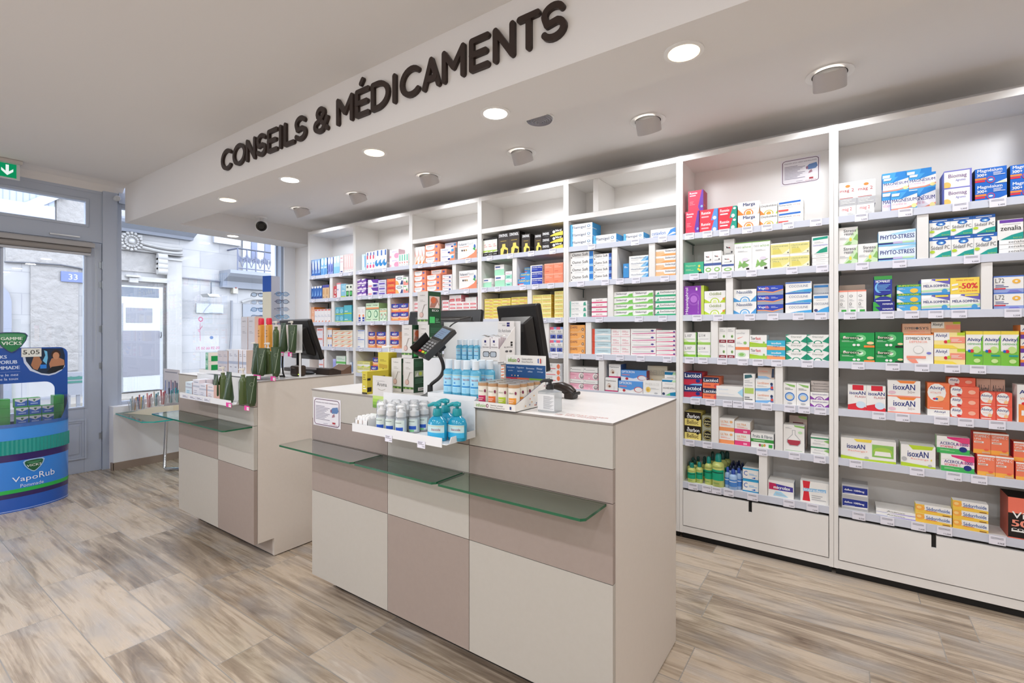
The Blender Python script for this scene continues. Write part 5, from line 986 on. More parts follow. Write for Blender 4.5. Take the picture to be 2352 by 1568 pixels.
G(6,2,A_,1302,1540,1003,1,2,'l72',2,.12); G(6,2,A_,1548,1790,1003,1,2,'l72',2,.12)
G(6,3,B_,78,295,118,1,2,'bero'); G(6,3,B_,298,472,115,1,2,'bero2'); G(6,3,B_,474,661,125,1,1,'symb',2,.12); G(6,3,B_,466,645,62,1,1,'symbt',8,.06,up=1)
G(6,3,B_,663,857,117,1,2,'alvy'); G(6,3,B_,645,828,52,1,1,'alvt',8,.06,up=1); G(6,3,B_,860,1192,108,3,1,'alvd'); G(6,3,B_,1200,1290,70,1,3,'alvs',3)
G(6,4,B_,128,364,440,2,1,'isof',2.5,.06); G(6,4,B_,375,580,412,1,2,'iso5',2.5,.1); G(6,4,B_,622,762,590,1,1,'alvf',2.5,.12); G(6,4,B_,622,762,428,1,1,'alvv',2.5,.08,up=1)
G(6,4,B_,765,945,450,1,3,'alvo',2.5,.1); G(6,4,B_,752,922,395,1,1,'alvo',6,.08,up=1); G(6,4,B_,950,1150,484,2,2,'alvm',2.5,.06); G(6,4,B_,925,1105,403,2,1,'alvb',9.5,.05)
G(6,4,B_,1178,1330,440,1,1,'alvg',2.5,.08)
G(6,5,B_,84,428,765,1,1,'isor',2.5,.12); G(6,5,B_,457,674,808,1,1,'isoc',2.2,.022,nb=6); G(6,5,B_,706,915,868,1,1,'acer',2,.07); G(6,5,B_,680,886,756,1,1,'acer',4.5,.06,up=1)
G(6,5,B_,932,1160,872,2,1,'vitc',2,.07); G(6,5,B_,906,1128,732,2,1,'vitc',4.5,.06,up=1); G(6,5,B_,1170,1290,920,1,1,'vitc',2,.07); G(6,5,B_,1157,1275,792,1,1,'vitc',4.5,.06,up=1)
G(6,6,B_,90,256,1055,1,2,'dafl',2.5,.12); G(6,6,B_,302,550,1205,1,2,'aven',2,.12); G(6,6,B_,548,775,1178,1,2,'sedo',2,.05); G(6,6,B_,780,1002,1155,1,3,'sedo',2,.05)
G(6,6,B_,1122,1330,1135,1,1,'vital',1.5,.14)
# ---- bay 5
G(5,0,C_,135,258,420,1,1,'renr',2,.1); G(5,0,C_,160,296,236,1,1,'renr',3,.1,up=1); G(5,0,C_,262,427,405,1,2,'renb'); G(5,0,C_,430,597,382,1,2,'reng')
G(5,0,C_,606,803,338,1,2,'marg'); G(5,0,C_,807,963,352,1,2,'oxyb'); G(5,0,C_,967,1196,325,1,2,'pant')
G(5,1,C_,120,299,877,1,1,'tgr'); G(5,1,C_,303,459,777,2,1,'wbx',2,.05); G(5,1,C_,463,572,808,1,1,'wbx',2,.05); G(5,1,C_,480,577,668,1,1,'wbx',8,.05)
G(5,1,C_,576,898,700,2,1,'aloe',2.5,.1); G(5,1,C_,902,1252,704,2,2,'citr'); G(5,1,C_,1275,1425,800,1,3,'lacf',2,.14); G(5,1,C_,1272,1425,643,1,1,'lacx',2,.08,up=1)
G(5,2,C_,115,302,1088,1,1,'hepa'); G(5,2,C_,304,495,1132,1,2,'oddi'); G(5,2,C_,568,774,1118,1,2,'naus'); G(5,2,C_,780,1016,1086,1,3,'voga'); G(5,2,C_,1034,1272,1052,1,3,'cocc')
G(5,2,C_,1284,1430,1164,1,1,'coc2',2,.08); G(5,2,C_,1284,1430,1068,1,1,'coc3',5,.06,up=1)
G(5,3,D_,80,163,62,1,2,'l107',2,.07); G(5,3,D_,168,248,60,1,2,'l114',2,.07); G(5,3,D_,297,401,32,2,2,'smr',2,.05); G(5,3,D_,403,490,44,1,1,'leno',2,.07)
G(5,3,D_,491,598,78,1,2,'tior'); G(5,3,D_,598,713,112,1,2,'imod'); G(5,3,D_,716,990,76,2,3,'diar',2,.09)
G(5,4,D_,80,196,308,1,2,'lact',2,.14); G(5,4,D_,200,300,338,1,2,'laco',2,.14); G(5,4,D_,284,450,392,1,1,'whbl',1.6,.1); G(5,4,D_,453,524,318,1,1,'whta'); G(5,4,D_,527,648,348,1,2,'lacb'); G(5,4,D_,541,646,277,1,1,'lacd',5,.08,up=1)
G(5,4,D_,700,866,372,2,1,'whrd'); G(5,4,D_,868,995,432,1,2,'spas',2,.1); G(5,4,D_,872,992,362,1,2,'spag',5,.08,up=1)
G(5,5,D_,88,190,552,1,2,'char'); G(5,5,D_,197,252,578,1,2,'cha2'); G(5,5,D_,303,396,592,1,2,'ultr',2.5,.14); G(5,5,D_,398,496,612,1,2,'ultp',2.5,.14); G(5,5,D_,500,642,682,1,1,'frui',2.5,.1)
G(5,5,D_,700,832,632,1,1,'rdgl',2.5,.08); G(5,5,D_,738,848,575,1,1,'rdg2',14,.08); G(5,5,D_,870,995,702,1,2,'wgrn',2.5,.1)
G(5,6,D_,448,547,900,1,2,'cbox',3,.16); G(5,6,D_,606,766,975,1,1,'micr',3,.1); G(5,6,D_,806,995,978,1,1,'rdwt',3,.12)
# ---- bay 4
G(4,0,E_,240,410,368,1,3,'flam',2,.14); G(4,0,E_,416,582,445,1,1,'flam',2,.14); G(4,0,E_,634,778,432,1,1,'flam',2,.12); G(4,0,E_,830,1010,402,1,1,'ceta',2,.1)
G(4,1,E_,240,417,568,1,4,'osmo',2,.16); G(4,1,E_,420,548,578,1,4,'osm2',2,.16); G(4,1,E_,632,672,645,1,1,'bstd',2,.14); G(4,1,E_,674,813,592,1,4,'sedb'); G(4,1,E_,866,1010,545,1,4,'sedr')
G(4,2,E_,236,372,916,1,3,'daci',2,.16); G(4,2,E_,404,516,896,1,4,'pkw'); G(4,2,E_,560,848,850,2,4,'sedg',2,.14); G(4,2,E_,863,1010,838,1,4,'seen',2,.14)
G(4,3,E_,240,356,1086,1,4,'dapi'); G(4,3,E_,402,544,1113,1,4,'rdbl'); G(4,3,E_,546,682,1115,2,3,'pkbx',2,.1); G(4,3,E_,686,868,1113,1,4,'pkst'); G(4,3,E_,870,1010,1122,1,6,'pks2')
LAST['z'] = ZS[4] - .0028
for q, (kk, yy) in enumerate((('camp', 405), ('camw', 340), ('camp', 232), ('camw', 150))): G(4,4,J_,515,990,yy,2,1,kk,2,.12,up=1)
G(4,4,J_,1105,1308,322,1,1,'opti',1.5,.06); G(4,4,J_,1165,1355,108,1,1,'opti',4,.1,up=1); G(4,4,J_,1316,1706,372,1,1,'optc',1.5,.06); G(4,4,J_,1357,1765,200,1,1,'optc',4,.08,up=1)
G(4,4,J_,1708,2005,368,1,1,'phen',1.5,.06); G(4,4,J_,1778,2095,132,1,1,'phe2',10,.06); G(4,4,J_,2010,2228,345,1,1,'home',1.5,.06); G(4,4,J_,2052,2228,218,1,1,'home',8,.06)
# ---- bay 3
G(3,0,F_,918,1108,570,3,1,'wbk',2,.06); G(3,0,F_,1118,1375,506,2,1,'synt',2,.08); G(3,0,F_,1402,1503,514,1,1,'synt',2.6,.12); G(3,0,F_,1556,1642,516,1,1,'synt',2.4,.09); G(3,0,F_,1646,1740,482,1,3,'syns',2,.12); G(3,0,F_,1742,1897,458,1,3,'syny',2,.1)
G(3,1,F_,930,1040,1045,1,1,'mint',2,.1); G(3,1,F_,1080,1200,1008,1,1,'mint',2,.1); G(3,1,F_,1076,1190,882,1,1,'mint',3,.12,up=1); G(3,1,F_,1206,1285,958,1,2,'min2',2,.1)
G(3,1,F_,1357,1504,1053,1,1,'advi',2,.1); G(3,1,F_,1385,1504,978,1,1,'advi',4,.08,up=1); G(3,1,F_,1435,1504,912,1,1,'advi',6,.06,up=1); G(3,1,F_,1508,1650,888,1,3,'nuro',2,.14); G(3,1,F_,1675,1897,868,2,2,'orpk',2,.12)
G(3,2,H_,1132,1500,165,3,6,'ylw',2,.12); G(3,2,H_,1510,1740,140,2,6,'ylw',2.5,.12); G(3,2,H_,1812,2080,110,2,5,'yl2',2,.14); G(3,2,H_,2125,2250,55,1,6,'yl2',2.4,.14)
G(3,3,H_,1850,1962,535,1,4,'ylw',2,.1); G(3,3,H_,2048,2245,562,2,2,'pkbu',2,.1)
G(3,4,J_,152,432,92,1,4,'stri',2,.14)
G(3,4,H_,1308,1412,1105,1,3,'orw',2,.1)
# ---- bay 2
G(2,0,F_,98,236,674,3,1,'vol1',2,.14); G(2,0,F_,246,410,642,1,3,'vol2',2,.16); G(2,0,F_,427,600,688,1,2,'vol3',2,.12); G(2,0,F_,482,625,622,1,1,'vol3',5,.1,up=1); G(2,0,F_,634,862,598,1,1,'vpla',2,.08)
G(2,1,F_,100,250,958,1,4,'vol2',2,.14); G(2,1,F_,263,428,1004,1,3,'vol2',2,.14); G(2,1,F_,312,500,945,1,1,'vol2',5,.1,up=1); G(2,1,F_,450,562,1000,1,4,'vol4',2,.1); G(2,1,F_,650,862,955,1,1,'vpla',2,.08)
G(2,2,H_,104,195,200,1,5,'rwh',2,.1); G(2,2,H_,530,626,182,1,5,'rwh',2,.12); G(2,2,H_,632,1020,210,4,5,'rwh',2,.1); G(2,2,H_,632,800,112,2,1,'rwh',3,.1,up=1); G(2,2,H_,858,1020,140,2,1,'rwh',6,.1,up=0)
G(2,3,F_,100,420,1590,3,4,'vol4',2,.1)
# ---- bay 1
G(1,0,M_,308,390,238,1,1,'tb1',2,.12); G(1,0,M_,400,602,190,3,1,'tb2',2,.12); G(1,0,M_,604,866,150,3,1,'tb3',2,.14); G(1,0,M_,930,1130,140,1,2,'pkbi',2.4,.08); G(1,0,M_,1132,1350,240,4,1,'tbg',1.2,.1)
G(1,1,M_,182,400,800,2,3,'purp',2,.1); G(1,1,M_,440,668,812,1,2,'pur2',2,.1); G(1,1,M_,674,850,818,1,3,'purg',2,.12); G(1,1,M_,868,1058,790,1,3,'redb',2,.1); G(1,1,M_,1062,1238,724,1,2,'whor',2,.1); G(1,1,M_,1242,1350,748,1,2,'whgr',2,.1)
G(1,2,L_,930,1086,1136,2,1,'orbl',2,.06); G(1,2,L_,1102,1334,1070,2,1,'grnb',2,.12); G(1,2,L_,1346,1476,1162,2,1,'grn2',2,.08); G(1,2,G_,768,925,815,2,2,'bdt',2,.08)
G(1,3,I_,1026,1194,326,1,2,'whb',2,.08); G(1,3,I_,1247,1405,366,1,2,'bdt',2,.12); G(1,3,I_,1440,1618,366,1,2,'bdt',2,.08); G(1,3,I_,1685,1882,362,1,2,'bdt',2,.08)
G(1,4,I_,1026,1305,950,2,2,'yelw',2,.12); G(1,4,I_,1320,1600,1045,2,1,'bdt',2,.08); G(1,4,I_,1362,1625,880,2,1,'bdt',2.4,.08,up=1)
# ---- bay 0
G(0,0,L_,120,276,292,3,1,'dkbl',2,.1); G(0,0,L_,285,402,262,2,1,'ltbl',2,.1); G(0,0,L_,415,510,248,2,1,'vibl',2,.1); G(0,0,L_,520,628,228,2,1,'ltb2',2,.1); G(0,0,L_,632,695,214,1,1,'wtb0',2,.1); G(0,0,L_,706,872,198,4,1,'pkb0',2,.1)
G(0,1,L_,100,312,772,4,1,'blbx',2,.1); G(0,1,L_,320,438,742,2,1,'tan0',2,.1); G(0,1,L_,492,570,765,1,1,'red0',2,.06); G(0,1,L_,575,648,705,1,1,'wpk0',2.4,.12); G(0,1,L_,652,736,720,1,1,'cyn0',2,.1); G(0,1,L_,740,862,735,2,1,'bkgr',2,.06)
G(0,2,L_,84,170,1140,1,1,'orp0',2,.14); G(0,2,L_,175,470,1180,5,1,'whrd0',2,.08); G(0,2,L_,548,700,1142,2,2,'blgr',2,.08); G(0,2,L_,704,845,1264,1,1,'teal0',2,.1); G(0,2,L_,706,845,1105,1,1,'teal0',2,.1,up=1); 
G(0,3,I_,240,366,285,1,2,'whora',2,.1); G(0,3,I_,420,545,285,2,2,'whbo',2,.1); G(0,3,I_,556,956,330,3,4,'orst',2,.1)
G(0,4,I_,280,374,860,1,2,'whora',2,.1); G(0,4,I_,562,622,905,1,1,'vio0',2,.08); G(0,4,I_,628,815,845,1,2,'grw0',2,.1); G(0,4,I_,866,944,972,1,1,'bupk',2,.1)
# the half-price card leans on the right-hand sleep remedy box
pc = [(A_[0] + q / A_[2]) for q in (964, 1200)]
Yc = D0 + .02
xa, xb = XY(pc[0], Yc), min(XY(pc[1], Yc), XY(A_[0] + 1205 / A_[2], D0) - .002)
zb = None
for o, k, b, l, x, z, y in PLACED:
    if k == 'mela' and l == 2 and b == 6: zb = max(zb or 0, z)
za = onY(A_[0] + 964 / A_[2], A_[1] + 1145 / A_[2], Yc)[2]; ztop = onY(A_[0] + 964 / A_[2], A_[1] + 1018 / A_[2], Yc)[2]
mb = MB(); mb.box(xa, Yc, zb + .0002, xb, Yc + .003, ztop, colr('#f4d658')); draw(mb, T['promo'][5], xa, Yc, zb, xb - xa, ztop - zb)
mb.build('promotion_card', label='yellow half price promotion card on the white and violet sleep remedy boxes', cat='promotion card')
# ---- bottles on the lowest shelf of bay 5
def bottle(k, px, yt, w, ins, name, label, body, cap, lab, group, fr=D_, lev=6, shp=.72):
    Yf = D0 + ins / 100.
    r = abs(XY(fr[0] + (px + w / 2) / fr[2], Yf) - XY(fr[0] + (px - w / 2) / fr[2], Yf)) / 2
    x = XY(fr[0] + px / fr[2], Yf); z0 = ZS[lev] - .0028; h = onY(fr[0] + px / fr[2], fr[1] + yt / fr[2], Yf)[2] - z0
    b = thing(name, (x, Yf, z0), label, 'bottle', group)
    hs = h * shp
    MB().lathe([(r * .92, 0), (r, h * .02), (r, hs * .9), (r * .9, hs * .97), (r * .5, hs + h * .03), (r * .42, hs + h * .05)], (x, Yf, z0), body, 20).build('bottle_body', b, smooth=40)
    MB().lathe([(r * .5, 0), (r * .52, h * .01), (r * .5, h * (1 - shp) * .8), (r * .3, h * (1 - shp) - .001)], (x, Yf, z0 + hs + h * .04 - h * .04), cap, 18).build('cap', b, smooth=40)
    if lab:
        lm = MB(); seg = 14; r2 = r + .0004
        for (a0, a1, zz0, zz1, c) in lab:
            ps = []
            for i in range(seg + 1):
                a = math.radians(-90 + a0 + (a1 - a0) * i / seg); ps.append((x + r2 * math.cos(a), Yf + r2 * math.sin(a)))
            vs = [(p[0], p[1], z0 + zz0 * h) for p in ps] + [(p[0], p[1], z0 + zz1 * h) for p in ps]
            lm.add(vs, [(i, i + 1, seg + 2 + i, seg + 1 + i) for i in range(seg)], c); r2 += .0003
        lm.build('label', b, smooth=60)
    return b
YG = mat('#d5de80', .18, 0, .5, .15); TC = plastic('#1d8a80'); BLU = mat('#a9c6ea', .2, 0, .5, .1); BC = plastic('#2f4fa8'); TC_SHADE = plastic('#1f4f4a'); BC_SHADE = plastic('#22284c')  # rear-row caps use darker copies, shade inside the shelf painted in
GL = [(-70, 70, .2, .52, paper('#17a078')), (-60, 60, .42, .46, paper('#0d5f4a')), (-50, 50, .58, .62, paper('#a8b060')), (-35, 20, .10, .13, paper('#8fb060'))]
BL = [(-70, 70, .15, .5, paper('#4f86cc')), (-60, 60, .38, .42, paper('#e8eef8'))]
i = 0
for px, yt, w, ins, big in ((133, 870, 52, 4, 0), (180, 865, 44, 5, 0), (122, 860, 36, 9, 0), (152, 850, 38, 11, 0), (210, 845, 38, 12, 0), (140, 836, 34, 16, 0), (172, 830, 34, 18, 0), (212, 830, 34, 19, 0), (238, 830, 50, 5.5, 1), (262, 812, 42, 12, 1), (262, 800, 40, 18, 1), (297, 812, 76, 4.5, 2), (322, 800, 64, 13, 2), (352, 800, 50, 20, 2)):
    s = ['small', 'medium', 'large'][big]; front = ins < 6
    cnt = ['front', 'second row', 'third row', 'back row'][min(3, int((ins - 2) // 4.5))]
    side = {133: 'left', 180: 'right', 122: 'left', 152: 'middle', 210: 'right', 140: 'left', 172: 'middle', 212: 'right'}.get(px, '')
    bottle(0, px, yt, w, ins, 'antiseptic_bottle', ('%s green antiseptic bottle with teal cap, %s %s, on the bottom shelf' % (s, cnt, side)).replace(' ,', ','), YG, TC if front else TC_SHADE, GL, 'green antiseptic bottles on the bottom shelf')
for n_, (px, yt, w, ins) in enumerate(((390, 910, 52, 3.5), (355, 896, 38, 5.5), (425, 902, 38, 5.5), (372, 885, 34, 10), (405, 882, 34, 10.5), (440, 882, 32, 11), (380, 868, 32, 15), (412, 865, 32, 15.5), (448, 868, 30, 16), (392, 856, 30, 20), (425, 856, 30, 20.5))):
    cnt = ['front row', 'second row', 'third row', 'back row'][0 if ins < 7 else 1 if ins < 12 else 2 if ins < 18 else 3]
    sd = 'middle' if n_ in (0, 4, 7) else 'left' if n_ in (1, 3, 6, 9) else 'right'
    bottle(0, px, yt, w, ins, 'saline_bottle', 'small blue bottle with navy cap, %s %s, on the bottom shelf' % (cnt, sd), BLU, BC if ins < 7 else BC_SHADE, BL, 'blue saline bottles on the bottom shelf')

# ---- labels: what it looks like, then where it stands among its likes
BAYW = ['first bay from window', 'second bay from window', 'third bay from window', 'fourth bay from window', 'fifth bay from window', 'second bay from right', 'rightmost bay']
from collections import defaultdict
byk = defaultdict(list)
for p in PLACED: byk[p[1]].append(p)
def place_words(lst):
    """position words for each box inside one cluster on a shelf"""
    zs = sorted(set(round(p[5] / .012) for p in lst)); lv = []
    for z in zs:
        if not lv or z - lv[-1][-1] > 1: lv.append([z])
        else: lv[-1].append(z)
    out = {}
    nl = len(lv)
    for li, zz in enumerate(lv):
        row = sorted([p for p in lst if round(p[5] / .012) in zz], key=lambda p: (round(p[4] / .015), p[6]))
        lname = '' if nl == 1 else ('top' if li == nl - 1 else 'bottom' if li == 0 else 'middle' if nl == 3 else ORD[li] + '-from-bottom')
        for ci, p in enumerate(row):
            n = len(row)
            cname = '' if n == 1 else (('left' if ci == 0 else 'right') if n == 2 else ('leftmost' if ci == 0 else 'rightmost' if ci == n - 1 else 'middle' if n == 3 else ORD[ci] + ' from left'))
            out[p[0]] = ' '.join(q for q in (lname, cname) if q)
    return out
for k, lst in byk.items():
    T_ = T[k]; shelves = sorted(set((p[2], p[3]) for p in lst))
    for s in shelves:
        cl = [p for p in lst if (p[2], p[3]) == s]; pos = place_words(cl)
        for p in cl:
            where = pos[p[0]]
            lab = T_[2]
            if len(shelves) > 1: lab += ', %s shelf, %s' % (ORD[s[1]], BAYW[s[0]])
            if where: lab += ', ' + where
            elif len(shelves) == 1: lab += ', %s shelf of %s' % (ORD[s[1]], BAYW[s[0]])
            tag(p[0], lab, T_[1], '%s on the %s shelf of the %s' % (T_[2], ORD[s[1]], BAYW[s[0]]) if len(cl) > 1 else None)

# ================================================================ COUNTERS
CLT = noisy('#bab4ab', '#b5afa5', 60, .5, 0, 'light_laminate'); TAU = noisy('#9f9087', '#998a81', 60, .5, 0, 'taupe_laminate'); TOPM = noisy('#ece9e6', '#e2dedb', 30, .32, 0, 'pale_counter_top', stretch=(1, 6, 1))
SIDE = noisy('#d9d0c6', '#d4cbc1', 60, .5, 0, 'warm_laminate'); GAP = mat('#3a322c', .8)
SHG = clear('shelf_glass', '#dfeee6', .12, 0, .03, '#c8dcd2'); SHE = mat('#0f5c3c', .12, 0, .6)
ZR = [.105, .515, .76, .864, .998]
def counter(x0, x1, cols, layout, label):
    y0, y1 = 1.366, 2.02
    c = thing('sales_counter', ((x0 + x1) / 2, (y0 + y1) / 2, 0), label, 'counter', 'sales counters')
    body = MB(); g = .0025
    body.box(x0 + .022, y0 + .022, .10, x1 - .022, y1, .995, GAP)
    body.build('carcass', c)
    edges = [x0] + cols + [x1]
    for i in range(len(edges) - 1):
        for j in range(4):
            m = CLT if layout[i][j] == 'L' else TAU
            e0 = edges[i] + (g / 2 if i else 0); e1 = edges[i + 1] - (g / 2 if i < len(edges) - 2 else 0)
            MB().box(e0, y0, ZR[j] + g / 2, e1, y0 + .019, ZR[j + 1] - g / 2, m).build('front_panel', c)
    # side panels with a toe-kick notch
    for xs in (x0, x1 - .02):
        pts = [(xs, y0 + .021, .105), (xs, y0 + .115, .105), (xs, y0 + .115, .006), (xs, y1, .006), (xs, y1, .998), (xs, y0 + .021, .998)]
        MB().prism(pts, (.02, 0, 0), SIDE).build('side_panel', c)
    MB().box(x0 + .021, y0 + .116, .006, x1 - .021, y0 + .135, .10, mat('#b9aba0', .6)).box(x0 + .02, y0 + .118, 0, x1 - .02, y1 - .01, .006, HOLE).build('plinth', c)
    MB().box(x0 - .002, y0 - .003, .998, x1 + .002, y1, 1.005, TOPM, {k: mat('#8f8780', .5) for k in ('-y', '+x', '-x')}).build('counter_top', c)
    return c
def glass_shelf(c, xa, xb, y0, y1, z, cut=0):
    pts = [(xa, y1, z), (xa, y0 + cut, z), (xa + cut, y0, z), (xb - cut, y0, z), (xb, y0 + cut, z), (xb, y1, z)]
    MB().prism(pts, (0, 0, .008), SHG, SHE).build('glass_shelf', c)
c1_ = counter(-2.131, -.579, [-1.587, -1.142], ['LTTL', 'TLLT', 'LTTL'], 'large beige and taupe panelled sales counter in the foreground')
for xa, xb in ((-2.165, -1.625), (-1.618, -1.172), (-1.165, -.600)): glass_shelf(c1_, xa, xb, 1.213, 1.376, .750, .012)
c2_ = counter(-3.650, -2.680, [-3.097], ['LTTL', 'TLLT'], 'smaller beige and taupe panelled sales counter further back, near the window')
for xa, xb in ((-3.66, -3.10), (-3.093, -2.697)): glass_shelf(c2_, xa, xb, 1.213, 1.376, .750, .012)

# ================================================================ WALL LETTERING ON THE BEAM
LET = mat('#2b1a12', .45)
def arc_pts(cx, cy, rx, ry, a0, a1, n=12):
    return [(cx + rx * math.cos(math.radians(a0 + (a1 - a0) * i / n)), cy + ry * math.sin(math.radians(a0 + (a1 - a0) * i / n))) for i in range(n + 1)]
GLY = {  # strokes in a unit box (0..1 wide, 0..1 high); stroke ends are rounded
    'C': [arc_pts(.55, .5, .5, .5, 48, 312, 18)], 'O': [arc_pts(.5, .5, .5, .5, 0, 360, 24)],
    'N': [[(0, 0), (0, 1), (1, 0), (1, 1)]], 'I': [[(.5, 0), (.5, 1)]], 'L': [[(0, 1), (0, 0), (1, 0)]],
    'S': [arc_pts(.5, .75, .46, .25, 25, 200, 9) + arc_pts(.5, .25, .5, .26, 130, 60, 2)[:1] + arc_pts(.5, .26, .5, .26, 68, -155, 12)],
    'E': [[(1, 1), (0, 1), (0, 0), (1, 0)], [(0, .5), (.88, .5)]], 'M': [[(0, 0), (0, 1), (.5, .38), (1, 1), (1, 0)]],
    'D': [[(0, 0), (0, 1), (.3, 1)] + arc_pts(.3, .5, .7, .5, 80, -80, 12) + [(.3, 0), (0, 0)]],
    'A': [[(0, 0), (.5, 1), (1, 0)], [(.22, .3), (.78, .3)]], 'T': [[(.5, 0), (.5, 1)], [(0, 1), (1, 1)]],
    '&': [[(1, .02), (.25, .68)] + arc_pts(.48, .8, .26, .2, 205, -25, 10) + [(.6, .6), (.2, .42)] + arc_pts(.42, .24, .4, .25, 140, 300, 9) + [(.8, .2), (1, .5)]],
}
sg = thing('wall_lettering', (-2.3, 1.65, 2.42), 'dark brown raised lettering CONSEILS & MÉDICAMENTS on the white ceiling beam', 'sign')
LT = [('C', 510.8, 537.6), ('O', 538.5, 567.5), ('N', 569, 590.6), ('S', 593, 615), ('E', 618, 641.5), ('I', 644, 652), ('L', 656, 681), ('S', 680.5, 707.6), ('&', 723.7, 758.5),
      ('M', 776.7, 815), ('É', 820, 853), ('D', 856, 898.6), ('I', 903.9, 915.8), ('C', 920.5, 973.5), ('A', 973.5, 1015.5), ('M', 1018.9, 1072), ('E', 1081.5, 1128.4), ('N', 1135.8, 1186), ('T', 1191, 1244.6), ('S', 1245.2, 1304.4)]
def capsules(mb, pts, r, y0, y1, m, base, sc):
    def disc_prism(a, b, k_):
        a = Vector((a[0], a[1])); b = Vector((b[0], b[1])); d = b - a
        if d.length < 1e-6: return
        th = math.atan2(d.y, d.x); out = []
        for c, s in ((b, th - PI / 2), (a, th + PI / 2)):
            for i in range(9): out.append((c.x + r * math.cos(s + PI * i / 8), c.y + r * math.sin(s + PI * i / 8)))
        mb.prism([(x, y1 - k_, z) for x, z in out], (0, y0 - y1 + k_, 0), m)
    for i in range(len(pts) - 1): disc_prism(pts[i], pts[i + 1], i * 4e-5 + base * 1.3e-3)
for ch, pa, pb in LT:
    xa, xb = XY(pa, 1.648), XY(pb, 1.648); r = .0132; z0, z1 = 2.418 + r, 2.568 - r
    base = 'E' if ch == 'É' else ch
    w_ = (xb - xa) - 2 * r; mb = MB()
    for si, st in enumerate(GLY[base]):
        pts = [((xa + r + u * w_) if base != 'I' else (xa + xb) / 2, z0 + v * (z1 - z0)) for u, v in st]
        capsules(mb, pts, r, 1.6495, 1.634, LET, si, None)
    if ch == 'É': capsules(mb, [(xa + w_ * .5, 2.594), (xa + w_ * .66, 2.612)], r * .95, 1.6495, 1.634, LET, 0, None)
    mb.build('letter', sg, recalc=True)

# ================================================================ NOTICES
def notice(Yp, x0, x1, z0, z1, label, N_=-1):
    mb = MB(); y = Yp + N_ * .0012
    mb.box(x0, min(Yp, y), z0, x1, max(Yp, y), z1, mat('#e6e2e6', .4))
    w, h = x1 - x0, z1 - z0
    fr = [(x0 + a * w, y - .0003, z0 + b * h) for a, b in mb.rrect(.05, .05, .95, .95, .09)]
    mb.tube(fr, w * .008, mat('#6b4560', .5), 4, closed=True)
    draw(mb, 't MAGASIN_SOUS_VIDÉO_SURVEILLANCE .1 .82 .9 .87 #5c4a62;l .1 .22 .62 .74 10 #8a8494;p .66 .62 .72 .7 .9 .74 .93 .6 .88 .52 .7 .5 #5f7fae;e .67 .58 .03 .06 #8f6a80;p .72 .44 .78 .5 .8 .4 .76 .38 .7 .36 #a87a86;r .72 .14 .82 .2 #b03038;t VIGILANCE .62 .08 .9 .11 #b06a6a;l .4 .1 .56 .14 1 #a8a2ae', x0, y - .0002, z0, w, h)
    mb.build('notice', label=label, cat='notice')
A = onY(1793, 366, DB); Bp = onY(1885, 412, DB)
notice(DB - .0004, A[0], Bp[0], Bp[2] - .008, A[2] - .012, 'framed video surveillance notice on back panel of second shelving bay from right')
xa, xb = XY(720.5, 1.366), XY(783, 1.366)
notice(1.3656, xa, xb, onY(783, 986, 1.366)[2], onY(720, 911, 1.366)[2], 'white video surveillance notice stuck on the front of the large counter')

# ================================================================ STEPPED WHITE METAL DISPLAYS
WM = mat('#e6e6e6', .35)
def tray(st, x0, x1, y0, y1, z, back, lip=.02):
    mb = MB(); th = .0025
    mb.box(x0 + th, y0 + th, z - th, x1 - th, y1 - th, z, WM).box(x0, y0, z - .012, x1 - .018, y0 + th, z + lip, WM).box(x0, y0 + th, z - th, x0 + th, y1 - th, z + lip, WM)
    mb.prism([(x1 - th, y0 + .004, z - th), (x1 - th, y0 + .02, z - th + .003), (x1 - th, y0 + .028, z + lip), (x1 - th, y1 - th, z + lip + .004), (x1 - th, y1 - th, z - th)], (th, 0, 0), WM)
    mb.build('tray', st)
    MB().box(x0, y1 - th, z - th, x1, y1, back, WM).build('back_plate', st)
d1 = thing('display_stand', (-1.3, 1.5, 1.005), 'stepped white metal display stand with three tiers on the large counter', 'display stand', 'stepped display stands')
tray(d1, -1.606, -1.108, 1.203, 1.362, .900, 1.026)
tray(d1, -1.385, -1.116, 1.398, 1.53, 1.030, 1.153, .008)
tray(d1, -1.545, -1.116, 1.532, 1.668, 1.157, 1.325, .006)
MB().box(-1.545, 1.5335, 1.0055, -1.386, 1.536, 1.153, WM).build('front_plate', d1)
for xx in (-1.38, -1.124):
    MB().box(xx - .003, 1.52, 1.0055, xx + .003, 1.526, 1.027, WM).build('support_leg', d1); MB().box(xx - .003, 1.655, 1.0055, xx + .003, 1.663, 1.154, WM).build('support_leg', d1)
MB().box(-1.600, 1.3625, 1.0058, -1.112, 1.397, 1.0085, WM).build('hanging_bracket', d1)
d2 = thing('display_stand', (-3.05, 1.45, 1.005), 'stepped white metal display stand with three tiers on the rear counter', 'display stand', 'stepped display stands')
tray(d2, -3.36, -2.70, 1.262, 1.362, .890, 1.02)
tray(d2, -3.46, -2.70, 1.41, 1.53, 1.030, 1.150, .008)
tray(d2, -3.36, -2.70, 1.532, 1.665, 1.157, 1.325, .008)
for xx in (-3.35, -2.708):
    MB().box(xx - .003, 1.52, 1.0055, xx + .003, 1.526, 1.027, WM).build('support_leg', d2); MB().box(xx - .003, 1.65, 1.0055, xx + .003, 1.66, 1.154, WM).build('support_leg', d2)
MB().lathe([(.008, 0), (.008, .024)], (-2.79, 1.43, 1.0055), WM, 12).build('support_leg', d2)

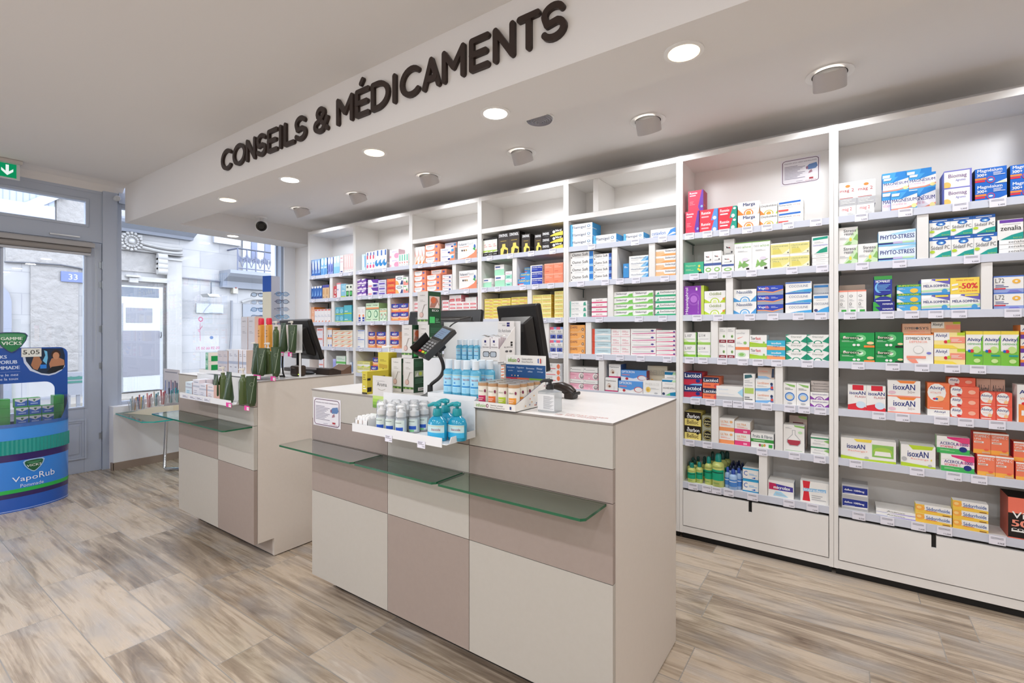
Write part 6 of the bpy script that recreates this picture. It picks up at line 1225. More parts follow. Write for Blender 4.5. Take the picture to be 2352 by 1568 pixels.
# ---- generic printed carton and bottles
def carton(name, cat, label, x0, y0, z0, w, d, h, col, side, spec, group=None, sidespec=None, rot=0, top=None):
    mb = MB(); mb.box(0, 0, 0, w, d, h, colr(col), {'+x': colr(side), '-x': colr(side), '+z': colr(top or col)})
    draw(mb, spec, 0, 0, 0, w, h)
    if sidespec: draw(mb, sidespec, 0, 0, 0, d, h, U=UY, V=UZ, N_=UX, O=(w, 0, 0))
    o = mb.build(name, org=(w / 2, d / 2, 0), label=label, cat=cat, group=group)
    o.location = (x0 + w / 2, y0 + d / 2, z0 + .0003); o.rotation_euler = (0, 0, rot); return o
def wrap(lm, c, r, a0, a1, z0, z1, m, seg=14, sy=1.0):
    ps = [(c[0] + r * math.cos(math.radians(a0 + (a1 - a0) * i / seg)), c[1] + r * sy * math.sin(math.radians(a0 + (a1 - a0) * i / seg))) for i in range(seg + 1)]
    lm.add([(p[0], p[1], c[2] + z0) for p in ps] + [(p[0], p[1], c[2] + z1) for p in ps], [(i, i + 1, seg + 2 + i, seg + 1 + i) for i in range(seg)], m)
BLUE = mat('#25b2de', .12, 0, .5, .35, .3); BLUP = mat('#6fcbee', .25, 0, .5, .3); BLUEL = mat('#36a9dd', .4); TEALC = plastic('#0f8f98', .3); CLR = clear('clear_plastic', '#ffffff', .10, .03, .18, '#f6f8fa')
FACE = math.degrees(math.atan2(-1.43, 1.25))      # side turned to the customer

def pump_bottle(x, y, z, label):
    b = thing('hand_gel_bottle', (x, y, z), label, 'bottle', 'blue pump bottles on the front tray')
    c = (x, y, z)
    MB().lathe([(.036, 0), (.0385, .004), (.0395, .05), (.039, .058), (.032, .074), (.016, .084), (.014, .088)], c, BLUE, 26, sy=.72).build('bottle_body', b, smooth=40)
    lm = MB()
    wrap(lm, c, .0402, -135, -15, .012, .056, mat('#c2dfe2', .45), 16, .72); wrap(lm, c, .0405, -135, -15, .012, .030, mat('#37b0de', .4), 16, .72); wrap(lm, c, .0406, -135, -15, .0515, .0525, mat('#c9b25a', .4), 16, .72)
    lm.wtext('baccide', c, .0418, .72, -66, .037, .036, .0085, mat('#a23a5a', .5))
    lm.build('label', b, smooth=60)
    MB().lathe([(.0165, .085), (.0175, .089), (.0155, .106), (.014, .110), (.006, .110), (.006, .117), (.013, .118), (.014, .123), (.010, .128)], c, TEALC, 20).build('pump_collar', b, smooth=40)
    MB().tube([(x + .012, y + .004, z + .1255), (x, y, z + .1265), (x - .016, y - .006, z + .125), (x - .034, y - .012, z + .118)], [.006, .0085, .0075, .005], TEALC, 10).build('pump_spout', b, smooth=50)
pump_bottle(XY(1005, 1.245), 1.245, .9005, 'blue pump bottle with teal head, front left of the three')
pump_bottle(XY(1024, 1.318), 1.318, .9005, 'blue pump bottle with teal head, behind the front left one')
pump_bottle(XY(1050, 1.283), 1.283, .9005, 'blue pump bottle with teal head, right of the three')

def gel_bottle(x, y, z, r, h, label, group, big=True):
    b = thing('hand_gel_bottle', (x, y, z), label, 'bottle', group); c = (x, y, z)
    MB().lathe([(r * .9, 0), (r, h * .02), (r, h * .66), (r * .9, h * .70), (r * .55, h * .745), (r * .52, h * .75)], c, BLUP, 20, sy=.8).build('bottle_body', b, smooth=40)
    MB().lathe([(r * .6, h * .75), (r * .62, h * .99), (r * .56, h)], c, mat('#dfe8ee', .3), 18).build('cap', b, smooth=40)
    lm = MB(); wrap(lm, c, r + .0004, -130, -15, h * .1, h * .6, mat('#a9dff4', .4), 12, .8); wrap(lm, c, r + .0007, -120, -25, h * .26, h * .30, mat('#2d8fcf', .4), 12, .8); wrap(lm, c, r + .0006, -130, -20, h * .57, h * .58, mat('#c9b25a', .4), 12, .8)
    lm.wtext('baccide', c, r + .0012, .8, -66, h * .45, r * 1.25, h * .06, mat('#b0405a', .5))
    if big:
        for q in range(3): wrap(lm, c, r + .001, -98, -80, h * (.34 + q * .018), h * (.355 + q * .018), mat('#3b93d6', .4), 4, .8)
    for k in range(3): wrap(lm, c, r + .0006, -110, -60, h * (.13 + k * .035), h * (.145 + k * .035), mat('#6fc0e4', .4), 8, .8)
    lm.build('label', b, smooth=60)
zb = 1.0302
# big bottles on the middle tier
fr_ = [XY(q, 1.43) for q in (1030, 1051, 1073, 1094)]
for k, xx in enumerate(fr_):
    gel_bottle(xx, 1.432 - .002 * k, zb, .0228, .140, 'large blue gel bottle on the middle tier, front row, %s' % ['leftmost', 'second from left', 'third from left', 'rightmost'][k], 'large blue gel bottles on the middle tier')
for k, xx in enumerate([XY(q, 1.488) for q in (1088, 1107, 1125)]):
    gel_bottle(xx, 1.488, zb, .0228, .140, 'large blue gel bottle on the middle tier, back row, %s' % ['left', 'middle', 'right'][k], 'large blue gel bottles on the middle tier')
for k in range(4):
    gel_bottle(XY(1053.8 + k * 13.6, 1.562), 1.562, 1.1572, .0125, .090, 'small blue gel bottle on the top tier, %s' % ['leftmost', 'second from left', 'third from left', 'rightmost'][k], 'small blue gel bottles on the top tier', False)
for k in range(4):
    gel_bottle(XY(1057 + k * 13.2, 1.60), 1.60, 1.1572, .0125, .090, 'small blue gel bottle on the top tier, back row %s' % ['leftmost', 'second from left', 'third from left', 'rightmost'][k], 'small blue gel bottles on the top tier', False)

# anti-fog kit box and its loose cards
k_ = thing('anti_fog_kit_display', (-1.185, 1.57, 1.1572), 'white counter box of lens anti-fog kits with printed glasses, top tier', 'display box')
xa, xb = XY(1102, 1.548), -1.165
KB = paper('#e9e5e1')
mb = MB(); z0 = 1.1574
xk0, xk1, yk0, yk1 = -1.232, -1.135, 1.545, 1.655
mb.box(xk0, yk0, z0, xk1, yk0 + .0015, z0 + .055, KB).box(xk0, yk0, z0, xk1, yk1, z0 + .0015, KB).box(xk0, yk0 + .0016, z0, xk0 + .0015, yk1, z0 + .055, KB)
mb.prism([(xk1 - .0015, yk0 + .0016, z0), (xk1 - .0015, yk1, z0), (xk1 - .0015, yk1, z0 + .145), (xk1 - .0015, yk0 + .0016, z0 + .055)], (.0015, 0, 0), KB)
gm = mat('#2a2c30', .4); gl = mat('#b5bcc4', .2); w_ = xk1 - xk0
for s in (-1, 1):
    cxg = (xk0 + xk1) / 2 + s * .018; mb.poly([(cxg + p[0], yk0 - .0003, z0 + .033 + p[1]) for p in mb.rrect(-.0165, -.012, .0165, .011, .007)], gm); mb.poly([(cxg + p[0], yk0 - .0006, z0 + .0325 + p[1]) for p in mb.rrect(-.0135, -.0095, .0135, .009, .006)], gl)
draw(mb, 'r .44 .62 .56 .66 #2a2c30;l .1 .1 .9 .16 1 #9a948e', xk0, yk0 - .0002, z0, w_, .055)
draw(mb, 't Kit_anti-buée .3 .4 .85 .44 A;e .45 .3 .1 .03 A;e .7 .3 .1 .03 A;r .7 .52 .82 .57 K;r .7 .45 .82 .5 K', 0, 0, 0, yk1 - yk0, .145, U=UY, N_=UX, O=(xk1 + .0002, yk0, z0))
mb.build('tray_box', k_)
mb = MB(); mb.box(xk0 + .01, yk1 - .003, z0 + .0016, xk1 - .003, yk1 - .0015, z0 + .168, KB)
draw(mb, 't Kit_Anti-buée .06 .72 .8 .80 A;r .56 .92 .74 .965 #2e2a6e;r .56 .865 .74 .91 #2e2a6e;t Nettoyant .1 .93 .5 .96 E;t ZEISS .28 .88 .5 .91 A', xk0 + .01, yk1 - .003, z0, w_ - .013, .168)
mb.build('header_card', k_)
for q in range(6):
    for c in range(2):
        xx = xk0 + .003 + c * .044; yy = yk0 + .006 + q * .014
        carton('anti_fog_kit', 'kit', 'slim white anti-fog kit card, %s column, %s from front' % (('left', 'right')[c], ORD[q]), xx, yy, z0 + .0018, .041, .009, .094 + .002 * ((q * 3) % 4), '#ece8e6', '#c6b4bc', 'r .32 .82 .56 .92 #2e2a6e;t Kit .38 .7 .6 .76 A;t Anti-buée .12 .6 .9 .66 A;e .3 .48 .14 .04 A;e .62 .48 .14 .04 A', 'anti-fog kits in their box')
bag = MB()
random.seed(5)
pts = []
for i in range(9):
    for j in range(4):
        pts.append((-1.235 + i * .0125 + random.uniform(-.003, .003), 1.555 + j * .02, 1.262 + .004 * math.sin(i * 1.7 + j) + random.uniform(0, .003)))
bag.add(pts, [(i * 4 + j, i * 4 + 4 + j, i * 4 + 5 + j, i * 4 + 1 + j) for i in range(8) for j in range(3)], clear('crinkled_film', '#ffffff', .25, .05, .12, '#dfe4ec'))
bag.build('plastic_film', label='crumpled clear plastic film over the anti-fog kits', cat='plastic film', smooth=0)

# hand-foam bottles in clear caps on the front tray
WPL = mat('#f1f1f0', .3)
spots = [(-1.498, 1.262), (-1.470, 1.237), (-1.420, 1.240), (-1.364, 1.238), (-1.452, 1.292), (-1.400, 1.290), (-1.345, 1.286), (-1.392, 1.330), (-1.340, 1.332)]
sw = ['leftmost, back', 'front row, leftmost', 'front row, middle', 'front row, rightmost', 'second row, left', 'second row, middle', 'second row, right', 'back row, left', 'back row, right']
for n_, (x, y) in enumerate(spots):
    b = thing('foam_soap_bottle', (x, y, .9005), 'clear foam soap bottle with white pump and clear cap, %s' % sw[n_], 'bottle', 'foam soap bottles on the front tray'); c = (x, y, .9005)
    MB().lathe([(.020, 0), (.0215, .003), (.0215, .058), (.019, .064)], c, CLR, 20).build('bottle_body', b, smooth=40)
    MB().lathe([(.0205, .002), (.0205, .056)], c, mat('#d9e3e8', .2), 16).build('liquid', b, smooth=40)
    lm = MB(); wrap(lm, c, .0219, -125, -10, .008, .052, mat('#d6e2dc', .45), 12); wrap(lm, c, .0222, -105, -25, .014, .027, mat('#2455b8', .4), 10); wrap(lm, c, .0222, -95, -45, .006, .013, mat('#7fd08a', .4), 8); wrap(lm, c, .0221, -110, -40, .042, .045, mat('#8a9a94', .4), 8)
    lm.build('label', b, smooth=60)
    MB().lathe([(.0185, .064), (.019, .070), (.018, .080), (.009, .083), (.006, .095), (.011, .097), (.012, .101), (.008, .104)], c, WPL, 18).tube([(x, y, .9005 + .1), (x - .014, y - .012, .9005 + .099)], [.007, .005], WPL, 8).build('pump_head', b, smooth=45)
    MB().lathe([(.0205, .0645), (.0200, .107), (.016, .113), (.004, .115)], c, CLR, 20, cap=False).build('clear_cap', b, smooth=40)
# carton of lip balms at the left end of the tray
lb = thing('lip_balm_carton', (-1.565, 1.25, .9005), 'small open white carton of white stick tubes on the front tray', 'carton')
x0, x1, y0, y1, z0 = -1.600, -1.525, 1.212, 1.300, .9005
mb = MB(); CW = paper('#eeecea')
mb.box(x0, y0, z0, x1, y0 + .0015, z0 + .034, CW).box(x0, y1 - .0015, z0, x1, y1, z0 + .045, CW).box(x0, y0, z0, x0 + .0015, y1, z0 + .04, CW).box(x1 - .0015, y0, z0, x1, y1, z0 + .04, CW).box(x0, y0, z0, x1, y1, z0 + .001, CW)
mb.box(x0 + .045, y0 - .0006, z0 + .004, x0 + .047, y0 - .0001, z0 + .034, paper('#7a4a3c')).box(x0 + .016, y0 - .0006, z0 + .010, x0 + .022, y0 - .0001, z0 + .032, paper('#a08468'))
mb.build('carton_body', lb)
for i in range(4):
    for j in range(4):
        c = (x0 + .011 + i * .0175, y0 + .013 + j * .0205, z0 + .0012)
        MB().lathe([(.0078, 0), (.0078, .042), (.0065, .046)], c, WPL, 14).build('stick_tube', label='white lip balm stick in the small carton, %s row, %s from left' % (ORD[j], ORD[i]), cat='lip balm', group='lip balm sticks in the small carton', smooth=40)
for px in (838, 918):
    pass
for xx, tx in ((XY(884, 1.2), '4,90'), (XY(958, 1.2), '9,90')):
    mb = MB(); mb.box(xx, 1.2005, .874, xx + .038, 1.2015, .898, TAGM); mb.text(tx, (xx + .036, 1.2003, .877), UX, UZ, mat('#55535c', .6), h=.006, align='r'); draw(mb, 'l .1 .5 .9 .95 3 A', xx, 1.2003, .874, .038, .024)
    mb.build('price_tag', d1)

# Aroma leaflet card on the counter front
xa, xb = XY(855.5, 1.36), XY(900, 1.36)
z1_, z0_ = onY(880, 864, 1.36)[2], .955
mb = MB(); mb.box(xa, 1.3615, z0_, xb, 1.3655, z1_, paper('#d8d4d0'))
gs = ['#6f9a3c', '#86b440', '#a4cc4e', '#c0d878']
for k in range(4): mb.poly([(xa + .0005 if True else 0, 1.3612, z0_ + k * .013), (xb, 1.3612, z0_ + k * .013), (xb, 1.3612, z0_ + k * .013 + .013), (xa + .0005, 1.3612, z0_ + k * .013 + .013)], paper(gs[k]))
mb.text('Aroma', (xa + .028, 1.3610, z1_ - .043), UX, UZ, paper('#4a4a48'), w=.062, h=.017, bold=.01)
mb.tube([(xa + .035 + .045 * i / 8, 1.3611, z1_ - .054 - .006 * math.sin(PI * i / 8)) for i in range(9)], .0006, paper('#8a8a6a'), 4)
draw(mb, 't Le_complexe .2 .82 .62 .87 E', xa, 1.3612, z0_, xb - xa, z1_ - z0_)
mb.build('leaflet_card', label='grey and green Aroma leaflet card standing at the counter edge'.replace('Aroma ', 'upright '), cat='leaflet')

# stack of stimulator cartons in white and dark green
TEN = 't TensBeauty .2 .86 .7 .9 A;l .25 .68 .7 .76 2 #b8b4ae;e .38 .3 .2 .085 #a98a80;e .36 .305 .17 .07 #d8b8ae;p .4 .36 .44 .36 .68 .58 .64 .6 #9a948c;r .62 .59 .9 .6 #9a948c;r 0 .1 1 .16 #4f7a3a;p .2 .1 .3 .16 .4 .1 #9fc46a;p .6 .1 .7 .16 .8 .1 #9fc46a'
TSA = 'r .1 .5 .9 .86 #dcc0b4;p .12 .52 .4 .84 .7 .8 .88 .6 .5 .52 #b07a6a;e .4 .74 .2 .1 #d9704a;p .5 .52 .75 .7 .85 .5 #f0dcd2;t ECO .3 .4 .8 .46 W .05;r .1 .05 .5 .24 #4fc46a;l .55 .06 .9 .2 3 #7fb08a'
TSB = 'l .1 .76 .9 .92 5 #3f7050;r .08 .46 .92 .64 #a8b89a;e .5 .55 .12 .06 #c8d85a;p .1 .48 .3 .6 .35 .48 #e8e8e0;p .75 .48 .85 .6 .9 .5 #d8704a;l .1 .26 .9 .42 4 #5f9070;r .3 .04 .9 .14 #e4e0dc;l .4 .06 .85 .12 1 #8a8078'
W_, D_x, H_ = .067, .084, .153
def stim(x, y, z, label, s, sc=1): return carton('stimulator_box', 'box', label, x, y, z, W_, D_x, H_, '#dcd8d4', '#24482f', TEN, 'white and dark green stimulator cartons', s)
stim(-1.740, 1.520, 1.0052, 'white and green stimulator carton, bottom left of the stack', TSA)
stim(-1.668, 1.527, 1.0052, 'white and green stimulator carton, bottom right of the stack', TSB)
z2_ = 1.0052 + H_ + .0006
stim(-1.700, 1.548, z2_, 'white and green stimulator carton with face picture, middle layer left', TSA)
stim(-1.618, 1.575, z2_, 'white and green stimulator carton, middle layer right, behind the terminal', TSB)
stim(-1.630, 1.580, z2_ + H_ + .0006, 'white and green stimulator carton alone on top of the stack', TSA)
# essential-oil cartons in yellow and black
YB_ = 'p .1 .3 .9 .3 .9 .45 .1 .5 #b89a20;t SIM .1 .08 .9 .2 K .06;l .2 .6 .8 .7 2 #8a7a20;e .5 .28 .04 .02 K'
carton('oil_box', 'box', 'yellow carton at the counter edge beside the upright card', -1.765, 1.375, 1.0052, .034, .12, .10, '#cdbd3a', '#b9a62e', 'l .2 .6 .8 .9 3 #8a7a20;r 0 0 1 .08 #3a3010;l .2 .2 .8 .4 2 W', None, 'r 0 .1 .2 .3 K;r 0 .6 .15 .7 K;l .3 .3 .9 .8 4 K', 0)
o_ = carton('oil_box', 'box', 'yellow and black carton lying behind the upright card', -1.826, 1.510, 1.0052, .075, .07, .072, '#3c3416', '#cdbd3a', 'r 0 .8 1 1 #cdbd3a;l .1 .2 .8 .7 3 #cdbd3a', None, None, 0, '#d3c23c')
carton('oil_box', 'box', 'yellow carton with black lettering standing on the lying one', -1.824, 1.512, 1.0052 + .0728, .073, .05, .105, '#cdbd3a', '#b9a62e', YB_)
pd = thing('pump_dispenser', (-1.87, 1.62, 1.0052), 'white pump dispenser mostly hidden behind the yellow carton', 'dispenser')
MB().lathe([(.03, 0), (.032, .004), (.032, .13), (.02, .15), (.012, .155)], (-1.87, 1.62, 1.0052), mat('#e8e4dc', .3), 20).build('bottle_body', pd, smooth=40)
MB().lathe([(.014, .155), (.014, .175), (.005, .176), (.005, .196), (.015, .197), (.016, .203), (.008, .206)], (-1.87, 1.62, 1.0052), WPL, 16).tube([(-1.87, 1.62, 1.206), (-1.90, 1.60, 1.203)], .006, WPL, 8).build('pump_head', pd, smooth=40)

# card terminal on a gooseneck
BK = mat('#1d1b1b', .45); BK2 = mat('#3a3837', .4)
ct = thing('card_terminal', (-1.452, 1.48, 1.0052), 'black card payment terminal on a bent gooseneck stand', 'card terminal')
bx, by, bz = -1.452, 1.480, 1.0052
MB().lathe([(.045, 0), (.045, .003), (.022, .012), (.012, .020), (.011, .05)], (bx, by, bz), BK, 24).build('stand_base', ct, smooth=40)
p0 = Vector((bx, by, bz + .04)); pm = Vector(onY(1030, 872, 1.46)); pm2 = Vector(onY(1026, 838, 1.43))
cv = []
ctl = [p0, p0 + Vector((-.0, 0, .03)), pm, pm2, Vector(onY(1004, 808, 1.42))]
for i in range(21):
    u = i / 20; q = [v.copy() for v in ctl]
    while len(q) > 1: q = [q[j] * (1 - u) + q[j + 1] * u for j in range(len(q) - 1)]
    cv.append(q[0])
MB().tube(cv, .0075, BK, 12).build('gooseneck', ct, smooth=50)
# the terminal body leans back: its own axes
CRt, CFw = Vector((.8211, .5707, 0)), Vector((-.5707, .8211, 0))
Vd = (CRt * .62 + UZ * .66 + CFw * .42).normalized()      # up along the keypad
Nn = (CRt * -.38 + UZ * .62 + CFw * -.62); Nn = (Nn - Vd * Nn.dot(Vd)).normalized()
U_ = Vd.cross(Nn).normalized()                            # across
if U_.dot(CRt) < 0: U_ = -U_
Oc = Vector(onY(996, 786, 1.42))
def tb_(mb, u0, u1, v0, v1, n0, n1, m):
    P = lambda u, v, n: Oc + U_ * u + Vd * v + Nn * n
    vs = [P(u, v, n) for n in (n0, n1) for v in (v0, v1) for u in (u0, u1)]
    mb.add(vs, [(0, 2, 3, 1), (4, 5, 7, 6), (0, 1, 5, 4), (2, 6, 7, 3), (0, 4, 6, 2), (1, 3, 7, 5)], m)
mb = MB(); tb_(mb, -.038, .038, -.075, .095, -.024, 0, BK2); mb.build('terminal_body', ct, bevel=.006)
mb = MB(); tb_(mb, -.028, .028, .026, .078, .0014, .002, emit('#9fb4cf', .62, 'lit_terminal_screen'))
for k in range(4): tb_(mb, -.020, .014 - .004 * k, .060 - k * .010, .063 - k * .010, .0022, .0025, mat('#4a5a78', .4))
mb.build('screen', ct)
mb = MB(); tb_(mb, -.034, .034, .016, .086, .0002, .0012, mat('#141414', .3)); mb.build('screen_bezel', ct)
for r in range(5):
    for c in range(3):
        col = {0: ('#d8383c', '#d9c83a', '#5fbf4a')}.get(r, ('#8a8a8a',) * 3)[c]
        mb = MB(); tb_(mb, -.027 + c * .020, -.013 + c * .020, -.064 + r * .0135, -.055 + r * .0135, .0005, .004, mat(col, .4)); mb.build('key', ct)
mb = MB()
tb_(mb, -.043, -.0385, -.080, .010, -.005, .034, BK); tb_(mb, .0385, .043, -.080, .010, -.005, .016, BK2); tb_(mb, -.0384, .0384, -.080, -.0755, -.005, .010, BK)
mb.build('privacy_shield', ct)
mb = MB(); tb_(mb, -.018, .018, -.03, .03, -.052, -.022, BK); mb.build('mounting_cradle', ct, bevel=.004)
e0 = Oc + Vd * .096
cable = [e0, e0 + Vector((.02, .02, .03)), Vector(onY(1062, 735, 1.60)), Vector(onY(1085, 731, 1.72)), Vector((-1.40, 1.80, 1.30))]
cc_ = []
for i in range(17):
    u = i / 16; q = [v.copy() for v in cable]
    while len(q) > 1: q = [q[j] * (1 - u) + q[j + 1] * u for j in range(len(q) - 1)]
    cc_.append(q[0])
MB().tube(cc_, .0028, BK, 8).build('cable', ct, smooth=60)

# infusion display: white box, header, canisters
inf = thing('infusion_display', (-1.02, 1.45, 1.0052), 'white and blue counter display box with dotted side and printed header', 'display box')
x0, x1, y0, y1, z0 = -1.108, -.926, 1.352, 1.556, 1.0054
IW = paper('#e9e5df'); IB = paper('#1d4f8c')
mb = MB()
mb.box(x0, y0, z0, x1, y0 + .002, z0 + .026, IW, {'+z': IB, '+y': IB}).box(x0, y0, z0, x1, y1, z0 + .002, IB)
for xx, a in ((x0, '+x'), (x1 - .002, '-x')):
    mb.prism([(xx, y0 + .002, z0), (xx, y1, z0), (xx, y1, z0 + .088), (xx, y1 - .02, z0 + .088), (xx, y0 + .002, z0 + .026)], (.002, 0, 0), IW, IB)
draw(mb, 't infusio .06 .25 .3 .75 #7fae3a .03;e .34 .5 .03 .26 #8a3a5a;e .345 .5 .015 .14 W;t Gamme_solution .42 .55 .72 .75 A;t Boisson_Plantes_Fruit .42 .25 .76 .42 A;r .88 .3 .91 .7 N', x0, y0 - .0002, z0, x1 - x0, .026)
random.seed(3); dc = ['#d8704a', '#7fae3a', '#3f4f8e', '#e0a040', '#8a3a5a']
sp = ''
for k in range(34):
    u, v = random.uniform(.05, .95), random.uniform(.06, .92)
    if v < .28 + .68 * u: sp += 'e %.2f %.2f .014 .03 %s;' % (u, v, random.choice(dc))
draw(mb, sp, 0, 0, 0, y1 - y0, .088, U=UY, N_=UX, O=(x1 + .0002, y0, z0))
mb.build('tray_box', inf)
mb = MB(); zz = z0 + .088; hh = .096
mb.box(x0, y1 - .003, z0 + .002, x1, y1, zz + hh, IW)
draw(mb, 'r 0 0 1 .1 #c23a4a;r .3 0 .6 .1 #d8704a;r .6 0 1 .1 #7fae3a;r 0 .1 1 .62 #1f4f86;t infusio .06 .72 .28 .9 #7fae3a .03;e .33 .8 .03 .08 #8a3a5a;e .33 .8 .015 .04 W;t Gamme_solution .42 .82 .68 .9 A;t Boisson_Plantes_Fruit .42 .72 .7 .78 A;e .86 .8 .045 .11 #e9e5df;p .82 .72 .845 .7 .845 .9 .82 .88 #2b4f9c;p .875 .7 .9 .72 .9 .88 .875 .9 #c8343c;t Antioxydant .04 .46 .24 .54 #cfdcee;t Digestion .3 .46 .48 .54 #cfdcee;t Élimination .54 .46 .74 .54 #cfdcee;t Minceur .8 .46 .94 .54 #cfdcee;t poudre .08 .34 .2 .4 #cfdcee;t sachet .32 .34 .44 .4 #cfdcee;t caféine .58 .34 .7 .4 #cfdcee;t drainage .82 .34 .96 .4 #cfdcee;e .18 .18 .012 .03 #e8a0b0;e .26 .18 .012 .03 #e0c070;e .34 .18 .012 .03 W', x0, y1 - .0032, zz, x1 - x0, hh)
mb.build('header_card', inf)
IC = ['#c22a5c', '#e0703a', '#b5c93a', '#eb9a3c']; CN = ['crimson', 'orange', 'lime green', 'amber']
for j in range(4):
    for i in range(4):
        c = (x0 + .024 + i * .0445, y0 + .028 + j * .0455, z0 + .0024)
        cn = thing('infusion_canister', c, 'round beige canister with %s label, %s row from front' % (CN[i], ORD[j]), 'canister', 'infusion canisters in the counter display')
        MB().lathe([(.0205, 0), (.0205, .082)], c, paper('#eae3d6'), 22).build('canister_tube', cn, smooth=40)
        MB().lathe([(.0208, .078), (.0208, .089)], c, paper('#b8906a'), 22, cap=False).lathe([(.0200, .0885), (.0210, .0885), (.0210, .091), (.0200, .091)], c, mat('#b9b2a8', .3, .6), 22).build('lid', cn, smooth=40)
        lm = MB(); wrap(lm, c, .0209, -118, -34, .016, .044, paper(IC[i]), 10)
        a = math.radians(-72); n = Vector((math.cos(a), math.sin(a), 0)); u = Vector((-n.y, n.x, 0))
        lm.wtext('infusio', c, .0212, 1, -84, .058, .019, .0055, paper('#8a8a6a'), .02)
        lm.ellipse(Vector(c) + n * .0212 + Vector((0, 0, .061)) + u * .012, u, UZ, paper('#7a2f4a'), .004, .006, 10)
        wrap(lm, c, .0211, -110, -55, .034, .036, paper('#f2d8d0'), 8); wrap(lm, c, .0211, -110, -65, .028, .030, paper('#f2d8d0'), 8); wrap(lm, c, .0209, -115, -50, .006, .009, paper('#8a8478'), 8)
        lm.build('label', cn, smooth=60)
# clear gel dispenser with black pump
x, y, z0 = -.847, 1.450, 1.0052
gb = thing('gel_dispenser', (x, y, z0), 'clear square gel dispenser with black pump at the right of the counter', 'dispenser')
mb = MB(); R_ = .036
def sq(mb, r0, r1, z_0, z_1, m):
    a = [(x + p[0], y + p[1], z_0) for p in mb.rrect(-r0, -r0 * .75, r0, r0 * .75, r0 * .25)]; b_ = [(x + p[0], y + p[1], z_1) for p in mb.rrect(-r1, -r1 * .75, r1, r1 * .75, r1 * .25)]
    n = len(a); mb.add(a + b_, [tuple(range(n))[::-1], tuple(range(n, 2 * n))] + [(i, (i + 1) % n, n + (i + 1) % n, n + i) for i in range(n)], m)
sq(mb, .036, .036, z0, z0 + .068, clear('frosted_gel', '#eef1f2', .1, .1, .45, '#e2e6e8')); mb.build('bottle_body', gb, smooth=40)
mb = MB(); sq(mb, .036, .014, z0 + .0682, z0 + .076, clear('frosted_gel_top', '#eef1f2', .12, .05, .35, '#e2e6e8')); mb.build('shoulder', gb, smooth=30)
mb = MB(); draw(mb, 'r 0 0 1 1 #dcdcdc;l .35 .08 .95 .9 14 #98989c', x - .033, y - .0276, z0 + .006, .066, .055); mb.build('label', gb)
MB().lathe([(.013, .076), (.013, .092), (.007, .093), (.006, .102), (.011, .103), (.011, .109), (.006, .111)], (x, y, z0), BK, 18).tube([(x, y, z0 + .107), (x - .018, y - .010, z0 + .106), (x - .030, y - .016, z0 + .1)], [.007, .006, .004], BK, 10).build('pump_head', gb, smooth=40)
# hand scanner lying behind it
sc_ = thing('barcode_scanner', (-.95, 1.77, 1.0052), 'dark curved barcode scanner lying on the counter behind the gel dispenser', 'scanner')
pts = [onZ(px, py, 1.0052 + hz) for px, py, hz in ((1262, 899, .055), (1280, 893, .062), (1296, 893, .058), (1308, 903, .035), (1312, 912, .02))]
MB().tube([Vector(p) for p in [(-1.05, 1.76, 1.03), (-1.01, 1.765, 1.048), (-.975, 1.77, 1.050), (-.945, 1.772, 1.038), (-.925, 1.774, 1.024)]], [.014, .018, .022, .024, .020], mat('#2c211b', .3), 14).build('handle', sc_, smooth=60)
MB().box(-.955, 1.745, 1.0054, -.915, 1.80, 1.030, mat('#2c211b', .35)).box(-.918, 1.742, 1.020, -.905, 1.803, 1.034, mat('#1c1613', .4)).build('scanner_head', sc_, bevel=.005)
# reversed red print on the glossy counter top
mb = MB()
for k, (a, b) in enumerate(((0, .12), (.03, .10))):
    mb.text('NE PAS POSER', (-.80 + a, 1.40 + k * .024, 1.00545), UX, UY, mat('#d8968c', .5), w=.15, h=.014)
mb.build('counter_sticker', label='faint red lettered sticker on the counter top by the gel dispenser', cat='sticker')

